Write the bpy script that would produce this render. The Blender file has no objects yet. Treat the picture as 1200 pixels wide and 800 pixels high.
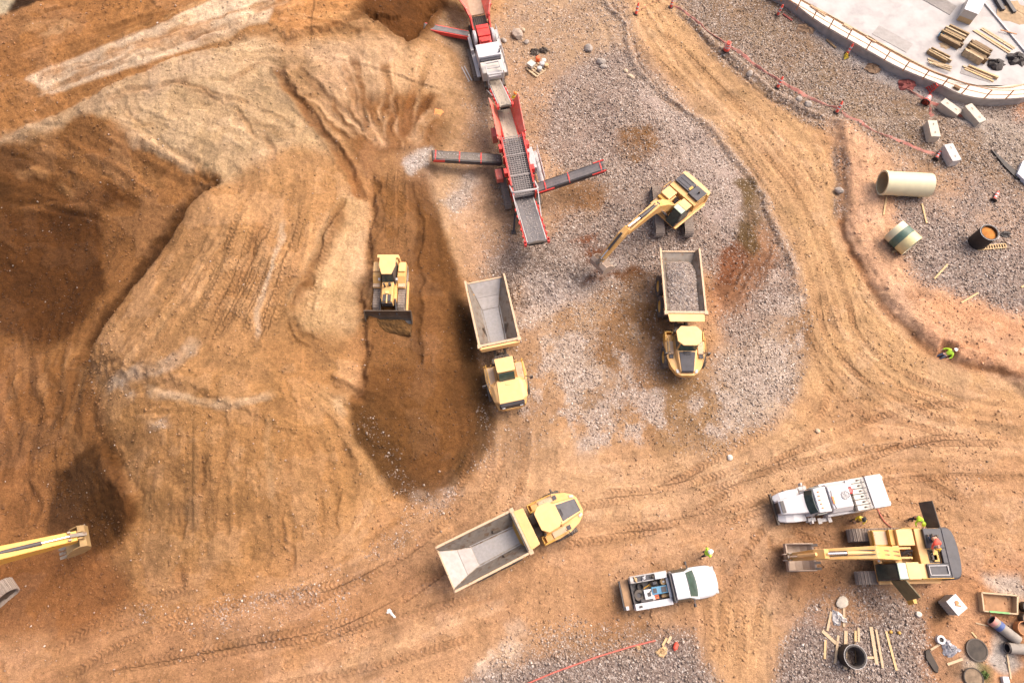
import bpy, bmesh, math, random
import numpy as np
from math import sin, cos, pi, radians, sqrt, atan2
from mathutils import Vector, Matrix, Euler

random.seed(7)
RNG = np.random.default_rng(11)
scene = bpy.context.scene
COL = scene.collection

# ------------------------------------------------------------------ camera
CAM_H, TILT, FPX = 48.0, radians(21.5), 800.0
ST, CT = sin(TILT), cos(TILT)
cam_data = bpy.data.cameras.new('drone_camera')
cam_data.sensor_width = 36.0
cam_data.lens = 24.0
cam_data.clip_start = 0.5
cam_data.clip_end = 8000.0
cam = bpy.data.objects.new('drone_camera', cam_data)
cam.location = (0, 0, CAM_H)
cam.rotation_euler = (TILT, 0, 0)
COL.objects.link(cam)
scene.camera = cam

def W(u, v, z=0.0):
    """photo measurement (1200x800) -> site position on the level plane z"""
    a, b = (u - 600.0) / FPX, (400.0 - v) / FPX
    t = (CAM_H - z) / (CT - b * ST)
    return (a * t, (b * CT + ST) * t)

# ------------------------------------------------------------------ light
world = bpy.data.worlds.new('World')
scene.world = world
world.use_nodes = True
nt = world.node_tree
bg = nt.nodes['Background']
sky = nt.nodes.new('ShaderNodeTexSky')
sky.sky_type = 'NISHITA'
sky.sun_disc = False
SUN_EL, SUN_AZ = radians(52), radians(62)      # azimuth clockwise from +Y
sky.sun_elevation = SUN_EL
sky.sun_rotation = SUN_AZ
sky.air_density = 0.6
sky.dust_density = 8.0
sky.ozone_density = 0.4
nt.links.new(sky.outputs[0], bg.inputs[0])
bg.inputs[1].default_value = 0.15
sun_d = bpy.data.lights.new('sun', 'SUN')
sun_d.energy = .8
sun_d.angle = radians(45)
sun_d.color = (1.0, 0.93, 0.82)
sun = bpy.data.objects.new('sun', sun_d)
COL.objects.link(sun)
sd = Vector((sin(SUN_AZ) * cos(SUN_EL), cos(SUN_AZ) * cos(SUN_EL), sin(SUN_EL)))
sun.rotation_euler = sd.to_track_quat('Z', 'Y').to_euler()
sun.location = (40, 40, 90)

scene.render.engine = 'CYCLES'
scene.view_settings.view_transform = 'Standard'
scene.view_settings.look = 'None'
scene.view_settings.gamma = 1.0
scene.view_settings.use_curve_mapping = False
scene.view_settings.exposure = 0.95
scene.render.resolution_x, scene.render.resolution_y = 1024, 682

# ------------------------------------------------------------------ helpers
def lin(c):
    return tuple(((x / 255.0) / 12.92 if x / 255.0 <= 0.04045 else ((x / 255.0 + 0.055) / 1.055) ** 2.4) for x in c)

def tag(o, label=None, cat=None, group=None, kind=None):
    if label: o['label'] = label
    if cat: o['category'] = cat
    if group: o['group'] = group
    if kind: o['kind'] = kind
    return o

def thing(name, label, cat, loc=(0, 0, 0), rz=0.0, group=None):
    o = bpy.data.objects.new(name, None)
    o.empty_display_size = 0.3
    COL.objects.link(o)
    o.location = loc
    o.rotation_euler = (0, 0, rz)
    return tag(o, label, cat, group)

def copy_tree(o, parent=None):
    c = o.copy()
    COL.objects.link(c)
    if parent is not None:
        c.parent = parent
    for ch in list(o.children):
        copy_tree(ch, c)
    return c

MATS = {}
def mat(name, col, rough=0.6, metal=0.0, dust=0.0, var=0.12, scale=3.0, dustcol=(0.42, 0.28, 0.16), spec=0.4, bump=0.0, streak=None, chips=None):
    """paint / steel / timber: base colour broken up by noise, with dust laid on by a second noise"""
    if name in MATS: return MATS[name]
    m = bpy.data.materials.new(name)
    m.use_nodes = True
    t = m.node_tree; N = t.nodes; L = t.links
    b = N['Principled BSDF']
    b.inputs['Roughness'].default_value = rough
    b.inputs['Metallic'].default_value = metal
    b.inputs['Specular IOR Level'].default_value = spec
    tc = N.new('ShaderNodeTexCoord')
    src = tc.outputs['Object']
    if streak:
        mp = N.new('ShaderNodeMapping'); mp.inputs['Scale'].default_value = streak
        L.new(src, mp.inputs[0]); src = mp.outputs[0]
    n = N.new('ShaderNodeTexNoise'); n.inputs['Scale'].default_value = scale; n.inputs['Detail'].default_value = 6
    L.new(src, n.inputs['Vector'])
    r = N.new('ShaderNodeMapRange')
    r.inputs['From Min'].default_value = 0.3; r.inputs['From Max'].default_value = 0.7
    r.inputs['To Min'].default_value = 1 - var; r.inputs['To Max'].default_value = 1 + var
    L.new(n.outputs['Fac'], r.inputs['Value'])
    mul = N.new('ShaderNodeVectorMath'); mul.operation = 'SCALE'
    mul.inputs[0].default_value = col
    L.new(r.outputs[0], mul.inputs['Scale'])
    out = mul.outputs[0]
    if chips:
        nc = N.new('ShaderNodeTexNoise'); nc.inputs['Scale'].default_value = chips[1]; nc.inputs['Detail'].default_value = 8
        L.new(tc.outputs['Object'], nc.inputs['Vector'])
        rc = N.new('ShaderNodeMapRange'); rc.inputs['From Min'].default_value = chips[2]; rc.inputs['From Max'].default_value = chips[2] + 0.06
        L.new(nc.outputs['Fac'], rc.inputs['Value'])
        mc = N.new('ShaderNodeMix'); mc.data_type = 'RGBA'
        L.new(rc.outputs[0], mc.inputs['Factor']); L.new(out, mc.inputs['A']); mc.inputs['B'].default_value = (*chips[0], 1)
        out = mc.outputs['Result']
    if dust > 0:
        n2 = N.new('ShaderNodeTexNoise'); n2.inputs['Scale'].default_value = 1.7; n2.inputs['Detail'].default_value = 8
        n2.inputs['Roughness'].default_value = 0.65
        L.new(tc.outputs['Object'], n2.inputs['Vector'])
        r2 = N.new('ShaderNodeMapRange'); r2.inputs['From Min'].default_value = 0.35; r2.inputs['From Max'].default_value = 0.72
        r2.inputs['To Min'].default_value = dust * 0.25; r2.inputs['To Max'].default_value = min(1.0, dust)
        L.new(n2.outputs['Fac'], r2.inputs['Value'])
        mx = N.new('ShaderNodeMix'); mx.data_type = 'RGBA'
        L.new(r2.outputs[0], mx.inputs['Factor']); L.new(out, mx.inputs['A']); mx.inputs['B'].default_value = (*dustcol, 1)
        out = mx.outputs['Result']
    L.new(out, b.inputs['Base Color'])
    if bump > 0:
        bp = N.new('ShaderNodeBump'); bp.inputs['Strength'].default_value = 0.6; bp.inputs['Distance'].default_value = bump
        nb = N.new('ShaderNodeTexNoise'); nb.inputs['Scale'].default_value = scale * 4; nb.inputs['Detail'].default_value = 5
        L.new(src, nb.inputs['Vector']); L.new(nb.outputs['Fac'], bp.inputs['Height']); L.new(bp.outputs[0], b.inputs['Normal'])
    MATS[name] = m
    return m

class MB:
    """collects shapes and links them as ONE mesh object"""
    def __init__(self):
        self.v, self.f, self.m = [], [], []
        self.T = Matrix.Identity(4)
    def add(self, vs, fs, mi=0):
        o = len(self.v)
        for p in vs:
            q = self.T @ Vector(p)
            self.v.append((q.x, q.y, q.z))
        for f in fs:
            self.f.append(tuple(i + o for i in f)); self.m.append(mi)
        return self
    def hexa(self, lo, hi, mi=0):
        """lo, hi: four corners each, same winding (CCW seen from above)"""
        vs = list(lo) + list(hi)
        return self.add(vs, [(3, 2, 1, 0), (4, 5, 6, 7), (0, 1, 5, 4), (1, 2, 6, 5), (2, 3, 7, 6), (3, 0, 4, 7)], mi)
    def box(self, x0, x1, y0, y1, z0, z1, mi=0):
        return self.hexa([(x0, y0, z0), (x1, y0, z0), (x1, y1, z0), (x0, y1, z0)],
                         [(x0, y0, z1), (x1, y0, z1), (x1, y1, z1), (x0, y1, z1)], mi)
    def prism(self, poly, z0, z1, mi=0):
        """poly: CCW (x, y) outline; z0/z1 number or function (x, y) -> z"""
        n = len(poly)
        f0 = z0 if callable(z0) else (lambda x, y: z0)
        f1 = z1 if callable(z1) else (lambda x, y: z1)
        vs = [(x, y, f0(x, y)) for x, y in poly] + [(x, y, f1(x, y)) for x, y in poly]
        fs = [tuple(range(n - 1, -1, -1)), tuple(range(n, 2 * n))]
        fs += [(i, (i + 1) % n, n + (i + 1) % n, n + i) for i in range(n)]
        return self.add(vs, fs, mi)
    def prism_y(self, prof, y0, y1, mi=0):
        """prof: outline in (x, z), extruded along y"""
        n = len(prof)
        vs = [(x, y0, z) for x, z in prof] + [(x, y1, z) for x, z in prof]
        fs = [tuple(range(n)), tuple(range(2 * n - 1, n - 1, -1))]
        fs += [((i + 1) % n, i, n + i, n + (i + 1) % n) for i in range(n)]
        return self.add(vs, fs, mi)
    def prism_x(self, prof, x0, x1, mi=0):
        """prof: outline in (y, z), extruded along x"""
        n = len(prof)
        vs = [(x0, y, z) for y, z in prof] + [(x1, y, z) for y, z in prof]
        fs = [tuple(range(n - 1, -1, -1)), tuple(range(n, 2 * n))]
        fs += [(i, (i + 1) % n, n + (i + 1) % n, n + i) for i in range(n)]
        return self.add(vs, fs, mi)
    def tube(self, pts, r, n=8, mi=0, caps=True):
        pts = [Vector(p) for p in pts]
        rs = r if isinstance(r, (list, tuple)) else [r] * len(pts)
        rings = []
        for i, p in enumerate(pts):
            d = (pts[min(i + 1, len(pts) - 1)] - pts[max(i - 1, 0)]).normalized()
            up = Vector((0, 0, 1)) if abs(d.z) < 0.95 else Vector((1, 0, 0))
            a = d.cross(up).normalized(); b = a.cross(d).normalized()
            rings.append([p + (a * cos(2 * pi * k / n) + b * sin(2 * pi * k / n)) * rs[i] for k in range(n)])
        vs = [q for ring in rings for q in ring]
        fs = []
        for i in range(len(pts) - 1):
            for k in range(n):
                k2 = (k + 1) % n
                fs.append((i * n + k, i * n + k2, (i + 1) * n + k2, (i + 1) * n + k))
        if caps:
            fs.append(tuple(range(n - 1, -1, -1)))
            fs.append(tuple((len(pts) - 1) * n + k for k in range(n)))
        return self.add(vs, fs, mi)
    def bar(self, p0, p1, w, h, mi=0, up=(0, 0, 1)):
        """rectangular bar from p0 to p1, w across, h along up"""
        p0, p1 = Vector(p0), Vector(p1)
        d = (p1 - p0).normalized(); u = Vector(up)
        if abs(d.dot(u)) > 0.98: u = Vector((1, 0, 0))
        s = d.cross(u).normalized() * (w / 2); t = s.cross(d).normalized() * (h / 2)
        vs = [p0 - s - t, p0 + s - t, p0 + s + t, p0 - s + t, p1 - s - t, p1 + s - t, p1 + s + t, p1 - s + t]
        return self.add(vs, [(0, 1, 2, 3), (7, 6, 5, 4), (0, 4, 5, 1), (1, 5, 6, 2), (2, 6, 7, 3), (3, 7, 4, 0)], mi)
    def lathe(self, prof, c=(0, 0, 0), axis='z', n=24, mi=0, closed=True):
        """prof: list of (radius, height) round axis through c"""
        vs, fs = [], []
        for r, h in prof:
            for k in range(n):
                a = 2 * pi * k / n
                x, y, z = r * cos(a), r * sin(a), h
                if axis == 'y': x, y, z = x, h, -y if False else y
                if axis == 'y': x, y, z = r * cos(a), h, r * sin(a)
                if axis == 'x': x, y, z = h, r * cos(a), r * sin(a)
                vs.append((c[0] + x, c[1] + y, c[2] + z))
        m = len(prof)
        for i in range(m if closed else m - 1):
            j = (i + 1) % m
            for k in range(n):
                k2 = (k + 1) % n
                fs.append((i * n + k, i * n + k2, j * n + k2, j * n + k))
        return self.add(vs, fs, mi)
    def disc(self, c, r, n=20, mi=0, h=0.02):
        return self.tube([(c[0], c[1], c[2]), (c[0], c[1], c[2] + h)], r, n, mi)
    def loft(self, rings, mi=0, caps=True):
        n = len(rings[0]); vs = [p for r in rings for p in r]; fs = []
        for i in range(len(rings) - 1):
            for k in range(n):
                k2 = (k + 1) % n
                fs.append((i * n + k, i * n + k2, (i + 1) * n + k2, (i + 1) * n + k))
        if caps:
            fs.append(tuple(range(n - 1, -1, -1))); fs.append(tuple((len(rings) - 1) * n + k for k in range(n)))
        return self.add(vs, fs, mi)
    def build(self, name, mats, parent=None, bevel=0.0, smooth=False, loc=None, sub=0):
        me = bpy.data.meshes.new(name)
        me.from_pydata(self.v, [], self.f)
        if not isinstance(mats, (list, tuple)): mats = [mats]
        for m in mats: me.materials.append(m)
        me.polygons.foreach_set('material_index', self.m)
        bm = bmesh.new(); bm.from_mesh(me)
        bmesh.ops.recalc_face_normals(bm, faces=bm.faces)
        if sub:
            bmesh.ops.subdivide_edges(bm, edges=bm.edges, cuts=sub, use_grid_fill=True)
        bm.to_mesh(me); bm.free()
        if smooth:
            me.polygons.foreach_set('use_smooth', [True] * len(me.polygons))
            try: me.set_sharp_from_angle(angle=radians(40))
            except Exception: pass
        o = bpy.data.objects.new(name, me)
        COL.objects.link(o)
        if parent is not None: o.parent = parent
        if loc is not None: o.location = loc
        if bevel > 0:
            md = o.modifiers.new('bevel', 'BEVEL'); md.width = bevel; md.segments = 2; md.limit_method = 'ANGLE'; md.angle_limit = radians(35)
        return o

# ------------------------------------------------------------------ numpy noise
_LAT = [np.random.default_rng(100 + i).random((256, 256)) for i in range(8)]
def vnoise(x, y, seed=0):
    L = _LAT[seed % 8]
    x = x + seed * 37.13; y = y - seed * 19.7
    xi = np.floor(x).astype(np.int64); yi = np.floor(y).astype(np.int64)
    fx = x - xi; fy = y - yi
    fx = fx * fx * (3 - 2 * fx); fy = fy * fy * (3 - 2 * fy)
    a = L[xi % 256, yi % 256]; b = L[(xi + 1) % 256, yi % 256]
    c = L[xi % 256, (yi + 1) % 256]; d = L[(xi + 1) % 256, (yi + 1) % 256]
    return (a * (1 - fx) + b * fx) * (1 - fy) + (c * (1 - fx) + d * fx) * fy
def fbm(x, y, f=1.0, oct=4, seed=0, gain=0.5):
    s = 0; amp = 1; tot = 0
    for i in range(oct):
        s = s + amp * (vnoise(x * f, y * f, seed + i) - 0.5); tot += amp; amp *= gain; f *= 2.03
    return s / tot * 2          # about -1..1
def sstep(a, b, x):
    t = np.clip((x - a) / (b - a), 0, 1)
    return t * t * (3 - 2 * t)
# =================================================================== TERRAIN
# spot heights of the site (photo measurement, metres)
SPOT = """620 520 0;700 600 0;620 700 0;800 700 0;850 550 0;750 480 0;680 420 0;620 330 0;590 250 0;900 600 0;1000 600 0;1180 600 .1;
1000 750 0;1170 750 0;600 790 0;400 770 0;220 780 0;50 770 0;900 400 0;1000 480 0;1150 490 0;860 180 0;800 90 0;740 10 0;700 250 .3;650 150 0;
560 150 .2;570 50 .3;650 50 0;545 250 .2;568 320 0;20 690 0;90 700 0;640 -60 0;900 -60 0;1100 -60 0;1300 300 0;1300 600 0;1300 -60 0;1000 200 0;1150 300 0;1060 100 0;
575 500 0;545 562 0;492 588 0;430 632 0;300 695 0;200 716 0;140 705 0;565 430 0;540 335 0;528 270 .3;
455 430 2.3;485 430 2.2;455 330 2.6;480 330 2.6;460 250 2.8;470 195 2.8;492 360 2.4;492 270 2.7;455 510 1.3;500 500 1.1;525 440 .9;
300 350 4.8;380 350 3.9;405 300 3.9;420 250 3.7;250 430 5.0;310 470 4.4;390 450 3.2;420 520 1.9;320 560 2.6;220 560 3.1;300 630 1.3;200 640 1.6;400 590 1.0;165 555 3.4;
150 470 4.9;330 200 5.2;270 260 5.2;200 360 5.2;390 200 4.6;360 130 5.0;
60 300 1.6;0 300 1.8;100 360 1.4;60 450 1.2;110 440 1.6;30 550 .5;105 590 .3;0 620 .1;200 290 3.0;160 220 3.6;60 220 2.6;
120 120 5.4;220 120 5.6;300 90 5.6;40 160 4.2;0 170 4.0;170 60 5.8;30 30 6.2;330 10 6.2;400 30 5.6;430 90 4.4;440 150 3.4;470 15 3.6;510 60 1.6;525 120 1.2;-80 300 2;-80 0 6;-80 600 .2;
-80 760 0;200 -60 6.4;400 -60 6;520 -60 3"""
_sp = np.array([[float(q) for q in s.split()] for s in SPOT.replace('\n', '').split(';') if s.strip()])
_sx = np.array([W(u, v, h) for u, v, h in _sp]); _sh = _sp[:, 2]

def _tps_fit(P, h, lam=0.35):
    n = len(P)
    d2 = ((P[:, None] - P[None]) ** 2).sum(-1)
    K = 0.5 * d2 * np.log(d2 + 1e-9) / 100.0 + np.eye(n) * lam
    A = np.zeros((n + 3, n + 3)); A[:n, :n] = K
    A[:n, n] = 1; A[:n, n + 1:] = P; A[n, :n] = 1; A[n + 1:, :n] = P.T
    return np.linalg.solve(A, np.concatenate([h, np.zeros(3)]))
_tw = _tps_fit(_sx, _sh)
def tps(x, y):
    out = np.full(x.shape, _tw[len(_sx)]) + _tw[-2] * x + _tw[-1] * y
    for (px, py), w in zip(_sx, _tw[:len(_sx)]):
        d2 = (x - px) ** 2 + (y - py) ** 2
        out += w * 0.5 * d2 * np.log(d2 + 1e-9) / 100.0
    return out

# dense core grid, then widening steps out to the horizon
def axis(a, b, step, far):
    core = np.arange(a, b, step)
    lo, hi, s = [], [], step
    x = b; s = step
    while x < far: lo.append(x); s *= 1.22; x += s
    x = a; s = step
    while x > -far: s *= 1.22; x -= s; hi.append(x)
    return np.concatenate([np.array(hi[::-1]), core, np.array(lo)])
GX = axis(-50, 50, 0.09, 3000.0); GY = axis(-7, 57, 0.09, 3000.0)
X, Y = np.meshgrid(GX, GY, indexing='ij')
# base heights on a coarse lattice, then bilinear
cx = np.arange(-66, 66.1, 0.75); cy = np.arange(-22, 74.1, 0.75)
CX, CY = np.meshgrid(cx, cy, indexing='ij')
CHh = np.clip(tps(CX, CY), 0, 6.6)
def lut(T, x, y):
    fx = np.clip((x - cx[0]) / 0.75, 0, len(cx) - 1.001); fy = np.clip((y - cy[0]) / 0.75, 0, len(cy) - 1.001)
    i = fx.astype(int); j = fy.astype(int); a = fx - i; b = fy - j
    return (T[i, j] * (1 - a) + T[i + 1, j] * a) * (1 - b) + (T[i, j + 1] * (1 - a) + T[i + 1, j + 1] * a) * b
def hbase(x, y):
    return lut(CHh, np.asarray(x, float), np.asarray(y, float))

def G(u, v):
    """photo measurement -> point on the ground"""
    z = 0.0
    for _ in range(12):
        x, y = W(u, v, z); z = 0.5 * z + 0.5 * HZ(x, y)
    return W(u, v, z)
_GC = {}
def GP(s):
    if s not in _GC: _GC[s] = np.array([G(*map(float, p.split(','))) for p in s.split()])
    return _GC[s]

def polysd(x, y, P):
    """signed distance, negative inside"""
    d = np.full(x.shape, 1e9); ins = np.zeros(x.shape, bool)
    n = len(P)
    for i in range(n):
        ax, ay = P[i]; bx, by = P[(i + 1) % n]
        ex, ey = bx - ax, by - ay
        t = np.clip(((x - ax) * ex + (y - ay) * ey) / (ex * ex + ey * ey + 1e-9), 0, 1)
        d = np.minimum(d, (x - ax - t * ex) ** 2 + (y - ay - t * ey) ** 2)
        c = (ay > y) != (by > y)
        ins ^= c & (x < ex * (y - ay) / (ey if abs(ey) > 1e-9 else 1e-9) + ax)
    d = np.sqrt(d)
    return np.where(ins, -d, d)
def smooth_line(P, n=6):
    P = np.asarray(P); out = []
    for i in range(len(P) - 1):
        p0, p1, p2, p3 = P[max(i - 1, 0)], P[i], P[i + 1], P[min(i + 2, len(P) - 1)]
        for k in range(n):
            t = k / n
            out.append(0.5 * ((2 * p1) + (-p0 + p2) * t + (2 * p0 - 5 * p1 + 4 * p2 - p3) * t * t + (-p0 + 3 * p1 - 3 * p2 + p3) * t ** 3))
    out.append(P[-1])
    return np.array(out)
def linesd(x, y, P):
    """signed side distance and arc length along a polyline"""
    d = np.full(x.shape, 1e9); s = np.zeros(x.shape); acc = 0.0
    for i in range(len(P) - 1):
        ax, ay = P[i]; bx, by = P[i + 1]
        ex, ey = bx - ax, by - ay; ln = sqrt(ex * ex + ey * ey) + 1e-9
        t = np.clip(((x - ax) * ex + (y - ay) * ey) / (ln * ln), 0, 1)
        dd = np.sqrt((x - ax - t * ex) ** 2 + (y - ay - t * ey) ** 2)
        sg = np.where(ex * (y - ay) - ey * (x - ax) > 0, 1.0, -1.0)
        m = dd < np.abs(d)
        d = np.where(m, dd * sg, d); s = np.where(m, acc + t * ln, s)
        acc += ln
    return d, s, acc
def window(P, pad):
    lo = P.min(0) - pad; hi = P.max(0) + pad
    i0, i1 = np.searchsorted(GX, [lo[0], hi[0]]); j0, j1 = np.searchsorted(GY, [lo[1], hi[1]])
    return slice(max(i0 - 1, 0), i1 + 1), slice(max(j0 - 1, 0), j1 + 1)

N1 = fbm(X, Y, 0.22, 4, 1); N2 = fbm(X, Y, 0.9, 4, 2); N3 = fbm(X, Y, 3.1, 3, 3); NF = RNG.normal(0, 1, X.shape)
WX = X + 0.55 * fbm(X, Y, 0.35, 3, 4) + 0.22 * fbm(X, Y, 1.5, 3, 5)
WY = Y + 0.55 * fbm(X, Y, 0.35, 3, 6) + 0.22 * fbm(X, Y, 1.5, 3, 7)
far = sstep(46, 90, np.maximum(np.abs(X), np.abs(Y - 25) * 1.2))
Z = hbase(X, Y)
Z = Z * (1 - far) + far * (0.3 * Z)
pile = sstep(0.25, 1.2, Z)                                   # where heaped soil lies
_lane = 1 - .75 * (1 - sstep(-.3, 2.0, polysd(X, Y, np.array([W(*q) for q in ((438, 185, 2.6), (496, 185, 2.6), (500, 300, 2.6), (505, 450, 1.8), (425, 450, 1.8), (430, 300, 2.6))]))))
pile = pile * _lane
Z = Z + pile * (0.20 * N1 + 0.08 * N2 + 0.03 * N3) + (1 - pile) * (0.05 * N1 + 0.035 * N2 + 0.012 * N3)

_gi = lambda a, v: np.clip(np.searchsorted(a, v) - 1, 0, len(a) - 2)
def HZ(x, y):
    """final ground height"""
    i, j = _gi(GX, x), _gi(GY, y)
    a = (x - GX[i]) / (GX[i + 1] - GX[i]); b = (y - GY[j]) / (GY[j + 1] - GY[j])
    return float((Z[i, j] * (1 - a) + Z[i + 1, j] * a) * (1 - b) + (Z[i, j + 1] * (1 - a) + Z[i + 1, j + 1] * a) * b)
# ---- colour and surface layers (albedo, some shade painted in), gravel cover, tyre tread
KAL = 0.76
C = np.zeros(X.shape + (3,)); GR = np.zeros(X.shape); TR = np.zeros(X.shape); TS = np.zeros(X.shape); ST_ = np.zeros(X.shape)
def A(c):
    q = np.array(lin(c)); l = q @ np.array([.2126, .7152, .0722])
    return (q * .86 + l * .14 * np.array([1.05, .98, .87])) * KAL
C[:] = A((190, 140, 92))

DO_C = DO_Z = True
FLOW = []
def paint(poly, col, soft=0.6, op=1.0, grav=None, noise=0.0, nf=0.6, nseed=0, dz=0.0, dzs=None, warp=1.0):
    P = smooth_line(np.vstack([GP(poly), GP(poly)[:1]]), 4)[:-1] if len(poly.split()) > 5 and warp > .3 else GP(poly)
    w = window(P, soft + 2.5)
    sd = polysd(X[w] + (WX[w] - X[w]) * warp, Y[w] + (WY[w] - Y[w]) * warp, P)
    m = 1 - sstep(-soft * 0.5, soft, sd)
    if noise > 0:
        n = fbm(X[w], Y[w], nf, 5, nseed)
        m = m * sstep(-noise, noise * 0.6, n + 0.25 * (1 - 2 * noise) - sstep(-3.0, 1.0, sd) * 0.25)
    m = m * op
    if col is not None and DO_C: C[w] = C[w] * (1 - m[..., None]) + A(col) * m[..., None]
    if grav is not None and DO_C: GR[w] = GR[w] * (1 - m) + grav * m
    if not DO_Z: return
    if dz: Z[w] += dz * (m if dzs is None else (1 - sstep(-dzs, dzs * 0.3, sd)))
def brush(line, width, col, op=0.8, soft=None, grav=None, dz=0.0, berm=0.0, rag=0.5, nf=1.2):
    P = smooth_line(GP(line), 5); soft = soft or width * 0.5
    if DO_C: FLOW.append(P)
    w = window(P, width + soft + 2)
    d, s, L = linesd(WX[w], WY[w], P)
    ends = sstep(0, 1.0, s) * sstep(0, 1.0, L - s)
    a = np.abs(d)
    m = (1 - sstep(width - soft, width + soft, a)) * (1 - rag + rag * (0.5 + fbm(X[w], Y[w], nf, 3, 3))) * ends
    m = np.clip(m * op, 0, 1)
    if col is not None and DO_C: C[w] = C[w] * (1 - m[..., None]) + A(col) * m[..., None]
    if grav is not None and DO_C: GR[w] = GR[w] * (1 - m) + grav * m
    if not DO_Z: return
    if dz: Z[w] += dz * (1 - sstep(0, width, a)) * ends
    if berm: Z[w] += berm * np.exp(-((a - width) / (0.35 * width)) ** 2) * ends
def cliff(line, amp, reach_hi, reach_lo, edge=0.35, col=None, op=0.7, cw=0.5):
    """a sharp step: ground rises on the left of the line and drops on the right"""
    P = smooth_line(GP(line), 5)
    w = window(P, max(reach_hi, reach_lo) + 1)
    d, s, L = linesd(X[w] + 0.3 * N2[w] + 0.14 * N3[w], Y[w] + 0.3 * N3[w], P)
    ends = sstep(0, 2.5, s) * sstep(0, 2.5, L - s) * np.where((s > 0) & (s < L), 1, 0)
    hi = np.exp(-np.clip(d, 0, None) / reach_hi); lo = np.exp(np.clip(d, None, 0) / reach_lo)
    st = sstep(-edge, edge, d)
    if DO_Z: Z[w] += amp * ends * (st * hi - (1 - st) * lo) * 0.5
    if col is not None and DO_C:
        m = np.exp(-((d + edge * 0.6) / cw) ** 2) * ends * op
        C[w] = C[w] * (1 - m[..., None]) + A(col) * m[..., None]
def tread(line, half=0.32, gauge=0.0, op=1.0, col=(150, 100, 58), cop=0.35, depth=0.05, rag=0.6):
    FLOW.append(smooth_line(GP(line), 5))
    for off in ((-gauge / 2, gauge / 2) if gauge else (0,)):
        P = smooth_line(GP(line), 5)
        w = window(P, half + gauge + 1)
        d, s, L = linesd(X[w], Y[w], P)
        ends = sstep(0, 1.5, s) * sstep(0, 1.5, L - s)
        a = np.abs(d - off)
        br = np.clip(1 - rag + rag * (0.55 + 1.3 * fbm(X[w], Y[w], 0.45, 3, 5)), 0, 1)
        m = (1 - sstep(half * 0.75, half, a)) * ends * op * br
        better = m > TR[w]
        TS[w] = np.where(better, s + np.abs(d - off) * 0.7, TS[w]); TR[w] = np.maximum(TR[w], m)
        Z[w] += -depth * (1 - sstep(0, half, a)) * ends * br + depth * 0.8 * np.exp(-((a - half * 1.15) / (half * 0.3)) ** 2) * ends * br
        mm = m * cop
        C[w] = C[w] * (1 - mm[..., None]) + A(col) * mm[..., None]

def relief():
    # ---- relief
    paint('972,142 1000,140 1240,170 1240,455 1150,430 1100,416 1060,384 1012,322 988,255 978,190', None, .5, dz=.6, dzs=.9)
    paint('1103,398 1122,403 1120,420 1100,420', (176, 108, 62), .3, .7, dz=-.7, dzs=.6)
    brush('978,165 986,255 1010,322 1058,386 1098,418 1150,433 1240,455', .26, (142, 90, 50), .8, rag=.5)
    paint('700,235 760,190 840,180 885,230 880,280 820,300 740,300', None, 1, dz=.55, dzs=2.5)
    paint('690,110 760,90 820,160 760,200 700,170', None, 1, dz=.5, dzs=3)
    paint('575,345 600,300 660,290 690,315 650,350 600,360', None, 1, dz=.9, dzs=1.8)
    cliff('265,208 235,240 205,285 180,320 150,362 118,408 100,448', 2.6, 6, 2.4, .45, (98, 56, 20), .9, .8)  # dark fresh soil band, also painted as the shadow below the crest
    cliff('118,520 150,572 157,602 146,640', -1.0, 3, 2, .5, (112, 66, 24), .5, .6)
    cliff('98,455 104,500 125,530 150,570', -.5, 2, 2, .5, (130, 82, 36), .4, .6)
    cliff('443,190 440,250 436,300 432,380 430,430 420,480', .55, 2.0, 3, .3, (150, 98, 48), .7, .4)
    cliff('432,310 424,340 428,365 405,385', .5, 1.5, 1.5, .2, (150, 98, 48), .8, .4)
    cliff('0,160 70,132 150,92 230,60 275,55 300,45', -.6, 1.5, 2, .4)
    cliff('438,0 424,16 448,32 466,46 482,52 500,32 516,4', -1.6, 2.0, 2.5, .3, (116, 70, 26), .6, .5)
    cliff('310,24 345,42 430,28', .5, 2, 2, .4)
    cliff('330,205 335,160 400,190', .0, 2, 2)
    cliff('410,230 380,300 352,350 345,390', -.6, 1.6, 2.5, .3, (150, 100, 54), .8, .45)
    brush('487,205 488,300 487,400 487,440', .35, (100, 62, 24), .8, dz=-.12, berm=.08, rag=.15)
    brush('446,205 443,250 442,300', .3, (112, 72, 30), .7, dz=-.1, berm=.06, rag=.2)
    brush('322,76 345,110 372,150 402,190 425,235', .5, (140, 84, 36), .85, dz=-.2, berm=.1, rag=.3)

DO_C, DO_Z = False, True
relief()
DO_C, DO_Z = True, True
# --- haul road and yard
paint('-40,700 330,700 520,620 640,560 800,600 1000,560 1240,500 1240,840 -40,840', (196, 147, 102), 3)
paint('560,640 830,620 900,700 830,760 600,780 400,790 300,790', (196, 146, 101), 3)
paint('-40,720 130,720 330,705 560,650 420,730 200,840 -40,840', (184, 132, 86), 2, grav=.08)
paint('700,-30 795,-30 850,60 930,130 968,200 985,290 1035,375 1100,430 1240,455 1240,520 1060,540 880,560 700,600 620,560 780,560 900,520 945,430 940,340 915,260 870,200 800,120 740,50', (201, 155, 105), 1.2)
paint('600,480 720,540 900,520 1060,540 900,590 700,600 600,590 560,560', (206, 160, 116), 3, .8)
paint('930,470 1240,480 1240,560 1040,545', (196, 144, 96), 3, .7)
paint('830,700 905,720 905,830 830,830', (206, 156, 106), 1.5)
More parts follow.
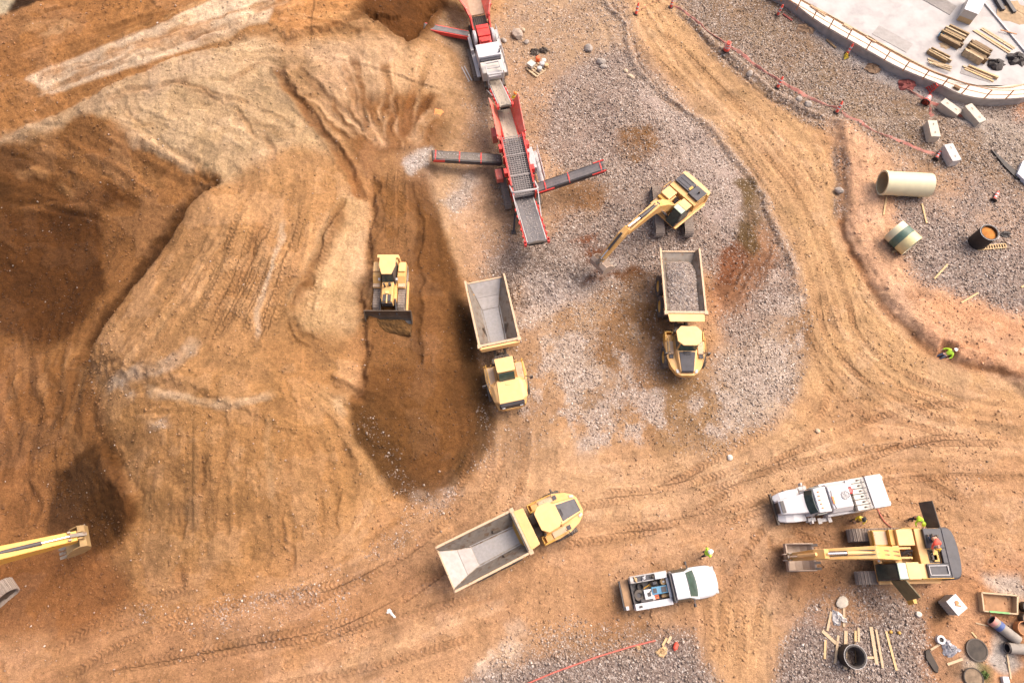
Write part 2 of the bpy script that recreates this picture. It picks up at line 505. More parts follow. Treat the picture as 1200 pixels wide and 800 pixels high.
# --- crusher yard
paint('500,30 600,20 720,-30 740,50 800,120 700,130 620,330 560,330 545,300 520,220 545,120', (190, 148, 112), 1.5, grav=.25)
paint('610,-30 720,-30 735,50 770,100 700,110 640,70 590,60 600,0', (184, 148, 114), 1.5, grav=.35)
paint('520,60 560,50 580,130 560,160 530,120', (176, 150, 132), 1.5, .8)
paint('655,95 720,60 765,85 820,150 870,195 905,255 935,340 942,430 900,480 860,440 830,320 760,330 700,350 600,360 565,340 580,300 640,285 660,260 690,215 640,170', (160, 134, 118), .9, grav=.9)
paint('735,90 800,140 865,200 900,260 870,300 830,250 800,170', (180, 158, 146), 1.2, .7, grav=1)
paint('566,330 600,290 660,285 700,300 690,345 640,360 590,360', (136, 112, 98), .8, grav=.95)
paint('620,360 700,345 760,335 770,440 740,500 680,480 640,420', (178, 140, 104), 1.2, grav=.4)
paint('560,330 620,340 650,430 640,520 600,560 570,500 545,380', (180, 138, 98), 1.2, grav=.2)
paint('640,400 760,400 800,520 700,540 630,500', (194, 168, 146), 1.2, .9, grav=.62, noise=.28, nf=.3, nseed=3)
paint('690,350 790,340 775,420 790,500 740,480 720,400', (150, 104, 62), 1.4, .8, grav=.35, noise=.3, nf=.3, nseed=1)
paint('775,440 850,430 940,360 940,440 870,520 780,530', (164, 124, 82), 1.3, .9, grav=.3)
paint('800,440 942,350 945,450 880,520 790,530', (196, 172, 152), 1.0, .9, grav=.7, noise=.28, nf=.32, nseed=5)
paint('620,330 720,300 740,320 650,370 610,385 600,370', (192, 174, 164), .8, .8, grav=1, noise=.25, nf=.4)
paint('728,150 762,148 768,172 745,188 722,175', (138, 96, 54), .9, .85, grav=.3)
paint('670,205 712,215 700,245 668,238 650,228', (142, 102, 64), .8, .9, grav=.1)  # brown heap with the conveyor's shadow painted in
paint('672,246 700,242 690,262 668,262', (176, 132, 92), .8, .8)
paint('862,214 886,218 893,262 886,300 870,288 860,268 868,240', (104, 78, 40), .6, .95, grav=.2)
paint('830,340 860,312 900,262 912,290 900,330 860,360 830,372', (176, 122, 80), 1.0, .85, grav=.15)
paint('833,305 862,285 880,300 862,320 838,345', (134, 82, 48), .8, .85, grav=.25)
paint('675,300 712,288 716,300 690,310', (128, 74, 40), .35, .9, grav=.15)
paint('672,282 705,276 705,283 680,288', (134, 80, 48), .3, .8, grav=.15)
paint('690,325 715,318 728,326 700,340 680,338', (126, 74, 40), .4, .9, grav=.2)
paint('722,320 745,316 752,326 735,334 720,332', (120, 76, 38), .4, .9, grav=.2)
for ln in ('838,352 868,335 892,310 905,285', '842,362 875,345 902,318 912,295', '836,344 862,326 884,302'):
    brush(ln, .4, (112, 66, 36), .8, dz=-.1, berm=.08)
# --- right-hand lots
paint('770,-40 930,-40 1000,40 1110,110 1240,140 1240,250 1120,210 1010,165 900,110 830,50', (146, 116, 88), 1.0, grav=.8)
paint('850,20 930,40 1000,90 1090,130 1060,170 960,120', (148, 122, 94), 1.5, .7, grav=.85, noise=.3, nf=.3)
paint('985,150 1060,190 1240,250 1240,390 1130,350 1060,340 1040,270 1010,200', (158, 130, 112), 1.2, grav=.75)
paint('1040,250 1140,230 1240,280 1240,370 1150,345 1075,330', (146, 124, 114), 1.5, .8, grav=.95)
paint('1010,165 1120,205 1130,230 1060,200 1010,200', (196, 152, 112), 1.0, .8, grav=.2)
paint('1090,225 1200,240 1240,300 1150,270 1090,250', (188, 150, 120), 1.0, .7, grav=.4, noise=.3, nf=.35)
paint('972,140 1000,150 1042,195 1050,255 1074,325 1116,345 1240,385 1240,455 1150,430 1100,416 1060,382 1012,322 988,255 978,190', (218, 166, 124), .8, grav=.03)
paint('1075,345 1240,385 1240,455 1150,430 1085,400', (208, 146, 98), 1.2, .85)
paint('1100,370 1240,405 1240,450 1120,420', (220, 170, 128), 1.5, .6, noise=.3, nf=.4)
# --- wall foot and slab level
paint('885,-40 935,-40 1000,40 1090,104 1160,128 1240,132 1240,160 1150,150 1100,128 1040,96 960,45', (190, 180, 176), .6, grav=.25)
paint('1150,130 1240,135 1240,215 1180,200 1150,160', (166, 146, 128), .8, .9, grav=.8)
paint('1189,118 1240,118 1240,140 1192,140', (196, 120, 60), .4, .9)
# --- lower gravel beds
paint('520,840 560,795 640,772 720,760 775,742 812,742 826,775 835,840', (132, 112, 104), .7, grav=1)
paint('540,790 620,745 720,730 800,735 740,760 640,775', (182, 136, 92), 1.0, .8, grav=.6, noise=.2, nf=.5)
paint('898,840 915,770 945,715 975,690 1035,690 1068,712 1085,760 1092,840', (132, 112, 104), .6, grav=1)
paint('965,700 1010,695 1030,715 1000,735 960,730', (190, 140, 94), .7, .85, grav=.15)
paint('1070,670 1240,650 1240,840 1095,840 1085,750', (190, 134, 88), 1.5, .9)
paint('1150,672 1190,678 1205,705 1165,698', (190, 172, 156), .7, .9, grav=.3)
paint('1160,745 1180,735 1195,770 1180,785 1162,770', (188, 178, 168), .5, .9)
paint('1130,770 1150,768 1150,795 1128,795', (186, 170, 152), .6, .8, grav=.3)
paint('1085,705 1105,700 1103,722 1092,730', (84, 60, 36), .4, .9)
paint('1110,778 1128,775 1128,795 1108,795', (96, 70, 44), .5, .8)
paint('1148,778 1165,782 1160,800 1146,796', (88, 96, 44), .4, .7)
paint('556,770 580,757 612,755 615,772 585,790 560,785', (222, 198, 174), .4, .95, noise=.25, nf=.8)
paint('590,735 612,728 620,742 600,748', (214, 178, 146), .4, .8, noise=.25, nf=.8)
paint('690,690 720,700 760,735 700,745', (160, 108, 62), 1.2, .5)
paint('905,640 985,665 990,690 930,690 900,665', (150, 98, 55), 1.0, .6)
paint('1095,595 1140,600 1150,630 1115,630', (142, 92, 50), 1.0, .6, noise=.3, nf=.5)
paint('930,600 1000,615 1000,640 950,628', (152, 102, 58), 1.0, .6)
# --- the big soil heap
paint('-60,170 0,158 70,132 150,92 230,60 270,52 320,40 440,40 530,60 548,110 525,160 500,205 535,300 565,420 573,490 545,560 492,588 430,632 300,692 200,714 135,705 -60,705', (186, 132, 80), 1.0)
paint('100,130 230,65 300,40 345,85 352,120 400,185 330,205 250,215 170,165', (208, 168, 126), 1.0, grav=.03)
paint('-60,185 0,158 70,132 150,92 230,62 245,75 150,120 90,135 20,165 -40,200', (200, 162, 126), .7, .9)
paint('255,225 330,180 400,190 418,235 385,300 350,350 345,420 300,445 220,480 140,470 115,440 190,330', (190, 137, 86), 1.4, .9)
paint('400,225 432,245 432,330 425,375 385,405 345,372 352,330', (207, 162, 114), .5)
paint('310,400 430,390 440,450 430,500 340,470', (180, 126, 74), 1.2, .8)
paint('95,495 150,440 300,455 430,475 450,545 478,590 430,632 300,692 200,714 140,700 160,640 148,590 112,525', (184, 130, 76), 1.2, .9)
paint('150,640 260,560 420,590 350,660 200,700', (192, 138, 86), 1.5, .6, noise=.3, nf=.3)
paint('340,440 430,440 470,560 480,600 400,640 420,560', (194, 146, 96), 1.5, .5, noise=.3, nf=.35)
# gouged slope above the dozer
paint('322,62 440,42 525,62 545,112 525,160 500,203 440,212 402,172 350,112', (196, 148, 102), 1.0)
paint('360,60 420,45 480,60 470,110 420,120 380,110', (212, 168, 130), 1.2, .7)
paint('395,130 480,110 520,130 505,190 440,212 410,180', (138, 88, 42), 1.2, .9)
paint('505,100 560,85 590,150 540,170', (184, 140, 100), 1.2, .7)
paint('320,-40 445,-40 438,25 345,42 312,22', (204, 140, 80), .8)
# pit at the left: damp soil, with the hollows' shade darkened into the colours
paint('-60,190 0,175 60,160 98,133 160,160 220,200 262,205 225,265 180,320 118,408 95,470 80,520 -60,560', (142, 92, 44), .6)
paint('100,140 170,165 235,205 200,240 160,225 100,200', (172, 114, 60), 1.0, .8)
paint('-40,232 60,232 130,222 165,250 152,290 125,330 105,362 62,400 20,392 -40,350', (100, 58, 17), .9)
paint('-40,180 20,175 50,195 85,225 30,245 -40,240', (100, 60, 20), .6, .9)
paint('120,250 200,240 195,285 140,345 130,330', (164, 108, 56), .8, .8)
paint('-60,440 0,420 95,440 130,520 152,590 132,655 60,690 -60,690', (152, 98, 48), 1.0, .9)
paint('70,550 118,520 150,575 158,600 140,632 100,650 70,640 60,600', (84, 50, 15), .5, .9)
paint('-60,500 60,510 50,560 20,600 -60,610', (132, 84, 38), 1.0, .7, noise=.3, nf=.35)
paint('-60,680 60,640 130,660 150,705 90,735 -60,740', (144, 90, 42), 1.2, .9)
# upper bench
paint('-60,-60 335,-60 312,25 300,40 230,60 150,90 70,130 0,158 -60,175', (180, 120, 64), .8)
paint('31,93 60,80 130,51 200,24 262,-4 300,-24 330,-24 318,14 312,26 290,30 268,44 225,56 180,71 120,90 62,109', (234, 198, 166), .25, .92, warp=.25)
for _k in range(60):
    _r = random.Random(_k * 7 + 1); _t = _r.random(); _u = 35 + 270 * _t; _v = 101 - 92 * _t + _r.uniform(-10, 12); _l = _r.uniform(15, 70)
    brush('%f,%f %f,%f' % (_u, _v, _u + _l, _v - _l * .36), _r.uniform(.12, .34), _r.choice([(196, 146, 104), (184, 130, 84), (240, 208, 178), (190, 140, 96)]), _r.uniform(.7, 1), dz=-.03, rag=.5)
paint('-60,40 90,0 180,-20 60,60 20,90 -60,110', (172, 112, 58), 1, .6)
paint('18,14 50,2 68,-10 40,-20 10,8', (70, 42, 18), .3)
paint('-60,-60 25,-20 10,14 -60,30', (190, 170, 140), .4)
paint('438,-40 530,-40 505,28 482,50 466,46 448,30 424,16', (112, 66, 22), .5)
# dozer lane and tip
paint('446,180 500,180 520,240 538,330 558,400 574,480 572,505 545,560 512,582 482,582 448,556 424,512 418,470 432,425 438,300', (112, 70, 27), .45, .97, grav=.03)
paint('440,190 488,190 488,430 434,430 440,300', (136, 90, 44), .5, .9)
paint('490,350 530,340 548,400 545,430 492,430', (138, 90, 44), .8, .8)
paint('460,450 510,450 530,500 470,500', (126, 80, 34), 1.2, .7)
paint('440,190 500,180 505,200 440,215', (158, 110, 62), .8, .7)
paint('535,340 552,390 573,470 576,505 548,560 530,568 556,500 540,420', (90, 60, 27), .6, .85, grav=.12)
paint('430,470 424,500 440,540 480,585 512,582 470,540', (98, 63, 26), .7, .8, grav=.25)
paint('505,205 545,230 560,300 545,325 535,300', (196, 152, 112), .6, .9, grav=.1)
paint('476,192 498,180 508,176 502,190 488,202', (188, 180, 176), .35, .95, grav=1)
paint('520,235 555,205 560,215 530,245', (180, 168, 160), .4, .85, grav=1)

# stones shed along the toe of the heap
for ln, wd, g in (('150,705 210,720 300,705 380,672 440,640 500,595 545,570', .8, .62), ('230,725 330,712 450,655 540,590', 1.1, .36), ('170,500 205,500', .35, 1), ('125,450 145,455 160,470', .35, 1), ('185,425 200,430', .5, .9),
                  ('215,500 240,515', .6, .7), ('480,578 512,588 550,566', .5, .9), ('560,470 575,520 550,570', .5, .5), ('570,320 600,370 620,400', .6, .7), ('435,450 460,435', .8, .5), ('370,735 420,720', 1.0, .7), ('530,655 560,670', .8, .8)):
    brush(ln, wd, None if g < .8 else (190, 168, 150), .7, grav=g, rag=.9)
# windrows of rock beside the haul road
for ln in ('705,0 730,30 748,80 790,120 850,170 905,250 935,330', '790,10 850,60 905,105 970,140', '975,165 985,260'):
    brush(ln, .5, (176, 150, 128), .8, grav=.9, dz=.2, rag=.5)
for ln in ('716,0 738,40 756,85 800,135', '800,18 850,70 900,115 960,140', '978,170 984,215 990,270 1010,325'):
    brush(ln, .3, (142, 98, 56), .7, dz=-.12, rag=.5)

DO_Z = False
relief()
DO_Z = True
rs = random.Random(5)
for k in range(30):                                        # blade marks running down to the lane
    a0 = rs.uniform(345, 520); v0 = rs.uniform(58, 120) + abs(a0 - 430) * .1
    t1 = rs.uniform(.45, .85); e = (rs.uniform(440, 485), 205)
    mid = (a0 + (e[0] - a0) * .5 * t1 + rs.uniform(-3, 3), v0 + (e[1] - v0) * .5 * t1)
    end = (a0 + (e[0] - a0) * t1, v0 + (e[1] - v0) * t1)
    dk = rs.random() < .6
    brush('%f,%f %f,%f %f,%f' % (a0, v0, *mid, *end), rs.uniform(.12, .42), (128, 78, 34) if dk else (206, 160, 118), rs.uniform(.45, .9), dz=-.06, berm=.03, rag=.5)
for k in range(26):                                        # dozer passes over the top of the heap
    t = rs.random(); u0, v0 = 260 + 130 * t, 250 - 55 * t + rs.uniform(-15, 15)
    u1, v1 = 130 + 195 * t, 440 - 25 * t + rs.uniform(-20, 20)
    q = rs.uniform(.0, .35); r_ = rs.uniform(.6, 1)
    ln = '%f,%f %f,%f %f,%f' % (u0 + (u1 - u0) * q, v0 + (v1 - v0) * q, u0 + (u1 - u0) * (q + r_) / 2 + rs.uniform(2, 10), v0 + (v1 - v0) * (q + r_) / 2, u0 + (u1 - u0) * r_, v0 + (v1 - v0) * r_)
    if k % 3: brush(ln, rs.uniform(.1, .3), rs.choice([(160, 106, 58), (206, 156, 108), (170, 116, 68)]), rs.uniform(.2, .5), dz=-.03, berm=.02, rag=.5)
    else: tread(ln, .3, 2.1, .9, cop=.15, depth=.02)
for k in range(44):                                        # scraped streaks and spill lines on the steep faces
    u0, v0 = rs.choice([(rs.uniform(160, 440), rs.uniform(490, 600)), (rs.uniform(0, 110), rs.uniform(400, 500)), (rs.uniform(90, 330), rs.uniform(90, 160)), (rs.uniform(0, 300), rs.uniform(0, 60))])
    if v0 > 480: du, dv = (u0 - 260) * .12 + rs.uniform(-6, 6), rs.uniform(25, 70)
    elif v0 > 300: du, dv = rs.uniform(-25, -5), rs.uniform(40, 80)
    else: du, dv = rs.uniform(30, 80), rs.uniform(-30, -8) if v0 < 70 else rs.uniform(10, 50)
    brush('%f,%f %f,%f %f,%f' % (u0, v0, u0 + du * .5 + rs.uniform(-3, 3), v0 + dv * .5, u0 + du, v0 + dv), rs.uniform(.12, .45), rs.choice([(150, 98, 50), (204, 156, 106), (160, 108, 58)]), rs.uniform(.25, .6), dz=-.05, berm=.02, rag=.7)
for ln in ('40,98 150,62 290,10', '60,100 180,64 300,18', '40,94 120,66 200,38', '110,84 220,48 300,26'):
    brush(ln, .16, (196, 146, 104), .7, dz=-.05, rag=.8)
for ln in ('20,400 35,430 45,500 40,540', '50,420 60,450 62,500', '75,410 70,450 55,510', '95,430 85,470 70,500', '10,440 20,490 25,540'):
    brush(ln, .7, (124, 78, 34), .45, dz=-.08, berm=.05, rag=.7)
brush('205,662 212,695', .42, (140, 88, 42), .7, dz=-.2, rag=.2)
brush('225,205 262,212', .3, (128, 80, 34), .5, dz=-.1)
for ln in ('0,190 30,205 70,225 110,232', '30,180 80,205 130,235', '60,165 120,200 160,225', '90,150 150,190 200,215'):
    brush(ln, .9, (136, 84, 36), .4, dz=-.06, berm=.05, rag=.7)

# tyre and crawler tracks
for ln, g in (('975,340 985,390 1020,430 1075,462 1130,480', 2.4), ('955,330 968,390 1000,430 1050,470 1120,495', 2.4), ('940,300 955,370 985,440 1040,485', 2.2),
              ('880,180 935,250 965,320 985,390', 2.4), ('760,40 830,110 890,175 940,240', 2.6), ('785,60 850,120 915,180 955,240', 2.4), ('1150,490 1060,500 960,540 860,580', 2.4), ('1190,540 1080,540 950,560 820,600', 2.4),
              ('588,490 596,540 580,590 540,630', 2.3), ('606,500 612,540 606,590', 0), ('575,520 560,570 530,610', 2.2), ('570,590 520,640 450,690 340,740', 2.4), ('520,650 420,700 250,735 120,760', 2.4),
              ('560,720 420,760 250,790 120,810', 2.4), ('870,800 868,740 880,680 920,620', 2.2), ('850,800 850,740 845,690', 2.0), ('60,790 130,740 240,705', 2.0), ('700,600 800,590 900,560', 2.4), ('640,620 760,600 840,560 930,500 960,420', 2.4),
              ('905,615 930,640 985,660', 1.8), ('880,330 895,290 890,240', 1.8), ('1140,610 1100,590 1050,560', 2.2), ('740,560 800,560 830,540', 0)):
    tread(ln, rs.uniform(.26, .36), g, 1.0, cop=.42, depth=.018)
for ln in ('459,185 457,250 456,300', '470,185 471,250 472,300'):
    tread(ln, .3, 0, 1, col=(120, 78, 32), cop=.5, depth=.04, rag=.2)
for ln in ('735,40 790,110 850,180 900,250 935,330', '775,50 850,125 920,200 960,290', '800,60 880,125 945,190 968,260', '755,30 830,115 895,200 945,300', '840,90 910,150 955,205', '1200,505 1090,495 1030,470 990,420', '1210,560 1100,550 1000,560', '840,800 845,740 840,700', '890,800 893,740 905,700', '300,770 420,735 540,690', '100,790 250,760 400,720', '600,700 500,740 380,790'):
    brush(ln, rs.uniform(.2, .45), rs.choice([(168, 120, 74), (214, 170, 124)]), .4, dz=-.015, berm=.01, rag=.7)

# hand-placed ridges, slips and spill lines of the heap; darkest stroke: painted crest shadow
for ln, wd, cl, op, dz, bm_ in (('230,395 200,425 160,440 118,457', .45, (200, 172, 150), .65, 0, 0), ('330,250 320,300 308,350 300,405', .16, (206, 176, 150), .8, 0, 0), ('402,225 380,280 356,335 344,372', .22, (128, 82, 38), .8, -.15, .06),
        ('345,362 350,385 364,402', .18, (128, 82, 38), .8, -.12, .05), ('338,372 346,398 372,414', .16, (134, 88, 42), .8, -.1, .05), ('352,378 362,396 384,408', .14, (134, 88, 42), .7, -.08, .04), ('165,458 200,464 240,468 290,470 318,456', .28, (210, 172, 136), .8, .06, 0),
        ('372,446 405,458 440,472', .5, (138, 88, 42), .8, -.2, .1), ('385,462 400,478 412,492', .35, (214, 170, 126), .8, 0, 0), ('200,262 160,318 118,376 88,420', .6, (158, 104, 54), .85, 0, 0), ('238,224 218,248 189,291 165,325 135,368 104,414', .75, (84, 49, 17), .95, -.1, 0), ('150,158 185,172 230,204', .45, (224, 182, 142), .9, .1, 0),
        ('14,208 40,197 66,207', .35, (176, 120, 64), .8, .05, 0), ('62,212 80,222 92,232', .3, (186, 130, 76), .8, .05, 0), ('40,170 90,180 130,205 150,225', .4, (182, 124, 70), .6, .06, 0), ('130,175 170,200 200,222', .4, (184, 128, 72), .6, .06, 0),
        ('260,100 300,80 330,78', .25, (160, 114, 72), .6, -.06, .04), ('190,95 230,105 262,125', .22, (170, 124, 84), .6, -.06, .04), ('262,125 285,140 300,165', .22, (160, 112, 70), .6, -.06, .04), ('120,118 170,104 225,95', .3, (176, 130, 90), .6, -.05, .05), ('300,150 318,172 322,196', .25, (164, 116, 76), .6, -.06, .05),
        ('390,160 398,185 392,205', .2, (150, 102, 58), .6, -.06, .04), ('270,500 262,560 255,640', .16, (160, 108, 60), .5, -.04, .02), ('350,500 372,560 380,620', .18, (160, 108, 60), .5, -.05, .02), ('310,480 312,540 322,600', .18, (206, 158, 110), .5, 0, 0), ('330,590 342,640 348,672', .2, (150, 100, 54), .6, -.08, .04), ('400,560 395,600 402,628', .15, (146, 96, 50), .6, -.08, .04),
        ('30,560 45,590 40,620', .4, (124, 78, 34), .5, -.1, .05), ('10,250 60,243 120,240', .3, (150, 96, 46), .6, .06, 0), ('85,470 80,510 100,530', .3, (176, 124, 76), .6, .05, 0), ('40,415 25,440 15,480', .35, (170, 116, 64), .6, .05, 0), ('70,400 55,440 48,490', .3, (172, 118, 66), .6, .05, 0), ('95,395 80,430 72,470', .28, (176, 122, 70), .6, .05, 0),
        ('20,40 60,30 100,34', .4, (196, 140, 86), .5, .06, 0), ('100,42 150,30 200,12', .35, (150, 96, 46), .5, -.08, .04), ('330,12 370,20 420,14', .3, (216, 158, 100), .6, .05, 0), ('345,40 390,30 432,22', .2, (140, 86, 40), .6, -.08, .04), ('360,22 400,30 436,36', .18, (150, 96, 48), .6, -.06, .03)):
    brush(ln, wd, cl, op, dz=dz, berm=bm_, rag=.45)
def blur(a, k):
    for ax_ in (0, 1):
        c = np.cumsum(np.pad(a, [(k + 1, k) if i == ax_ else (0, 0) for i in (0, 1)], mode='edge'), axis=ax_)
        n = a.shape[ax_]
        a = (np.take(c, range(2 * k + 1, 2 * k + 1 + n), ax_) - np.take(c, range(0, n), ax_)) / (2 * k + 1)
    return a
GW_ = blur(blur(GR, 18), 18)
GB_ = .46 * GR + .34 * blur(blur(GR, 6), 6) + .20 * GW_
GR = np.clip(GB_ * (1 + .55 * fbm(X, Y, .55, 4, 2) * 1.6 + .55 * fbm(X, Y, 1.9, 3, 4)) - .05, 0, 1)
CB_ = np.stack([blur(C[..., i], 1) for i in range(3)], -1)
C = C * .6 + CB_ * .4
CW_ = np.stack([blur(blur(C[..., i], 9), 9) for i in range(3)], -1)
_ez = np.clip(1 - np.abs(GW_ - .45) * 2.4, 0, 1)[..., None] * .8
C = C * (1 - _ez) + CW_ * _ez
for pl, cl in (('690,324 714,317 730,326 702,341 680,339', (112, 62, 32)), ('722,318 746,314 754,327 735,336 720,333', (108, 66, 32)), ('674,299 712,287 717,300 690,311', (122, 70, 38)), ('670,283 706,275 706,283 680,289', (130, 76, 44)),
               ('862,214 886,218 893,262 886,300 870,288 860,268 868,240', (98, 74, 38)), ('833,305 862,285 882,300 862,322 838,347', (128, 76, 44)), ('728,150 762,148 770,172 745,190 720,175', (130, 90, 48)), ('745,345 772,345 772,390 735,372', (122, 80, 44)),
               ('700,400 730,385 760,420 735,440 705,425', (146, 104, 62)), ('780,445 830,440 870,470 840,520 790,500', (150, 112, 70)), ('575,345 600,300 655,288 690,310 650,345 605,360', (122, 100, 88)), ('720,330 775,330 785,440 760,470 715,430 700,380', (150, 108, 66)), ('640,350 700,345 700,385 660,400', (166, 126, 88)), ('590,335 640,345 600,365 575,355', (140, 110, 84)), ('655,225 700,222 706,240 672,250 650,240', (140, 98, 60))):  # last patch: brown heap plus painted conveyor shadow
    paint(pl, cl, .55, .85, grav=.2, noise=.2, nf=.6, nseed=4)
paint('578,345 600,302 655,288 692,308 650,343 605,358', None, .8, .9, grav=1)
for pl in ('622,362 690,335 720,318 726,326 690,348 628,376', '640,400 690,395 720,440 770,450 760,500 690,520 640,480', '700,390 730,395 735,440 712,430', '815,470 850,450 870,480 845,510 820,500', '860,440 920,380 938,400 930,440 890,470', '905,330 925,300 940,350 938,400 920,370', '740,470 780,460 790,500 750,520', '610,440 640,430 640,470 615,480'):
    paint(pl, (204, 178, 158), .7, .8, grav=.72, noise=.26, nf=.7, nseed=6)
# ---- grain of the ground: scraped, driven and washed along the lines of work and down the slopes
_fx = np.arange(-54, 54.1, 1.0); _fy = np.arange(-10, 60.1, 1.0)
FX, FY = np.meshgrid(_fx, _fy, indexing='ij')
gxh = (hbase(FX + .8, FY) - hbase(FX - .8, FY)) / 1.6; gyh = (hbase(FX, FY + .8) - hbase(FX, FY - .8)) / 1.6
_sl = np.hypot(gxh, gyh); _th = np.arctan2(gyh, gxh)
AX, AY = np.zeros(FX.shape), np.zeros(FX.shape)
for P in FLOW:
    if len(P) < 2: continue
    mid = (P[1:] + P[:-1]) / 2; dv = P[1:] - P[:-1]; ln = np.hypot(dv[:, 0], dv[:, 1]); an = 2 * np.arctan2(dv[:, 1], dv[:, 0])
    for (qx, qy), l, a in zip(mid, ln, an):
        i0, i1 = np.searchsorted(_fx, [qx - 5, qx + 5]); j0, j1 = np.searchsorted(_fy, [qy - 5, qy + 5])
        if i1 <= i0 or j1 <= j0: continue
        w_ = np.exp(-((FX[i0:i1, j0:j1] - qx) ** 2 + (FY[i0:i1, j0:j1] - qy) ** 2) / 5.0) * min(l, 2.0)
        AX[i0:i1, j0:j1] += w_ * cos(a); AY[i0:i1, j0:j1] += w_ * sin(a)
FM = np.clip(np.hypot(blur(AX, 1), blur(AY, 1)) / 4, 0, 1)
AX = blur(AX, 1) + 1e-4 + _sl * 1.2 * np.cos(2 * _th); AY = blur(AY, 1) + _sl * 1.2 * np.sin(2 * _th)
def lut1(T, x, y):
    fx = np.clip(x - _fx[0], 0, len(_fx) - 1.001); fy = np.clip(y - _fy[0], 0, len(_fy) - 1.001)
    i = fx.astype(int); j = fy.astype(int); a = fx - i; b = fy - j
    return (T[i, j] * (1 - a) + T[i + 1, j] * a) * (1 - b) + (T[i, j + 1] * (1 - a) + T[i + 1, j + 1] * a) * b
_ang = .5 * np.arctan2(lut1(AY, X, Y), lut1(AX, X, Y)) + .25 * N1
DX, DY = np.cos(_ang), np.sin(_ang)
II, JJ = np.meshgrid(np.arange(X.shape[0]), np.arange(X.shape[1]), indexing='ij')
def lic(src, step, n):
    acc = src.copy()
    for sg in (1, -1):
        fi, fj = II.astype(float), JJ.astype(float); pdx, pdy = DX * sg, DY * sg
        for k in range(n):
            fi = np.clip(fi + pdx * step, 0, X.shape[0] - 1); fj = np.clip(fj + pdy * step, 0, X.shape[1] - 1)
            i, j = fi.astype(int), fj.astype(int)
            acc += src[i, j]
            ndx, ndy = DX[i, j], DY[i, j]; fl = np.where(ndx * pdx + ndy * pdy < 0, -1, 1)
            pdx, pdy = ndx * fl, ndy * fl
    return np.clip(acc / acc.std(), -2.6, 2.6)
L1 = lic(NF, 1.4, 13); L2 = lic(blur(NF, 2), 2.2, 18); L3 = lic(blur(blur(NF, 5), 4), 4.0, 16)
keepg = 1 - .75 * GR
fm = (.35 + .65 * lut1(FM, X, Y)) * (1 - .3 * pile)
L1, L2, L3 = L1 * fm, L2 * fm, L3 * fm
crust = fbm(WX, WY, .42, 5, 5) + .08 * L2 + .05 * L3
cr = sstep(.10, .17, crust) * keepg; dk_ = sstep(.16, .26, -crust + .12 * L1 * .4) * keepg
cr_n = fbm(WX, WY, 1.15, 4, 1) + .12 * L2; cr2 = sstep(.12, .18, cr_n) * keepg; dk2 = sstep(.2, .27, -cr_n) * keepg
C *= (1 + keepg * (.048 * L1 + (.014 + .012 * pile) * L2 + .006 * L3) + (.07 + .07 * pile) * cr - (.09 + .05 * pile) * dk_ + .06 * cr2 - .07 * dk2)[..., None]
C = C * (1 - .10 * cr[..., None]) + .10 * cr[..., None] * C.mean(-1, keepdims=True) * np.array([1.15, 1.0, .85])
_cor = (np.abs(X) < 52) & (Y > -8) & (Y < 59)
Z += _cor * keepg * (.008 * L1 + (.005 + .006 * pile) * L2 + .004 * L3 + .035 * cr - .025 * dk_ + .02 * cr2 - .02 * dk2) * (1 + .6 * pile)
# tonal breakup that belongs to the soil: dry crust against damp, at several sizes
tone = (1 - .13 * pile * (1 - far)) * (1 + 0.05 * N1 + 0.06 * N2 + 0.04 * N3 + 0.02 * NF)
tone = np.clip(tone, 0.6, 1.4)
C *= tone[..., None]
C *= 1 + pile[..., None] * (1 - far)[..., None] * np.array([-.02, -.01, -.08])
C[..., 2] *= 1 - 0.05 * N2
dampn = sstep(0.15, 0.6, fbm(X, Y, 0.5, 4, 6)) * 0.22 * (1 - GR)
C *= (1 - dampn)[..., None] * np.array([1, 1, 1.0]) 
Z = Z + GR * 0.02 * NF * (np.hypot(X, Y - 25) < 70)

nx, ny = X.shape
me = bpy.data.meshes.new('ground')
me.vertices.add(nx * ny)
me.vertices.foreach_set('co', np.stack([X, Y, Z], -1).astype(np.float32).ravel())
idx = np.arange(nx * ny).reshape(nx, ny)
quads = np.stack([idx[:-1, :-1], idx[1:, :-1], idx[1:, 1:], idx[:-1, 1:]], -1).reshape(-1, 4)
me.loops.add(quads.size); me.polygons.add(len(quads))
me.loops.foreach_set('vertex_index', quads.ravel().astype(np.int32))
me.polygons.foreach_set('loop_start', np.arange(0, quads.size, 4, dtype=np.int32))
me.polygons.foreach_set('loop_total', np.full(len(quads), 4, dtype=np.int32))
me.polygons.foreach_set('use_smooth', np.ones(len(quads), dtype=bool))
me.update()
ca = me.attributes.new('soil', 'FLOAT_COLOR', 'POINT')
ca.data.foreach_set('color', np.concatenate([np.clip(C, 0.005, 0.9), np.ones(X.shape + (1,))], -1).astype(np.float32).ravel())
for nm, arr in (('gravel', GR), ('tread', TR), ('tread_s', TS)):
    at = me.attributes.new(nm, 'FLOAT', 'POINT'); at.data.foreach_set('value', arr.astype(np.float32).ravel())
ground = bpy.data.objects.new('ground', me); COL.objects.link(ground)
tag(ground, 'bare tan and brown soil of the earthworks site with gravel beds', 'ground', kind='structure')

def GD(u, v, up=0.0):
    """photo measurement of something 'up' metres above the final ground -> x, y, ground z"""
    z = 0.0
    for _ in range(14):
        x, y = W(u, v, z + up); z = 0.5 * z + 0.5 * HZ(x, y)
    x, y = W(u, v, z + up)
    return x, y, HZ(x, y)

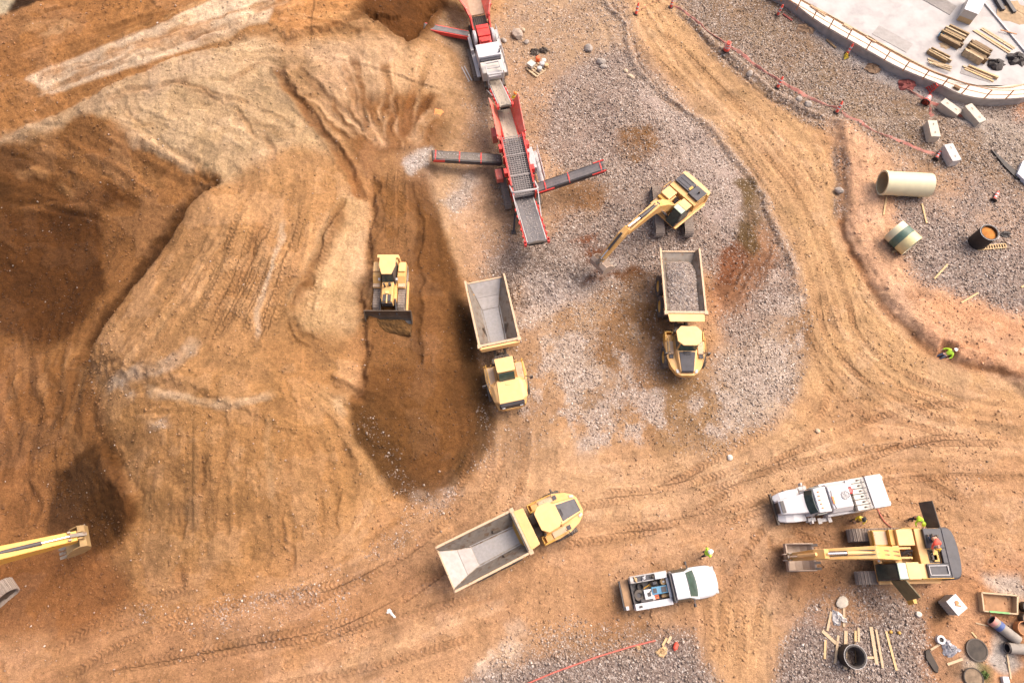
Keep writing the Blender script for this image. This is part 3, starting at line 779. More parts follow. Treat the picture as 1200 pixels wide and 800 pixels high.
# ---- ground material
gm = bpy.data.materials.new('site_soil'); gm.use_nodes = True
t = gm.node_tree; Nn = t.nodes; Lk = t.links; bs = Nn['Principled BSDF']
bs.inputs['Roughness'].default_value = 0.95; bs.inputs['Specular IOR Level'].default_value = 0.15
def node(ty, **kw):
    n = Nn.new(ty)
    for k, v in kw.items(): setattr(n, k, v)
    return n
def attr(nm): return node('ShaderNodeAttribute', attribute_name=nm)
def math_(op, a, b=None, c=None):
    n = node('ShaderNodeMath', operation=op)
    for i, q in enumerate((a, b, c)):
        if q is None: continue
        if isinstance(q, (int, float)): n.inputs[i].default_value = q
        else: Lk.new(q, n.inputs[i])
    return n.outputs[0]
def mrange(v, a, b, c, d):
    n = node('ShaderNodeMapRange'); Lk.new(v, n.inputs[0])
    for i, q in enumerate((a, b, c, d)): n.inputs[i + 1].default_value = q
    return n.outputs[0]
tc = node('ShaderNodeTexCoord'); P3 = tc.outputs['Object']
flat = node('ShaderNodeMapping'); flat.inputs['Scale'].default_value = (1, 1, 0.3); Lk.new(P3, flat.inputs[0]); P3 = flat.outputs[0]
soil = attr('soil').outputs['Color']; grav = attr('gravel').outputs['Fac']; trd = attr('tread').outputs['Fac']; trs = attr('tread_s').outputs['Fac']
v1 = node('ShaderNodeTexVoronoi'); v1.inputs['Scale'].default_value = 8.5; Lk.new(P3, v1.inputs['Vector'])
v2 = node('ShaderNodeTexVoronoi'); v2.inputs['Scale'].default_value = 14.0; Lk.new(P3, v2.inputs['Vector'])
n1 = node('ShaderNodeTexNoise'); n1.inputs['Scale'].default_value = 2.2; n1.inputs['Detail'].default_value = 9; n1.inputs['Roughness'].default_value = .68; Lk.new(P3, n1.inputs['Vector'])
n2 = node('ShaderNodeTexNoise'); n2.inputs['Scale'].default_value = 14; n2.inputs['Detail'].default_value = 5; n2.inputs['Roughness'].default_value = .7; Lk.new(P3, n2.inputs['Vector'])
# soil tone
n3 = node('ShaderNodeTexNoise'); n3.inputs['Scale'].default_value = 5.5; n3.inputs['Detail'].default_value = 10; n3.inputs['Roughness'].default_value = .8; Lk.new(P3, n3.inputs['Vector'])
v3 = node('ShaderNodeTexVoronoi'); v3.inputs['Scale'].default_value = 8.0; Lk.new(P3, v3.inputs['Vector'])
s3 = node('ShaderNodeSeparateColor'); Lk.new(v3.outputs['Color'], s3.inputs[0])
f1 = mrange(n1.outputs['Fac'], .3, .7, .80, 1.18); f2 = mrange(n2.outputs['Fac'], .3, .7, .78, 1.24)
f3 = mrange(n3.outputs['Fac'], .35, .65, .80, 1.18); f4 = mrange(s3.outputs[0], 0, 1, .90, 1.09)
ft = math_('MULTIPLY', math_('MULTIPLY', f1, f2), math_('MULTIPLY', f3, f4))
sm = node('ShaderNodeVectorMath', operation='SCALE'); Lk.new(soil, sm.inputs[0]); Lk.new(ft, sm.inputs['Scale'])
# pebbles: each cell has its own grey
def pebble(v):
    sp = node('ShaderNodeSeparateColor'); Lk.new(v.outputs['Color'], sp.inputs[0])
    r = node('ShaderNodeValToRGB'); Lk.new(sp.outputs[0], r.inputs[0])
    e = r.color_ramp.elements
    e[0].position = 0; e[0].color = (.13, .092, .070, 1); e[1].position = 1; e[1].color = (.80, .71, .63, 1)
    for p, c in ((.35, (.25, .185, .148)), (.7, (.42, .335, .28)), (.9, (.58, .49, .43))):
        q = e.new(p); q.color = (*c, 1)
    return r.outputs[0], sp.outputs[1]
pc1, pr1 = pebble(v1); pc2, pr2 = pebble(v2)
g1 = math_('GREATER_THAN', math_('ADD', grav, math_('MULTIPLY', math_('SUBTRACT', n1.outputs['Fac'], .5), .5)), math_('ADD', math_('MULTIPLY', pr1, 1.45), .16))
g2 = math_('GREATER_THAN', math_('ADD', grav, math_('MULTIPLY', math_('SUBTRACT', n1.outputs['Fac'], .5), .4)), math_('ADD', math_('MULTIPLY', pr2, 1.4), .10))
def mix(f, a, b):
    n = node('ShaderNodeMix', data_type='RGBA')
    Lk.new(f, n.inputs['Factor']) if not isinstance(f, float) else setattr(n.inputs['Factor'], 'default_value', f)
    Lk.new(a, n.inputs['A']); Lk.new(b, n.inputs['B']); return n.outputs['Result']
# stones keep some of the soil's dust
def dusty(c): return mix(.38, c, sm.outputs[0])
c1 = mix(math_('MULTIPLY', g2, .9), sm.outputs[0], dusty(pc2))
c2 = mix(math_('MULTIPLY', g1, .8), c1, dusty(pc1))
Lk.new(c2, bs.inputs['Base Color'])
tw = math_('MULTIPLY', math_('MULTIPLY', math_('ADD', math_('SINE', math_('MULTIPLY', trs, 2 * pi / 0.31)), 1), trd), .030)
hp = math_('ADD', math_('MULTIPLY', math_('SUBTRACT', 1, v1.outputs['Distance']), math_('MULTIPLY', g1, .05)), math_('MULTIPLY', math_('SUBTRACT', 1, v2.outputs['Distance']), math_('MULTIPLY', g2, .03)))
hh = math_('ADD', math_('ADD', tw, hp), math_('ADD', math_('MULTIPLY', n1.outputs['Fac'], .11), math_('ADD', math_('MULTIPLY', n2.outputs['Fac'], .05), math_('MULTIPLY', n3.outputs['Fac'], .09))))
bp = node('ShaderNodeBump'); bp.inputs['Strength'].default_value = .9; bp.inputs['Distance'].default_value = 1.0
Lk.new(hh, bp.inputs['Height']); Lk.new(bp.outputs[0], bs.inputs['Normal'])
me.materials.append(gm)

# ---- loose stones lying on the gravel beds and along the toes
stone_m = bpy.data.materials.new('loose_stone'); stone_m.use_nodes = True
_b = stone_m.node_tree.nodes['Principled BSDF']; _b.inputs['Roughness'].default_value = .9
_a = stone_m.node_tree.nodes.new('ShaderNodeAttribute'); _a.attribute_name = 'tint'
stone_m.node_tree.links.new(_a.outputs['Color'], _b.inputs['Base Color'])
ICO_V = np.array([(1, 0, 0), (-1, 0, 0), (0, 1, 0), (0, -1, 0), (0, 0, 1), (0, 0, -1)], float)
ICO_F = np.array([(0, 2, 4), (2, 1, 4), (1, 3, 4), (3, 0, 4), (2, 0, 5), (1, 2, 5), (3, 1, 5), (0, 3, 5)])
def scatter(name, n, smin, smax, power, thresh, label, seed):
    r = np.random.default_rng(seed)
    xs = r.uniform(-47, 47, n * 5); ys = r.uniform(-6, 56, n * 5)
    i = np.clip(np.searchsorted(GX, xs), 0, len(GX) - 1); j = np.clip(np.searchsorted(GY, ys), 0, len(GY) - 1)
    keep = r.random(n * 5) < np.clip(GR[i, j] ** 1.3 - thresh, 0.0015, 1)
    xs, ys, i, j = xs[keep][:n], ys[keep][:n], i[keep][:n], j[keep][:n]
    k = len(xs)
    sz = smin + (smax - smin) * r.random(k) ** power
    V = ICO_V[None] * (0.7 + 0.6 * r.random((k, 6, 1))) + r.normal(0, .16, (k, 6, 3))
    V[..., 2] *= .7
    an = r.uniform(0, 2 * pi, k); c, s = np.cos(an)[:, None], np.sin(an)[:, None]
    xx = V[..., 0] * c - V[..., 1] * s; yy = V[..., 0] * s + V[..., 1] * c
    V[..., 0] = xx; V[..., 1] = yy
    V *= sz[:, None, None]
    V[..., 0] += xs[:, None]; V[..., 1] += ys[:, None]; V[..., 2] += (Z[i, j] + sz * .25)[:, None]
    F = (ICO_F[None] + (np.arange(k) * 6)[:, None, None]).reshape(-1, 3)
    m = bpy.data.meshes.new(name)
    m.vertices.add(k * 6); m.vertices.foreach_set('co', V.astype(np.float32).ravel())
    m.loops.add(F.size); m.polygons.add(len(F))
    m.loops.foreach_set('vertex_index', F.ravel().astype(np.int32))
    m.polygons.foreach_set('loop_start', np.arange(0, F.size, 3, dtype=np.int32))
    m.polygons.foreach_set('loop_total', np.full(len(F), 3, dtype=np.int32)); m.update()
    pal = np.array([(.12, .085, .065), (.23, .17, .13), (.36, .28, .225), (.50, .41, .345), (.66, .57, .50), (.78, .70, .63)])
    tcol = pal[r.choice(6, k, p=[.18, .26, .28, .18, .08, .02])] * r.uniform(.85, 1.12, (k, 1))
    tcol = tcol * .62 + C[i, j] * .38
    tint = m.attributes.new('tint', 'FLOAT_COLOR', 'POINT')
    tint.data.foreach_set('color', np.concatenate([np.repeat(tcol, 6, 0), np.ones((k * 6, 1))], -1).astype(np.float32).ravel())
    m.materials.append(stone_m)
    o = bpy.data.objects.new(name, m); COL.objects.link(o)
    return tag(o, label, 'gravel', kind='stuff')
scatter('gravel', 80000, .026, .105, 2.6, .0, 'loose grey and white stones strewn over the gravel beds and heap toes', 3)

def clods(name, n, seed):
    r = np.random.default_rng(seed)
    xs = r.uniform(-46, 46, n * 4); ys = r.uniform(-6, 55, n * 4)
    i = np.clip(np.searchsorted(GX, xs), 0, len(GX) - 1); j = np.clip(np.searchsorted(GY, ys), 0, len(GY) - 1)
    dens = np.clip(.35 + .9 * fbm(xs, ys, .45, 4, 3) + .25 * N2[i, j], .06, 1) * (1 - .8 * GR[i, j])
    keep = r.random(n * 4) < dens
    xs, ys, i, j = xs[keep][:n], ys[keep][:n], i[keep][:n], j[keep][:n]; k = len(xs)
    sz = .018 + .075 * r.random(k) ** 4
    V = ICO_V[None] * (.7 + .6 * r.random((k, 6, 1))) + r.normal(0, .2, (k, 6, 3)); V[..., 2] *= .75
    V *= sz[:, None, None]; V[..., 0] += xs[:, None]; V[..., 1] += ys[:, None]; V[..., 2] += (Z[i, j] + sz * .3)[:, None]
    F = (ICO_F[None] + (np.arange(k) * 6)[:, None, None]).reshape(-1, 3)
    m = bpy.data.meshes.new(name); m.vertices.add(k * 6); m.vertices.foreach_set('co', V.astype(np.float32).ravel())
    m.loops.add(F.size); m.polygons.add(len(F)); m.loops.foreach_set('vertex_index', F.ravel().astype(np.int32))
    m.polygons.foreach_set('loop_start', np.arange(0, F.size, 3, dtype=np.int32)); m.polygons.foreach_set('loop_total', np.full(len(F), 3, dtype=np.int32)); m.update()
    tcol = C[i, j] * r.uniform(.62, 1.25, (k, 1)); pl = r.random(k) < .035; tcol[pl] = tcol[pl] * .55 + .45 * np.array([.55, .47, .40])
    tint = m.attributes.new('tint', 'FLOAT_COLOR', 'POINT'); tint.data.foreach_set('color', np.concatenate([np.repeat(tcol, 6, 0), np.ones((k * 6, 1))], -1).astype(np.float32).ravel())
    m.materials.append(stone_m); o = bpy.data.objects.new(name, m); COL.objects.link(o)
    return tag(o, 'small clods and crumbs of earth strewn over the bare soil', 'soil', kind='stuff')
clods('soil_clods', 60000, 17)
# =================================================================== MACHINE MATERIALS
YEL = mat('yellow_paint', (.68, .345, .075), .5, dust=.8, var=.1, dustcol=(.58, .38, .19), chips=((.16, .10, .06), 9, .68))
YELP = mat('faded_yellow_paint', (.80, .46, .165), .5, dust=.5, var=.06, dustcol=(.72, .47, .26), chips=((.40, .27, .14), 7, .72))
YELD = mat('deep_yellow_paint', (.60, .31, .035), .45, dust=.4, var=.1, dustcol=(.50, .33, .14))
BLK = mat('black_paint', (.035, .035, .042), .5, dust=.25, var=.2, dustcol=(.22, .16, .11))
CHAR = mat('charcoal_panel', (.040, .040, .050), .5, dust=.28, var=.25, dustcol=(.15, .12, .11))
DARK = mat('oily_steel', (.05, .042, .036), .6, dust=.35, var=.3, dustcol=(.20, .13, .08))
STEEL = mat('worn_steel', (.22, .195, .17), .45, metal=.3, dust=.6, var=.3, dustcol=(.27, .20, .14), scale=2.6, chips=((.15, .09, .055), 2.4, .56))
POLISH = mat('polished_steel', (.28, .265, .265), .42, metal=.25, dust=.45, var=.14, dustcol=(.29, .25, .21), scale=5)
LSTEEL = mat('bright_liner_steel', (.32, .295, .285), .55, metal=.1, dust=.5, var=.16, dustcol=(.30, .25, .21))
RIM = mat('dusty_rim_paint', (.55, .37, .22), .6, dust=.6, var=.1, dustcol=(.52, .38, .27), chips=((.24, .15, .09), 6, .6))
TRACK = mat('muddy_track_steel', (.24, .19, .155), .8, dust=.85, var=.22, dustcol=(.40, .32, .26), scale=6, bump=.02)
RUB = mat('tyre_rubber', (.045, .042, .04), .85, dust=.75, var=.25, dustcol=(.20, .155, .12), scale=6, bump=.01)
GLASS = mat('tinted_glass', (.035, .05, .045), .12, var=.3, spec=.6)
GREENGL = mat('green_glass', (.045, .075, .06), .15, var=.25, spec=.6)
CHROME = mat('chrome_rod', (.75, .74, .74), .18, metal=.85, var=.05)
WHT = mat('white_paint', (.57, .565, .58), .35, dust=.3, var=.05, dustcol=(.54, .46, .39))
WHTD = mat('dusty_white_paint', (.50, .47, .43), .5, dust=.4, var=.05, dustcol=(.55, .45, .34))
GRYP = mat('grey_paint', (.42, .41, .42), .5, dust=.4, var=.12, dustcol=(.42, .34, .28))
LGRY = mat('light_grey_paint', (.42, .405, .40), .45, dust=.3, var=.1, dustcol=(.50, .42, .36))
RED = mat('red_paint', (.62, .03, .028), .4, dust=.22, var=.12, dustcol=(.55, .22, .14), chips=((.30, .16, .10), 8, .70))
PINKRED = mat('worn_red_paint', (.70, .12, .085), .5, dust=.45, var=.12, dustcol=(.62, .34, .25), chips=((.45, .36, .30), 5, .62))
BELT = mat('rubber_belt', (.10, .095, .10), .75, dust=.55, var=.2, dustcol=(.26, .22, .20), scale=8, bump=.01)
BELTD = mat('dusty_belt', (.30, .25, .20), .8, dust=.7, var=.18, dustcol=(.42, .34, .26), scale=9, bump=.01)
WOOD = mat('sawn_timber', (.55, .36, .17), .75, var=.22, dust=.3, dustcol=(.60, .45, .28), scale=5, streak=(1, 8, 8))
WOODP = mat('weathered_timber', (.50, .36, .22), .8, var=.25, dust=.4, dustcol=(.48, .36, .24), scale=5, streak=(1, 8, 8))
WOODD = mat('dark_timber', (.17, .105, .055), .8, var=.4, dust=.5, dustcol=(.33, .23, .13), scale=5, streak=(1, 7, 7))
ORNG = mat('orange_plastic', (.85, .13, .03), .5, var=.1, dust=.2, dustcol=(.6, .3, .2))
SAFR = mat('red_orange_plastic', (.78, .07, .04), .5, var=.1, dust=.2, dustcol=(.6, .3, .2))
CREAM = mat('cream_pipe', (.64, .57, .37), .5, var=.06, dust=.25, dustcol=(.66, .54, .36), scale=2)
DKGRN = mat('green_band', (.06, .13, .10), .5, var=.2, dust=.3, dustcol=(.3, .26, .18))
BLKPIPE = mat('black_pipe', (.016, .012, .012), .6, var=.3, dust=.15, dustcol=(.2, .14, .1))
PGREY = mat('grey_pipe', (.27, .24, .21), .7, var=.18, dust=.4, dustcol=(.34, .26, .18))
CONC = mat('precast_concrete', (.58, .51, .41), .85, var=.12, dust=.4, dustcol=(.52, .42, .30), scale=4, bump=.01, chips=((.36, .30, .23), 5, .63))
LCONC = mat('pale_concrete', (.56, .48, .38), .8, var=.1, dust=.4, dustcol=(.50, .42, .33), scale=3, chips=((.60, .52, .44), 4, .64))
AMBER = mat('amber_lens', (.85, .20, .03), .3, var=.05)
BLUE = mat('blue_paint', (.06, .24, .40), .45, var=.15, dust=.2, dustcol=(.3, .3, .28))
TARP = mat('crumpled_sheet', (.56, .53, .51), .6, var=.08, dust=.25, dustcol=(.6, .52, .45), scale=4)
TANB = mat('tan_canvas', (.50, .33, .17), .85, var=.2, dust=.2)
REDLENS = mat('red_lens', (.65, .03, .03), .3, var=.05)
GRNP = mat('green_paint', (.10, .38, .10), .5, var=.2, dust=.3)
EMBG = mat('olive_door_trim', (.11, .10, .045), .55, var=.25, dust=.3)
# =================================================================== SHARED MACHINE PIECES
_MESH = {}
def cached(key, maker, name, parent, loc=(0, 0, 0), rot=(0, 0, 0)):
    """build a mesh once, afterwards link more objects that share it"""
    if key not in _MESH:
        o = maker(); _MESH[key] = o.data
        mods = [(m.name, m.width) for m in o.modifiers]
        _MESH[key + '#'] = mods
        o.name = name
    else:
        o = bpy.data.objects.new(name, _MESH[key]); COL.objects.link(o)
        for nm, wd in _MESH[key + '#']:
            md = o.modifiers.new('bevel', 'BEVEL'); md.width = wd; md.segments = 2; md.limit_method = 'ANGLE'; md.angle_limit = radians(35)
    o.parent = parent; o.location = loc; o.rotation_euler = rot
    return o

def wheel(parent, key, x, y, z, R, w, side, rimmat, lugs=22, hub=.55, name='wheel'):
    """tyre with lugs, dished rim as its sub-part"""
    def tyre():
        m = MB(); h = w / 2
        m.lathe([(R * hub, -h * .85), (R * .78, -h), (R * .93, -h * .94), (R * .97, -h * .7), (R * .97, h * .7), (R * .93, h * .94), (R * .78, h), (R * hub, h * .85)], axis='y', n=36)
        for k in range(lugs):
            a = 2 * pi * k / lugs
            for s in (-1, 1):
                a2 = a + (pi / lugs if s > 0 else 0)
                c, sn = cos(a2), sin(a2)
                m.bar((c * R * .955, s * h * .06, sn * R * .955), (cos(a2 + .1) * R * .95, s * h * .97, sin(a2 + .1) * R * .95), R * .11, R * .09, up=(c, 0, sn))
        return m.build('tyre', RUB, None, smooth=False)
    def rim():
        m = MB(); h = w / 2; r = R * hub
        m.lathe([(.001, h * .45), (r * .35, h * .5), (r * .42, h * .35), (r * .8, h * .3), (r * .98, h * .8), (r * 1.04, h * .86), (r * 1.04, h * .6), (r * .5, -h * .5), (.001, -h * .5)], axis='y', n=28, closed=False)
        for k in range(10):
            a = 2 * pi * k / 10
            m.tube([(cos(a) * r * .6, h * .3, sin(a) * r * .6), (cos(a) * r * .6, h * .42, sin(a) * r * .6)], r * .05, 6)
        return m.build('rim', rimmat, None, smooth=True)
    ty = cached('tyre' + key, tyre, name, parent, (x, y, z))
    cached('rim' + key, rim, 'rim', ty, (0, 0, 0), (0, 0, 0 if side > 0 else pi))
    return ty

def place(root, uA, vA, hA, uB, vB, hB, lA, lB, up=None):
    """stand a machine so that its two reference points (lengthwise lA, lB on its own axis) come where the photo shows them"""
    xa, ya, za = GD(uA, vA, hA); xb, yb, zb = GD(uB, vB, hB)
    rz = atan2(yb - ya, xb - xa)
    mx, my, ml = (xa + xb) / 2, (ya + yb) / 2, (lA + lB) / 2
    x, y = mx - cos(rz) * ml, my - sin(rz) * ml
    root.location = (x, y, HZ(x, y) if up is None else up)
    root.rotation_euler = (0, 0, rz)
    print('PLACE', root.name, [round(q, 2) for q in root.location], 'rz', round(math.degrees(rz), 1), 'span photo', round(sqrt((xb - xa) ** 2 + (yb - ya) ** 2), 2), 'model', round(lB - lA, 2))
    return root

def mirror_set(parent, x, y, z, s):
    m = MB()
    m.bar((x, y, z), (x + .25, y + s * .42, z + .2), .05, .05)
    m.box(x + .2, x + .28, y + s * .42 - .12, y + s * .42 + .12, z - .15, z + .4)
    return m.build('mirror', BLK, parent)

# =================================================================== ARTICULATED HAULERS
def bed_rings(L, W2, zf, tail):
    """inner surface stations, front to back: x, floor half width, floor z, rim half width, rim z"""
    return [(-.2, .62, 1.62, W2, zf), (-1.2, .66, 1.58, W2, zf), (-L * .62, .72, 1.60, W2, zf), (-L * .80, 1.0, 1.86, W2, zf - .02), (-L, tail, 2.42, W2 + .03, zf - .12)]
def hauler(label, hood, loaded=False):
    r = thing('articulated_dump_truck', label, 'dump truck', group='yellow articulated dump trucks')
    L, W2, zf = 6.0, 1.62, 3.05
    tail = 1.42
    st = bed_rings(L, W2, zf, tail)
    # ---- dump bed: shell with sloping inner walls
    m = MB()
    inn, out = [], []
    for x, fw, fz, rw, rz in st:
        inn.append([(x, -rw + .09, rz), (x, -fw, fz), (x, fw, fz), (x, rw - .09, rz)])
        out.append([(x, -rw, rz), (x, -rw - .02, rz - .22), (x, -fw - .16, fz - .16), (x, fw + .16, fz - .16), (x, rw + .02, rz - .22), (x, rw, rz)])
    n = len(st)
    vi = [p for q in inn for p in q]; fi = []
    for i in range(n - 1):
        for k in range(3):
            fi.append((i * 4 + k, i * 4 + k + 1, (i + 1) * 4 + k + 1, (i + 1) * 4 + k))
    # front inner wall
    fw0 = [(-.06, -W2 + .09, zf), (-.06, W2 - .09, zf)]
    base = len(vi); vi += fw0
    fi += [(0, 1, 2, 3), (base, 0, 3, base + 1)]
    m.add(vi, fi, 0)
    vo = [p for q in out for p in q]; fo = []
    for i in range(n - 1):
        for k in range(5):
            fo.append((i * 6 + k, (i + 1) * 6 + k, (i + 1) * 6 + k + 1, i * 6 + k + 1))
    base = len(vo)
    vo += [(0, -W2, zf), (0, -W2, zf - .3), (-.45, -.7, 1.4), (-.45, .7, 1.4), (0, W2, zf - .3), (0, W2, zf)]
    for k in range(5): fo.append((base + k, k, k + 1, base + k + 1))
    fo.append(tuple(base + k for k in range(6)))
    fo.append(tuple((n - 1) * 6 + k for k in (0, 1, 2))); fo.append(tuple((n - 1) * 6 + k for k in (3, 4, 5)))
    m.add(vo, fo, 1)
    # closing lip at the tail between inner and outer skins
    ti, to = inn[-1], out[-1]
    m.add([ti[0], ti[1], ti[2], ti[3], to[0], to[2], to[3], to[5]], [(0, 1, 5, 4), (1, 2, 6, 5), (2, 3, 7, 6)], 0)
    # side ribs
    for s in (-1, 1):
        for k in range(5):
            x = -.5 - k * 1.15
            m.bar((x, s * (W2 + .05), zf - .3), (x, s * 1.0, 1.75), .14, .10, 1, up=(1, 0, 0))
    bed = m.build('dump_bed', [STEEL, YELD], r)
    # rim rails round the top
    m = MB()
    for s in (-1, 1):
        m.bar((.05, s * W2, zf + .03), (-L, s * (W2 + .03), zf - .09), .17, .16)
    m.bar((-.02, -W2 - .1, zf + .05), (-.02, W2 + .1, zf + .05), .17, .18)
    for s in (-1, 1): m.box(-.16, .16, s * W2 - .16, s * W2 + .16, zf - .1, zf + .16)
    m.bar((-L, -tail - .12, 2.42), (-L, tail + .12, 2.42), .12, .14)
    for s in (-1, 1): m.bar((-L, s * (tail + .05), 2.40), (-L, s * (W2 + .04), zf - .06), .12, .14)
    m.build('bed_rim', RIM, bed, bevel=.02)
    # floor plates
    def plate(x0, x1, inset, dz, mm, nm):
        mm_ = MB(); pts = []
        xs = np.linspace(x0, x1, 7)
        fx = [s_[0] for s_ in st][::-1]; fwid = [s_[1] for s_ in st][::-1]; fzz = [s_[2] for s_ in st][::-1]
        lo = []; hi = []
        for x in xs:
            w_ = float(np.interp(x, fx, fwid)) - inset; z_ = float(np.interp(x, fx, fzz))
            lo.append((x, w_, z_))
        rings = [[(x, -w_, z_ + dz), (x, w_, z_ + dz), (x, w_, z_ + .004), (x, -w_, z_ + .004)] for x, w_, z_ in lo]
        mm_.loft(rings)
        return mm_.build(nm, mm, bed)
    if not loaded:
        plate(-.25, -L * .62, .06, .022, POLISH, 'floor_plate')
        m = MB()
        for s in (-1, 1):
            m = MB(); m.bar((-.22, s * .70, 1.72), (-1.2, s * .74, 1.68), .11, .1); m.bar((-1.2, s * .74, 1.68), (-L * .64, s * .82, 1.72), .11, .1)
            m.build('floor_ridge', POLISH, bed)
        plate(-L * .625, -L * .79, .05, .05, LSTEEL, 'tail_plate')
        plate(-L * .795, -L + .03, .04, .035, LSTEEL, 'tail_chute')
    # spill guard in front of the bed
    if hood != 'wide':
        m = MB()
        m.hexa([(.08, -1.5, zf - .02), (.82, -1.4, zf + .10), (.82, 1.4, zf + .10), (.08, 1.5, zf - .02)], [(.08, -1.5, zf + .06), (.82, -1.4, zf + .18), (.82, 1.4, zf + .18), (.08, 1.5, zf + .06)])
        m.build('spill_guard', YELP, bed, bevel=.02)
    else:
        m = MB(); m.hexa([(.08, -1.66, zf - .5), (.34, -1.5, zf - .45), (.34, 1.5, zf - .45), (.08, 1.66, zf - .5)], [(.08, -1.68, zf + .02), (.26, -1.62, zf + .02), (.26, 1.62, zf + .02), (.08, 1.68, zf + .02)])
        m.build('spill_guard', YELP, bed, bevel=.02)
    # ---- rear chassis
    m = MB()
    for s in (-1, 1): m.box(-5.0, .6, s * .42 - .1, s * .42 + .1, .95, 1.38)
    m.box(-4.3, -3.4, -.9, .9, .75, 1.0); m.box(-2.1, -1.3, -.9, .9, .75, 1.0)
    m.box(-5.1, -4.9, -.9, .9, .9, 1.3)
    m.tube([(.2, 0, 1.1), (1.5, 0, 1.1)], .32, 12)
    for s in (-1, 1): m.tube([(-.2, s * .75, 1.0), (-1.9, s * .95, 2.2)], .12, 8)
    m.build('rear_frame', DARK, r)
    key = 'hauler'
    for x in (-1.55, -3.45):
        for s in (-1, 1): wheel(r, key, x, s * 1.32, .92, .92, .74, s, YELD)
    for s in (-1, 1): wheel(r, key, 3.05, s * 1.32, .92, .92, .74, s, YELD)
    # ---- hitch and tractor
    m = MB()
    m.prism([(.65, -.55), (1.45, -.95), (1.45, .95), (.65, .55)], 1.0, 2.05)
    m.box(.95, 1.4, -.85, -.2, 2.05, 2.35); m.box(1.0, 1.4, .1, .7, 2.05, 2.28)
    for k in range(4): m.tube([(.6, -.3 + k * .2, 1.9), (1.0, -.35 + k * .22, 2.25), (1.4, -.3 + k * .2, 2.1)], .035, 6)
    m.build('hitch', DARK, r, bevel=.02)
    if hood == 'wide':
        # broad one-piece bonnet
        body = [(1.45, -1.1), (1.45, -1.62), (2.5, -1.68), (3.6, -1.52), (4.95, -1.12), (5.12, -.55), (5.12, .55), (4.95, 1.12), (3.6, 1.52), (2.5, 1.68), (1.45, 1.62), (1.45, 1.1)]
        m = MB(); m.prism(body, 1.25, lambda x, y: 1.95 - max(0, x - 4.6) * .6)
        m.build('tractor_body', YEL, r, bevel=.03)
        m = MB()
        m.hexa([(2.95, -.92, 1.9), (4.85, -1.05, 1.88), (4.85, 1.05, 1.88), (2.95, .92, 1.9)], [(2.95, -.86, 2.62), (4.75, -.98, 2.36), (4.75, .98, 2.36), (2.95, .86, 2.62)])
        for s in (-1, 1):
            m.hexa([(2.6, s * .93 - .02, 1.93), (4.7, s * 1.04 - .02, 1.93), (4.4, s * 1.36, 1.93), (2.9, s * 1.5, 1.93)] if s > 0 else [(2.9, -1.5, 1.93), (4.4, -1.36, 1.93), (4.7, -1.02, 1.93), (2.6, -.91, 1.93)],
                   [(3.0, s * .9 - .02, 2.54), (4.66, s * 1.0 - .02, 2.32), (4.45, s * 1.15, 2.2), (3.3, s * 1.2, 2.3)] if s > 0 else [(3.3, -1.2, 2.3), (4.45, -1.15, 2.2), (4.66, -.98, 2.32), (3.0, -.88, 2.54)])
        m.box(3.25, 3.42, -.2, .2, 2.56, 2.6)
        m.build('bonnet', YELP, r, bevel=.03)
        m = MB(); m.hexa([(4.86, -1.04, 1.7), (5.06, -.98, 1.7), (5.06, .98, 1.7), (4.86, 1.04, 1.7)], [(4.76, -1.0, 2.33), (5.0, -.92, 2.18), (5.0, .92, 2.18), (4.76, 1.0, 2.33)])
        m.build('grille', BLK, r, bevel=.02)
        for s in (-1, 1):
            m = MB(); m.box(5.04, 5.10, s * .72 - .12, s * .72 + .12, 1.86, 2.04); m.build('headlight', LGRY, r)
        cab = [(1.5, -.74), (3.0, -.70), (3.0, .70), (1.5, .74)]
        roof = [(1.42, -.74), (2.55, -.72), (2.6, -.6), (2.6, .6), (2.55, .72), (1.42, .74)]
        m = MB(); m.hexa([(1.5, -.74, 1.9), (3.05, -.74, 1.9), (3.05, .74, 1.9), (1.5, .74, 1.9)], [(1.5, -.70, 3.38), (2.5, -.68, 3.38), (2.5, .68, 3.38), (1.5, .70, 3.38)])
        cb = m.build('cab', YEL, r, bevel=.03)
        m = MB(); m.hexa([(2.99, -.64, 2.5), (3.0, -.64, 2.5), (3.0, .64, 2.5), (2.99, .64, 2.5)], [(2.53, -.6, 3.33), (2.56, -.6, 3.33), (2.56, .6, 3.33), (2.53, .6, 3.33)])
        m.v = [(x + .12, y, z) for x, y, z in m.v]
        m.build('windscreen', GREENGL, cb)
        for s in (-1, 1):
            m = MB(); m.hexa([(1.65, s * .745 - .012, 2.3), (2.75, s * .745 - .012, 2.3), (2.75, s * .745 + .012, 2.3), (1.65, s * .745 + .012, 2.3)], [(1.65, s * .715 - .012, 3.25), (2.5, s * .705 - .012, 3.25), (2.5, s * .705 + .012, 3.25), (1.65, s * .715 + .012, 3.25)])
            m.build('side_window', GLASS, cb)
        m = MB(); m.prism(roof, 3.385, 3.5); m.build('roof', YELP, cb, bevel=.04)
        for s in (-1, 1):
            m = MB(); m.box(1.55, 3.2, s * 1.2 - .3, s * 1.2 + .3, 1.96, 2.02); m.build('walkway', RIM, r)
            m = MB()
            for z in (2.35, 2.7): m.tube([(1.5, s * 1.45, z), (3.0, s * 1.42, z)], .03, 6)
            for x in (1.5, 2.25, 3.0): m.tube([(x, s * 1.45 - s * .02 * (x - 1.5), 1.95), (x, s * 1.45 - s * .02 * (x - 1.5), 2.7)], .03, 6)
            m.build('handrail', YELD, r)
            m = MB(); m.box(1.25, 1.55, s * 1.3 - .28, s * 1.3 + .28, 1.3, 1.36); m.box(1.2, 1.55, s * 1.3 - .28, s * 1.3 + .28, .8, .86)
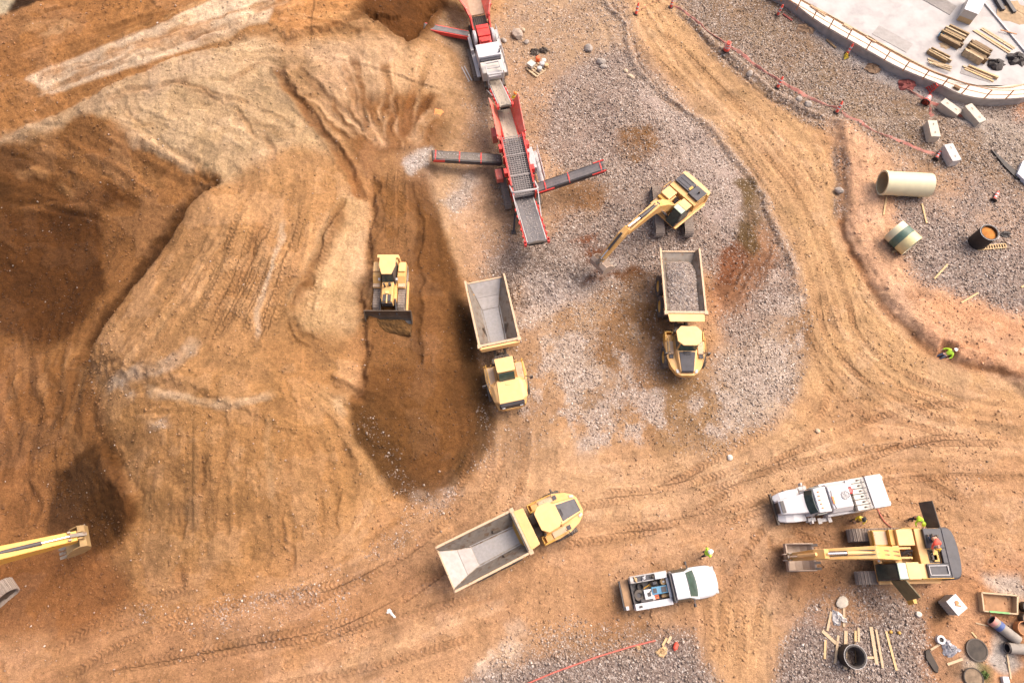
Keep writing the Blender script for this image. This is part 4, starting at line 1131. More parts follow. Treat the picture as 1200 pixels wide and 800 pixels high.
            m.bar((1.2, s * 1.02, .7), (1.4, s * 1.02, 2.2), .07, .07); m.bar((1.2, s * 1.58, .7), (1.4, s * 1.58, 2.2), .07, .07)
            m.build('step', YELD, r)
            mirror_set(r, 2.9, s * 1.5, 2.3, s)
    else:
        body = [(1.45, -1.0), (1.45, -1.55), (2.4, -1.62), (3.3, -1.56), (4.2, -1.25), (4.75, -.85), (4.92, -.5), (4.92, .5), (4.75, .85), (4.2, 1.25), (3.3, 1.56), (2.4, 1.62), (1.45, 1.55), (1.45, 1.0)]
        m = MB(); m.prism(body, 1.3, lambda x, y: 1.92 + .12 * max(0, 1.3 - abs(y)) - max(0, x - 3.4) * .16)
        m.build('tractor_body', YEL, r, bevel=.04)
        m = MB()
        m.hexa([(2.9, -.95, 1.95), (4.7, -.62, 1.75), (4.7, .62, 1.75), (2.9, .95, 1.95)], [(2.9, -.82, 2.42), (4.62, -.55, 2.04), (4.62, .55, 2.04), (2.9, .82, 2.42)])
        m.build('bonnet', YELP, r, bevel=.05)
        m = MB()
        m.hexa([(3.12, -.66, 2.34), (4.60, -.50, 2.0), (4.60, .50, 2.0), (3.12, .66, 2.34)], [(3.12, -.64, 2.42), (4.62, -.48, 2.085), (4.62, .48, 2.085), (3.12, .64, 2.42)])
        m.hexa([(4.60, -.50, 1.8), (4.74, -.47, 1.7), (4.74, .47, 1.7), (4.60, .50, 1.8)], [(4.60, -.48, 2.085), (4.68, -.46, 2.03), (4.68, .46, 2.03), (4.60, .48, 2.085)])
        g = m.build('grille', CHAR, r, bevel=.02)
        m = MB(); m.box(3.08, 3.26, -.32, .32, 2.40, 2.46); m.box(3.3, 3.36, -.25, .25, 2.37, 2.43); m.build('air_intake', BLK, r)
        for s in (-1, 1):
            m = MB(); m.prism([(4.42, s * .8 - .1), (4.72, s * .72 - .1), (4.72, s * .72 + .1), (4.42, s * .8 + .1)], 1.76, 1.86); m.build('headlight', LGRY, r)
        m = MB(); m.hexa([(1.5, -.86, 1.9), (3.0, -.86, 1.9), (3.0, .86, 1.9), (1.5, .86, 1.9)], [(1.55, -.8, 3.36), (2.75, -.74, 3.36), (2.75, .74, 3.36), (1.55, .8, 3.36)])
        cb = m.build('cab', YEL, r, bevel=.03)
        m = MB(); m.hexa([(3.0, -.72, 2.42), (3.02, -.72, 2.42), (3.02, .72, 2.42), (3.0, .72, 2.42)], [(2.78, -.66, 3.3), (2.80, -.66, 3.3), (2.80, .66, 3.3), (2.78, .66, 3.3)])
        m.build('windscreen', GREENGL, cb)
        for s in (-1, 1):
            m = MB(); m.hexa([(1.7, s * .85 - .012, 2.3), (2.85, s * .83 - .012, 2.3), (2.85, s * .83 + .012, 2.3), (1.7, s * .85 + .012, 2.3)], [(1.7, s * .81 - .012, 3.25), (2.7, s * .77 - .012, 3.25), (2.7, s * .77 + .012, 3.25), (1.7, s * .81 + .012, 3.25)])
            m.build('side_window', GLASS, cb)
        m = MB(); m.prism([(1.32, -.62), (1.75, -1.02), (2.62, -.96), (2.98, -.52), (2.98, .52), (2.62, .96), (1.75, 1.02), (1.32, .62)], 3.37, lambda x, y: 3.5 + .03 * (1 - abs(y)))
        m.build('roof', YELP, cb, bevel=.04)
        for s in (-1, 1):
            m = MB(); m.box(2.05, 3.15, s * 1.22 - .22, s * 1.22 + .22, 1.94, 2.02); m.build('walkway', RIM, r)
            m = MB(); m.box(3.2, 3.5, s * 1.2 - .16, s * 1.2 + .16, 1.9, 2.0); m.build('fender_vent', CHAR, r)
            m = MB()
            for x0 in (1.28, 1.62):
                m.box(x0, x0 + .28, s * 1.26 - .26, s * 1.26 + .26, 1.45, 1.52)
            for y_ in (.98, 1.54):
                m.box(1.2, 2.0, s * y_ - .05, s * y_ + .05, 1.2, 2.06)
            m.box(1.2, 1.27, s * 1.26 - .28, s * 1.26 + .28, 1.2, 2.06)
            m.build('step', YELD, r)
            m = MB(); m.tube([(2.0, s * 1.5, 2.0), (2.0, s * 1.5, 2.6), (3.1, s * 1.46, 2.6), (3.15, s * 1.46, 2.0)], .028, 6); m.build('handrail', YELD, r)
            mirror_set(r, 3.05, s * 1.3, 2.2, s)
        m = MB(); m.tube([(1.5, -.95, 1.9), (1.5, -.95, 2.9)], .09, 10); m.build('exhaust_pipe', DARK, r)
    r.scale = (.89,) * 3
    return r

truck_a = hauler('yellow articulated dump truck loaded with gravel beside the digging excavator', 'slim', loaded=True)
place(truck_a, 797, 290, 2.7, 805, 441, 1.5, -5.34, 4.38)
truck_b = hauler('older yellow dump truck with empty bed and broad pale bonnet, beside the dark soil tip', 'wide')
place(truck_b, 568, 327, 2.5, 601, 478, 1.5, -5.34, 4.56)
truck_c = hauler('empty yellow dump truck heading across the haul road behind the white pickup', 'slim')
place(truck_c, 518, 669, 2.5, 683, 588, 1.5, -5.34, 4.38)

def gravel_load(parent_loc, rz):
    m = MB(); r = random.Random(4)
    xs = np.linspace(-5.1, -.28, 26); rings = []
    nx_, ny_ = 26, 13
    vs = []
    for i, x in enumerate(xs):
        for k in range(ny_):
            t = -1 + 2 * k / (ny_ - 1)
            e = (x + 3.0) / 2.4
            z = 2.6 + .3 * (1 - t * t) * max(0, 1 - e * e * .7) - max(0, -3.9 - x) * .3 + r.uniform(-.05, .05)
            hw = .66 + (z - 1.55) / 1.5 * .9
            vs.append((x, t * hw, z if abs(t) < .99 else z - .05))
    fs = [(i * ny_ + k, (i + 1) * ny_ + k, (i + 1) * ny_ + k + 1, i * ny_ + k + 1) for i in range(nx_ - 1) for k in range(ny_ - 1)]
    nb = len(vs)
    m.add(vs, fs, 0)
    for q in range(1100):
        x = r.uniform(-4.9, -.35); t = r.uniform(-.9, .9); e = (x + 3.0) / 2.4
        z = 2.6 + .3 * (1 - t * t) * max(0, 1 - e * e * .7) - max(0, -3.9 - x) * .3; hw = .66 + (z - 1.55) / 1.5 * .9; s = r.uniform(.03, .085)
        c = Vector((x, t * hw, z + s * .2))
        pts = [c + Vector(p) * s * r.uniform(.7, 1.3) for p in ((1, 0, 0), (-1, 0, 0), (0, 1, 0), (0, -1, 0), (0, 0, .8), (0, 0, -.8))]
        m.add(pts, [(0, 2, 4), (2, 1, 4), (1, 3, 4), (3, 0, 4), (2, 0, 5), (1, 2, 5), (3, 1, 5), (0, 3, 5)], r.choice((1, 2, 2, 3)))
    g = [mat('gravel_fill', (.24, .185, .15), .9, var=.4, scale=14, bump=.03), mat('dark_stone', (.16, .125, .11), .9), mat('grey_stone', (.36, .30, .27), .9), mat('pale_stone', (.52, .45, .39), .9)]
    o = m.build('gravel_load', g, None)
    o.location = parent_loc; o.rotation_euler = (0, 0, rz)
    o.scale = (.89,) * 3
    return tag(o, 'heap of grey crushed stone lying in the bed of the loaded dump truck', 'gravel', kind='stuff')
gravel_load(truck_a.location, truck_a.rotation_euler.z)
# =================================================================== CRAWLERS
def crawler_track(parent, L, R, w, y, shoe=.19, name='track', z0=0.0):
    """one endless track of shoes with its roller frame"""
    def loop():
        m = MB(); per = []
        n1 = int((L - 2 * R) / shoe)
        st = []
        for k in range(n1): st.append((-(L / 2 - R) + (k + .5) * (L - 2 * R) / n1, 2 * R, 0))
        na = max(6, int(pi * R / shoe))
        for k in range(na):
            a = pi / 2 - (k + .5) * pi / na; st.append((L / 2 - R + R * cos(a), R + R * sin(a), pi / 2 - a))
        for k in range(n1): st.append(((L / 2 - R) - (k + .5) * (L - 2 * R) / n1, 0, pi))
        for k in range(na):
            a = -pi / 2 - (k + .5) * pi / na; st.append((-(L / 2 - R) + R * cos(a), R + R * sin(a), pi / 2 - a))
        for x, z, a in st:
            m.T = Matrix.Translation((x, 0, z)) @ Matrix.Rotation(a, 4, 'Y')
            m.box(-shoe * .46, shoe * .46, -w / 2, w / 2, -.05, 0)
            m.box(shoe * .16, shoe * .32, -w / 2, w / 2, 0, .045)
            m.box(-shoe * .28, -shoe * .2, -w / 2, w / 2, 0, .03)
        m.T = Matrix.Identity(4)
        return m.build('track', TRACK, None)
    o = cached('track%.2f%.2f%.2f' % (L, R, w), loop, name, parent, (0, y, z0))
    def fr():
        m = MB()
        m.box(-L / 2 + R, L / 2 - R, -w * .3, w * .3, R * .45, R * 1.55)
        for s in (-1, 1): m.lathe([(.05, -w * .32), (R * .82, -w * .32), (R * .82, w * .32), (.05, w * .32)], c=(s * (L / 2 - R), 0, R), axis='y', n=20)
        for k in range(7): m.lathe([(.02, -w * .3), (.13, -w * .3), (.13, w * .3), (.02, w * .3)], c=(-L / 2 + R + (k + .5) * (L - 2 * R) / 7, 0, .16), axis='y', n=10)
        return m.build('roller_frame', DARK, None)
    cached('rf%.2f%.2f%.2f' % (L, R, w), fr, 'roller_frame', o)
    return o

def digger_bucket(parent, P, ang, wd, mtl, S=1.0):
    """bucket hung at P (x, z) in the boom plane; ang turns it (0: teeth point down, mouth towards the machine)"""
    prof = [(0, .1), (.35, .05), (.62, -.28), (.68, -.75), (.48, -1.2), (.1, -1.5), (-.28, -1.62)]
    inner = [(-.22, -1.52), (.1, -1.40), (.42, -1.12), (.58, -.72), (.53, -.30), (.30, -.04), (0, 0)]
    def rot(p): return (P[0] + S * (p[0] * cos(ang) + p[1] * sin(ang)), P[1] + S * (-p[0] * sin(ang) + p[1] * cos(ang)))
    m = MB()
    m.prism_y([rot(p) for p in prof + inner], -wd / 2, wd / 2)
    for s in (-1, 1):
        side = [rot(p) for p in prof] + [rot((-.3, -1.3)), rot((-.25, -.3))]
        m.prism_y(side, s * wd / 2 - .03, s * wd / 2 + .03)
    for k in (-.12, .12): m.prism_y([rot(p) for p in ((-.15, .0), (.32, .05), (.1, .36), (-.1, .36))], k * 1.5 - .04, k * 1.5 + .04)
    b = m.build('bucket', mtl, parent, bevel=.015)
    for k in range(5):
        y = -wd / 2 + .1 + k * (wd - .2) / 4
        t = MB(); t.prism_y([rot(p) for p in ((-.2, -1.64), (-.24, -1.52), (-.52, -1.76))], y - .08, y + .08)
        t.build('tooth', STEEL, b)
    return b

def excavator(label, S, under_rot, boom, stick, bucket_ang, doors=False, bw=1.5, paint=(None, None), bwid=.72, cyl_m=None, thick=1.0, bs=1.0, bmat=None):
    """boom: outline points root, knee, tip; stick: heel, tip — all (x, z) in metres before scaling"""
    Y1, Y2 = paint[0] or YEL, paint[1] or YELP
    r = thing('excavator', label, 'excavator', group='yellow crawler excavators')
    u = MB()
    # ---- undercarriage (turned against the house)
    ub = MB()
    ub.prism([(-1.1, -.9), (1.1, -.9), (1.1, .9), (-1.1, .9)], .55, .95)
    for sx in (-1, 1):
        for sy in (-1, 1): ub.bar((sx * .6, sy * .6, .75), (sx * 1.5, sy * 1.3, .6), .45, .35)
    ub.tube([(0, 0, .9), (0, 0, 1.18)], .75, 24)
    car = ub.build('undercarriage', DARK, r); car.rotation_euler = (0, 0, under_rot)
    for s in (-1, 1): crawler_track(car, 5.2, .5, .80, s * 1.32)
    # ---- house deck
    deck = MB(); deck.prism([(-2.6, -1.55), (1.65, -1.55), (1.65, 1.6), (-2.6, 1.6)], 1.2, 1.42)
    deck.box(-.4, 1.3, -.42, -.28, 1.42, 2.2); deck.box(-.4, 1.3, .16, .30, 1.42, 2.2)
    deck.build('deck', Y1, r, bevel=.03)
    cw = MB()
    back = [(-2.3, -1.56), (-2.3, 1.56)] + [(-2.45 - 1.05 * cos(a), 1.56 * sin(a)) for a in np.linspace(pi / 2, -pi / 2, 13)]
    cwd = .66 if doors else .34
    back = [(-2.35, 1.58)] + [(-2.55 - cwd * cos(a) ** (.5 if doors else .3), 1.58 * sin(a)) for a in np.linspace(pi / 2 - .02, -pi / 2 + .02, 13)] + [(-2.35, -1.58)]
    cw.prism(back, 1.25, 2.42)
    cw.build('counterweight', BLK if doors else Y1, r, bevel=.06)
    eng = MB()
    eng.box(-2.4, -.75, -1.53, 1.5, 1.42, 2.34)
    eng.build('engine_housing', Y1, r, bevel=.03)
    if doors:
        hood = MB()
        pts = [(-1.15, -1.48), (-1.15, -.42), (-1.75, -.42), (-1.75, .55), (-1.15, .55), (-1.15, 1.5)]
        hood.prism([(-2.35, -1.5), (-1.2, -1.5), (-1.2, -.3), (-2.35, -.3)], 2.35, 2.56)
        hood.prism([(-2.35, .62), (-.95, .62), (-.95, 1.48), (-2.35, 1.48)], 2.35, 2.56)
        hood.prism([(-2.35, -.297), (-2.05, -.297), (-2.05, .617), (-2.35, .617)], 2.35, 2.56)
        curve = [(-2.353, 1.5)] + [(-2.53 - .6 * cos(a) ** .5, 1.5 * sin(a)) for a in np.linspace(pi / 2 - .02, -pi / 2 + .02, 13)] + [(-2.353, -1.5)]
        hood.prism(curve, 2.43, 2.58)
        hood.build('engine_hood', CHAR, r, bevel=.03)
        bay = MB()
        bay.box(-2.0, -1.3, -.25, .57, 2.345, 2.37)
        for k in range(4): bay.tube([(-1.95 + .1 * k, -.2 + k * .16, 2.42), (-1.4, -.15 + .17 * k, 2.46)], .05, 8)
        bay.box(-1.75, -1.45, .1, .4, 2.37, 2.5)
        bay.build('engine', DARK, r)
        ye = MB(); ye.box(-1.85, -1.55, -.22, .5, 2.45, 2.50); ye.build('engine_cover', YELD, r)
        fr = MB()
        for a, b in (((-2.2, .75), (-1.05, .75)), ((-2.2, 1.3), (-1.05, 1.3)), ((-2.2, .75), (-2.2, 1.3)), ((-1.05, .75), (-1.05, 1.3))): fr.bar((*a, 2.60), (*b, 2.60), .05, .05)
        fr.build('hood_frame', GRYP, r)
        # opened side door standing out over the track
        d = MB(); d.hexa([(-2.15, -1.58, 1.5), (-1.98, -3.25, 1.5), (-1.93, -3.25, 1.5), (-2.08, -1.58, 1.5)], [(-2.55, -1.58, 2.3), (-2.42, -3.25, 2.32), (-2.36, -3.25, 2.32), (-2.48, -1.58, 2.3)])
        d.build('side_door', DARK, r, bevel=.02)
    else:
        hood = MB()
        hood.box(-2.42, -1.35, -1.48, .18, 2.345, 2.56); hood.box(-2.42, -1.2, .24, 1.46, 2.345, 2.58)
        for k in range(3): hood.bar((-2.3 + k * .38, -1.3, 2.575), (-2.3 + k * .38, -.1, 2.575), .03, .03)
        hood.build('engine_hood', CHAR, r, bevel=.04)
        v = MB(); v.box(-1.95, -1.5, .0, .2, 2.57, 2.62); v.build('hood_badge', YELD, r)
        cap = MB(); cap.prism([(q[0] * 1.0, q[1]) for q in back], 2.42, 2.47); cap.build('counterweight_cap', Y2, r, bevel=.02)
    ex = MB(); ex.tube([(-1.9, .9 if not doors else -1.0, 2.5), (-1.9, .9 if not doors else -1.0, 2.85)], .08, 10); ex.build('exhaust_pipe', DARK, r)
    # right side: tool box, tank, steps
    tb = MB(); tb.box(-.72, .35, -1.52, -.5, 1.42, 2.24); tb.build('fuel_tank', Y2, r, bevel=.04)
    tb = MB(); tb.box(.38, 1.6, -1.52, -.55, 1.42, 1.72); tb.box(.38, .7, -1.52, -.55, 1.72, 2.02); tb.build('tool_box', YELD, r, bevel=.03)
    st = MB(); st.box(.75, 1.55, -1.45, -.62, 1.724, 1.75); st.build('step_plate', RIM, r)
    hose = MB()
    rr = random.Random(3)
    for k in range(9): hose.tube([(-.65 + rr.uniform(0, .3), rr.uniform(-.3, .3), 1.55), (-.3 + rr.uniform(-.2, .2), rr.uniform(-.35, .35), 2.0 + rr.uniform(0, .25)), (.2, rr.uniform(-.25, .15), 1.8)], .04, 6)
    hose.build('hydraulic_hose', BLK, r)
    # ---- cab on the left
    cb = MB(); cb.hexa([(-.1, .55, 1.42), (1.72, .55, 1.42), (1.72, 1.56, 1.42), (-.1, 1.56, 1.42)], [(-.1, .58, 3.0), (1.15, .58, 3.0), (1.15, 1.5, 3.0), (-.1, 1.5, 3.0)])
    cab = cb.build('cab', BLK, r, bevel=.03)
    g = MB(); g.hexa([(1.735, .62, 1.55), (1.75, .62, 1.55), (1.75, 1.5, 1.55), (1.735, 1.5, 1.55)], [(1.19, .64, 2.95), (1.205, .64, 2.95), (1.205, 1.44, 2.95), (1.19, 1.44, 2.95)])
    g.build('windscreen', GLASS, cab)
    g = MB(); g.hexa([(.1, 1.545, 1.9), (1.45, 1.545, 1.9), (1.45, 1.575, 1.9), (.1, 1.575, 1.9)], [(.05, 1.505, 2.9), (1.05, 1.505, 2.9), (1.05, 1.525, 2.9), (.05, 1.525, 2.9)])
    g.build('side_window', GLASS, cab)
    rf = MB(); rf.box(-.16, .62, .54, 1.54, 3.004, 3.10); rf.build('roof', YELP, cab, bevel=.03)
    rg = MB(); rg.box(.625, 1.16, .57, 1.51, 3.004, 3.08); rg.build('roof_window', mat('roof_hatch_glass', (.34, .44, .33), .25, var=.12, dust=.3, dustcol=(.5, .48, .38)), cab, bevel=.02)
    if doors:
        b2 = MB(); b2.box(-1.0, -.2, .6, 1.5, 2.345, 2.42); b2.build('deck_plate', Y2, r, bevel=.02)
        d = MB(); d.hexa([(.95, 1.58, 1.5), (.2, 2.75, 1.5), (.15, 2.70, 1.5), (.88, 1.55, 1.5)], [(.78, 1.58, 2.9), (.08, 2.6, 2.9), (.03, 2.56, 2.9), (.70, 1.55, 2.9)])
        dr = d.build('cab_door', EMBG, cab, bevel=.02)
        d = MB(); d.hexa([(.2, 2.70, 1.5), (.16, 3.0, 1.5), (-.05, 2.98, 1.5), (-.02, 2.68, 1.5)], [(.08, 2.62, 2.0), (.05, 2.9, 2.0), (-.16, 2.9, 2.0), (-.14, 2.60, 2.0)])
        d.build('door_edge', YELD, dr)
    ld = MB(); ld.box(-2.3, 1.6, 1.603, 1.75, 1.22, 1.34); ld.build('catwalk', Y2, r, bevel=.02)
    hr = MB(); hr.tube([(-.7, -1.5, 2.2), (-.7, -1.5, 2.9), (.3, -1.5, 2.9), (.35, -1.5, 2.2)], .025, 6); hr.build('handrail', YELD, r); hr = MB(); hr.tube([(-2.3, 1.5, 2.4), (-2.3, 1.5, 2.8), (-.4, 1.5, 2.8), (-.35, 1.5, 2.4)], .025, 6); hr.build('handrail', YELD, r)
    # ---- boom, stick, cylinders
    root, knee, tip = [Vector((p[0], 0, p[1])) for p in boom]
    heel, stip = [Vector((p[0], 0, p[1])) for p in stick]
    def taper(path, hs, ws, name, mt, par):
        rings = []
        for i, p in enumerate(path):
            d = (path[min(i + 1, len(path) - 1)] - path[max(i - 1, 0)]).normalized()
            nrm = Vector((-d.z, 0, d.x)); h, w = hs[i] / 2, ws[i] / 2
            h *= thick; rings.append([tuple(p + nrm * h + Vector((0, -w, 0))), tuple(p + nrm * h + Vector((0, w, 0))), tuple(p - nrm * h + Vector((0, w, 0))), tuple(p - nrm * h + Vector((0, -w, 0)))])
        m = MB(); m.loft(rings); return m.build(name, mt, par, bevel=.03)
    k1 = root.lerp(knee, .55) + Vector((0, 0, .15)); k2 = knee.lerp(tip, .5) + Vector((0, 0, .04))
    bm_ = taper([root, k1, knee, k2, tip], [.6, .85, 1.0, .78, .5], [bwid, bwid, bwid * .96, bwid * .88, bwid * .8], 'boom', Y1, r)
    hp = tip if (heel - tip).length > .3 else heel
    tipj = heel + (stip - heel) * .22
    sk = taper([heel, tipj, heel.lerp(stip, .6), stip], [.4, .78, .58, .36], [bwid * .72, bwid * .78, bwid * .68, bwid * .6], 'stick', Y1, r)
    dv = (tip - knee).normalized(); nv = Vector((-dv.z, 0, dv.x))
    if nv.z < 0: nv = -nv
    def cyl(a, b, f, rad, par, y=0):
        a, b = Vector(a), Vector(b); mpt = a.lerp(b, f)
        off = Vector((0, y, 0))
        m = MB(); m.tube([a + off, mpt + off], rad, 12); m.build('cylinder', cyl_m or BLK, par, smooth=True)
        m = MB(); m.tube([mpt + off, b + off], rad * .55, 10); m.build('cylinder_rod', CHROME, par, smooth=True)
    cyl(knee.lerp(root, .15) + nv * .62, heel + (heel - stip).normalized() * .05 + nv * .12, .62, .13 if cyl_m else .19, bm_)
    for s in (-1, 1): cyl((1.25, 0, 1.35), knee.lerp(root, .25) - Vector((0, 0, .1)), .6, .12, bm_, s * .42)
    for s in (-1, 1):
        br = MB(); br.prism_y([(root.x - .35, 1.42), (root.x + .55, 1.42), (root.x + .2, root.z + .2), (root.x - .2, root.z + .2)], s * .46 - .05, s * .46 + .05)
        br.build('boom_bracket', Y1, r)
    # hoses on the boom
    h2 = MB()
    for s in (-.12, .12): h2.tube([root + Vector((0, s, .45)), k1 + Vector((0, s, .5)), knee + nv * .52 + Vector((0, s, 0)), tip + nv * .3 + Vector((0, s, 0))], .035, 6)
    h2.build('hydraulic_line', BLK, bm_)
    sd_ = (stip - heel).normalized(); sn = Vector((-sd_.z, 0, sd_.x))
    if sn.x < 0: sn = -sn
    cyl(heel.lerp(stip, .15) + sn * .42, stip - sd_ * .35 + sn * .38, .65, .11, sk)
    lk = MB()
    for s in (-.2, .2): lk.bar(tuple(stip - sd_ * .4 + Vector((0, s, 0))), tuple(stip - sd_ * .35 + sn * .45 + Vector((0, s, 0))), .08, .14)
    lk.bar(tuple(stip - sd_ * .35 + sn * .42), (stip.x + .3 * cos(bucket_ang) + .2, 0, stip.z - .1), .18, .12)
    lk.build('bucket_link', STEEL, sk)
    digger_bucket(r, (stip.x, stip.z - .08), bucket_ang, bw, bmat or mat('bucket_steel', (.33, .25, .20), .7, dust=.6, var=.2, dustcol=(.42, .31, .22), bump=.01), bs)
    r.scale = (S, S, S)
    return r

def stand(root, u, v, h, rz_deg):
    x, y, z = GD(u, v, h)
    root.location = (x, y, z); root.rotation_euler = (0, 0, radians(rz_deg))
    return root
EX_A = excavator('yellow excavator perched on the crushed stone heap, boom reaching towards the loaded dump truck', .87, radians(90 - 221), ((.55, 2.0), (3.3, 4.5), (6.7, 4.3)), ((6.6, 4.85), (9.35, 2.35)), .55, bw=1.6, bs=1.15)
stand(EX_A, 789, 243, 1.0, 221)
EX_B = excavator('stripped-down excavator with black engine cover and opened doors parked beside the white service truck', 1.02, radians(0), ((.55, 2.0), (2.9, 3.75), (5.8, 3.1)), ((5.6, 3.65), (6.95, 1.1)), 1.38, doors=True, bw=1.65, bwid=.78, cyl_m=YELP, bs=1.06)
stand(EX_B, 1046, 651, 0.6, 181)
EX_C = excavator('yellow excavator cut off by the left picture edge, digging below the soil heap', 1.2, radians(22), ((.55, 2.0), (2.4, 4.6), (4.6, 5.0)), ((4.2, 5.5), (7.9, 3.1)), .75, bw=1.1, paint=(YELD, YEL), bwid=.9, thick=1.3, bs=.98, bmat=mat('ochre_bucket', (.30, .19, .07), .7, dust=.6, var=.25, dustcol=(.30, .20, .11), bump=.01))
EX_C.rotation_euler = (0, 0, radians(23)); EX_C.location = (-36.0, .6, HZ(-35, 1))

# ------------------------------------------------------------------ bulldozer
def bulldozer():
    r = thing('bulldozer', 'yellow bulldozer pushing dark soil down the lane with its wide blade', 'bulldozer')
    for s in (-1, 1): crawler_track(r, 4.3, .52, .62, s * 1.08, shoe=.21)
    m = MB(); m.box(-2.1, 1.6, -.7, .7, .55, 1.35); m.build('hull', YEL, r, bevel=.03)
    m = MB(); m.hexa([(.1, -.52, 1.35), (2.05, -.5, 1.2), (2.05, .5, 1.2), (.1, .52, 1.35)], [(.1, -.5, 2.1), (1.95, -.46, 1.95), (1.95, .46, 1.95), (.1, .5, 2.1)])
    m.build('bonnet', YEL, r, bevel=.05)
    m = MB(); m.box(1.3, 1.95, -.34, .34, 1.97, 2.05); m.box(1.97, 2.08, -.44, .44, 1.25, 1.9); m.build('radiator_grille', BLK, r)
    m = MB(); m.bar((1.35, 0, 2.06), (2.1, 0, 2.0), .1, .08); m.box(1.0, 1.25, -.15, .15, 2.04, 2.12); m.build('hood_strap', YELP, r)
    m = MB(); m.tube([(.6, -.22, 2.0), (.6, -.22, 2.65)], .08, 10); m.tube([(.45, .2, 2.05), (.45, .2, 2.4)], .12, 12); m.build('exhaust_pipe', BLK, r)
    for s in (-1, 1):
        m = MB(); m.hexa([(-2.0, s * 1.07 - .36, 1.2), (.35, s * 1.07 - .36, 1.2), (.35, s * 1.07 + .36, 1.2), (-2.0, s * 1.07 + .36, 1.2)], [(-1.95, s * 1.07 - .34, 1.85), (-.55, s * 1.07 - .34, 1.85), (-.55, s * 1.07 + .34, 1.85), (-1.95, s * 1.07 + .34, 1.85)])
        m.build('fender', YEL, r, bevel=.04)
        m = MB(); m.box(-1.85, -.95, s * 1.1 - .3, s * 1.1 + .3, 1.853, 2.0); m.build('fender_tank', YELP, r, bevel=.03)
        m = MB(); m.box(-.4, .3, s * 1.1 - .3, s * 1.1 + .3, 1.43, 1.47); m.build('step_plate', RIM, r)
    m = MB(); m.hexa([(-1.7, -.68, 1.35), (.15, -.56, 1.35), (.15, .56, 1.35), (-1.7, .68, 1.35)], [(-1.62, -.66, 2.95), (-.3, -.5, 2.95), (-.3, .5, 2.95), (-1.62, .66, 2.95)])
    cab = m.build('cab', BLK, r, bevel=.03)
    m = MB(); m.hexa([(.165, -.48, 2.15), (.18, -.48, 2.15), (.18, .48, 2.15), (.165, .48, 2.15)], [(-.25, -.44, 2.88), (-.235, -.44, 2.88), (-.235, .44, 2.88), (-.25, .44, 2.88)])
    m.build('windscreen', GLASS, cab)
    m = MB(); m.prism([(-1.72, -.7), (-.95, -.7), (-.12, -.42), (-.12, .42), (-.95, .7), (-1.72, .7)], 2.955, 3.07); m.build('roof', YELP, cab, bevel=.04)
    m = MB(); m.box(-2.05, -1.74, -.92, .92, 2.75, 2.98)
    for s in (-1, 1): m.box(-2.05, -1.8, s * .86 - .1, s * .86 + .1, 1.3, 2.75)
    m.build('roll_bar', YELP, r, bevel=.03)
    m = MB(); m.box(-2.35, -1.9, -.6, .6, .7, 1.6); m.box(-2.9, -2.35, -.25, .25, .8, 1.3); m.build('ripper_frame', YEL, r, bevel=.03)
    for s in (-1, 1):
        m = MB(); m.bar((-.6, s * 1.5, .55), (2.7, s * 1.55, .45), .18, .28); m.build('push_arm', YEL, r, bevel=.02)
        m = MB(); m.tube([(1.5, s * .62, 1.6), (2.7, s * .75, .9)], .09, 10); m.build('lift_cylinder', BLK, r, smooth=True)
    prof = [(2.98, .08), (2.72, .35), (2.56, .7), (2.50, 1.05), (2.52, 1.45), (2.62, 1.48), (2.62, 1.05), (2.69, .7), (2.84, .36), (3.12, .05)]
    m = MB(); m.prism_y(prof, -2.0, 2.0)
    for s in (-1, 1): m.prism_y([(2.7, .1), (3.25, .02), (3.05, .7), (2.62, 1.5), (2.46, 1.3)], s * 2.0 - .04, s * 2.0 + .04)
    for s in (-1, -.35, .35, 1): m.bar((2.62, s * 1.4, .3), (2.46, s * 1.4, 1.2), .12, .1, up=(1, 0, 0))
    b = m.build('blade', mat('blade_steel', (.10, .08, .065), .5, metal=.3, dust=.5, var=.3, dustcol=(.19, .12, .065), scale=2), r, bevel=.01)
    m = MB(); m.prism_y([(3.13, .03), (3.18, .03), (2.99, .24), (2.955, .24)], -2.03, 2.03); m.build('cutting_edge', STEEL, b)
    for s in (-1, 1):
        m = MB(); m.box(-.2, .0, s * .75 - .08, s * .75 + .08, 2.0, 2.2); m.build('work_lamp', LGRY, r)
    r.scale = (.82,) * 3
    return r
dozer = bulldozer()
place(dozer, 456, 301, 2.0, 456, 377, .2, -1.64, 2.4)
_dz = HZ(dozer.location.x + cos(dozer.rotation_euler.z) * 2, dozer.location.y + sin(dozer.rotation_euler.z) * 2) - HZ(dozer.location.x - cos(dozer.rotation_euler.z) * 2, dozer.location.y - sin(dozer.rotation_euler.z) * 2)
dozer.rotation_euler = Euler((0, -atan2(_dz, 4.0), dozer.rotation_euler.z))

m = MB(); rr_ = random.Random(8); nx_, ny_ = 9, 22; vs = []
for i in range(nx_):
    for k in range(ny_):
        a, b = i / (nx_ - 1), -1 + 2 * k / (ny_ - 1)
        h = .62 * sin(pi * min(1, .5 + a * .5)) * (1 - abs(b) ** 4) + rr_.uniform(-.05, .05) - (.12 if a > .95 else 0)
        vs.append((a * 1.15 + rr_.uniform(-.03, .03), b * 1.85, h))
fs = [(i * ny_ + k, (i + 1) * ny_ + k, (i + 1) * ny_ + k + 1, i * ny_ + k + 1) for i in range(nx_ - 1) for k in range(ny_ - 1)]
nb = len(vs); vs += [(x, y, -.5) for x, y, z in vs]
ring = [i * ny_ for i in range(nx_)] + [(nx_ - 1) * ny_ + k for k in range(1, ny_)] + [i * ny_ + ny_ - 1 for i in range(nx_ - 2, -1, -1)] + list(range(ny_ - 2, 0, -1))
fs += [(ring[i], ring[(i + 1) % len(ring)], ring[(i + 1) % len(ring)] + nb, ring[i] + nb) for i in range(len(ring))]
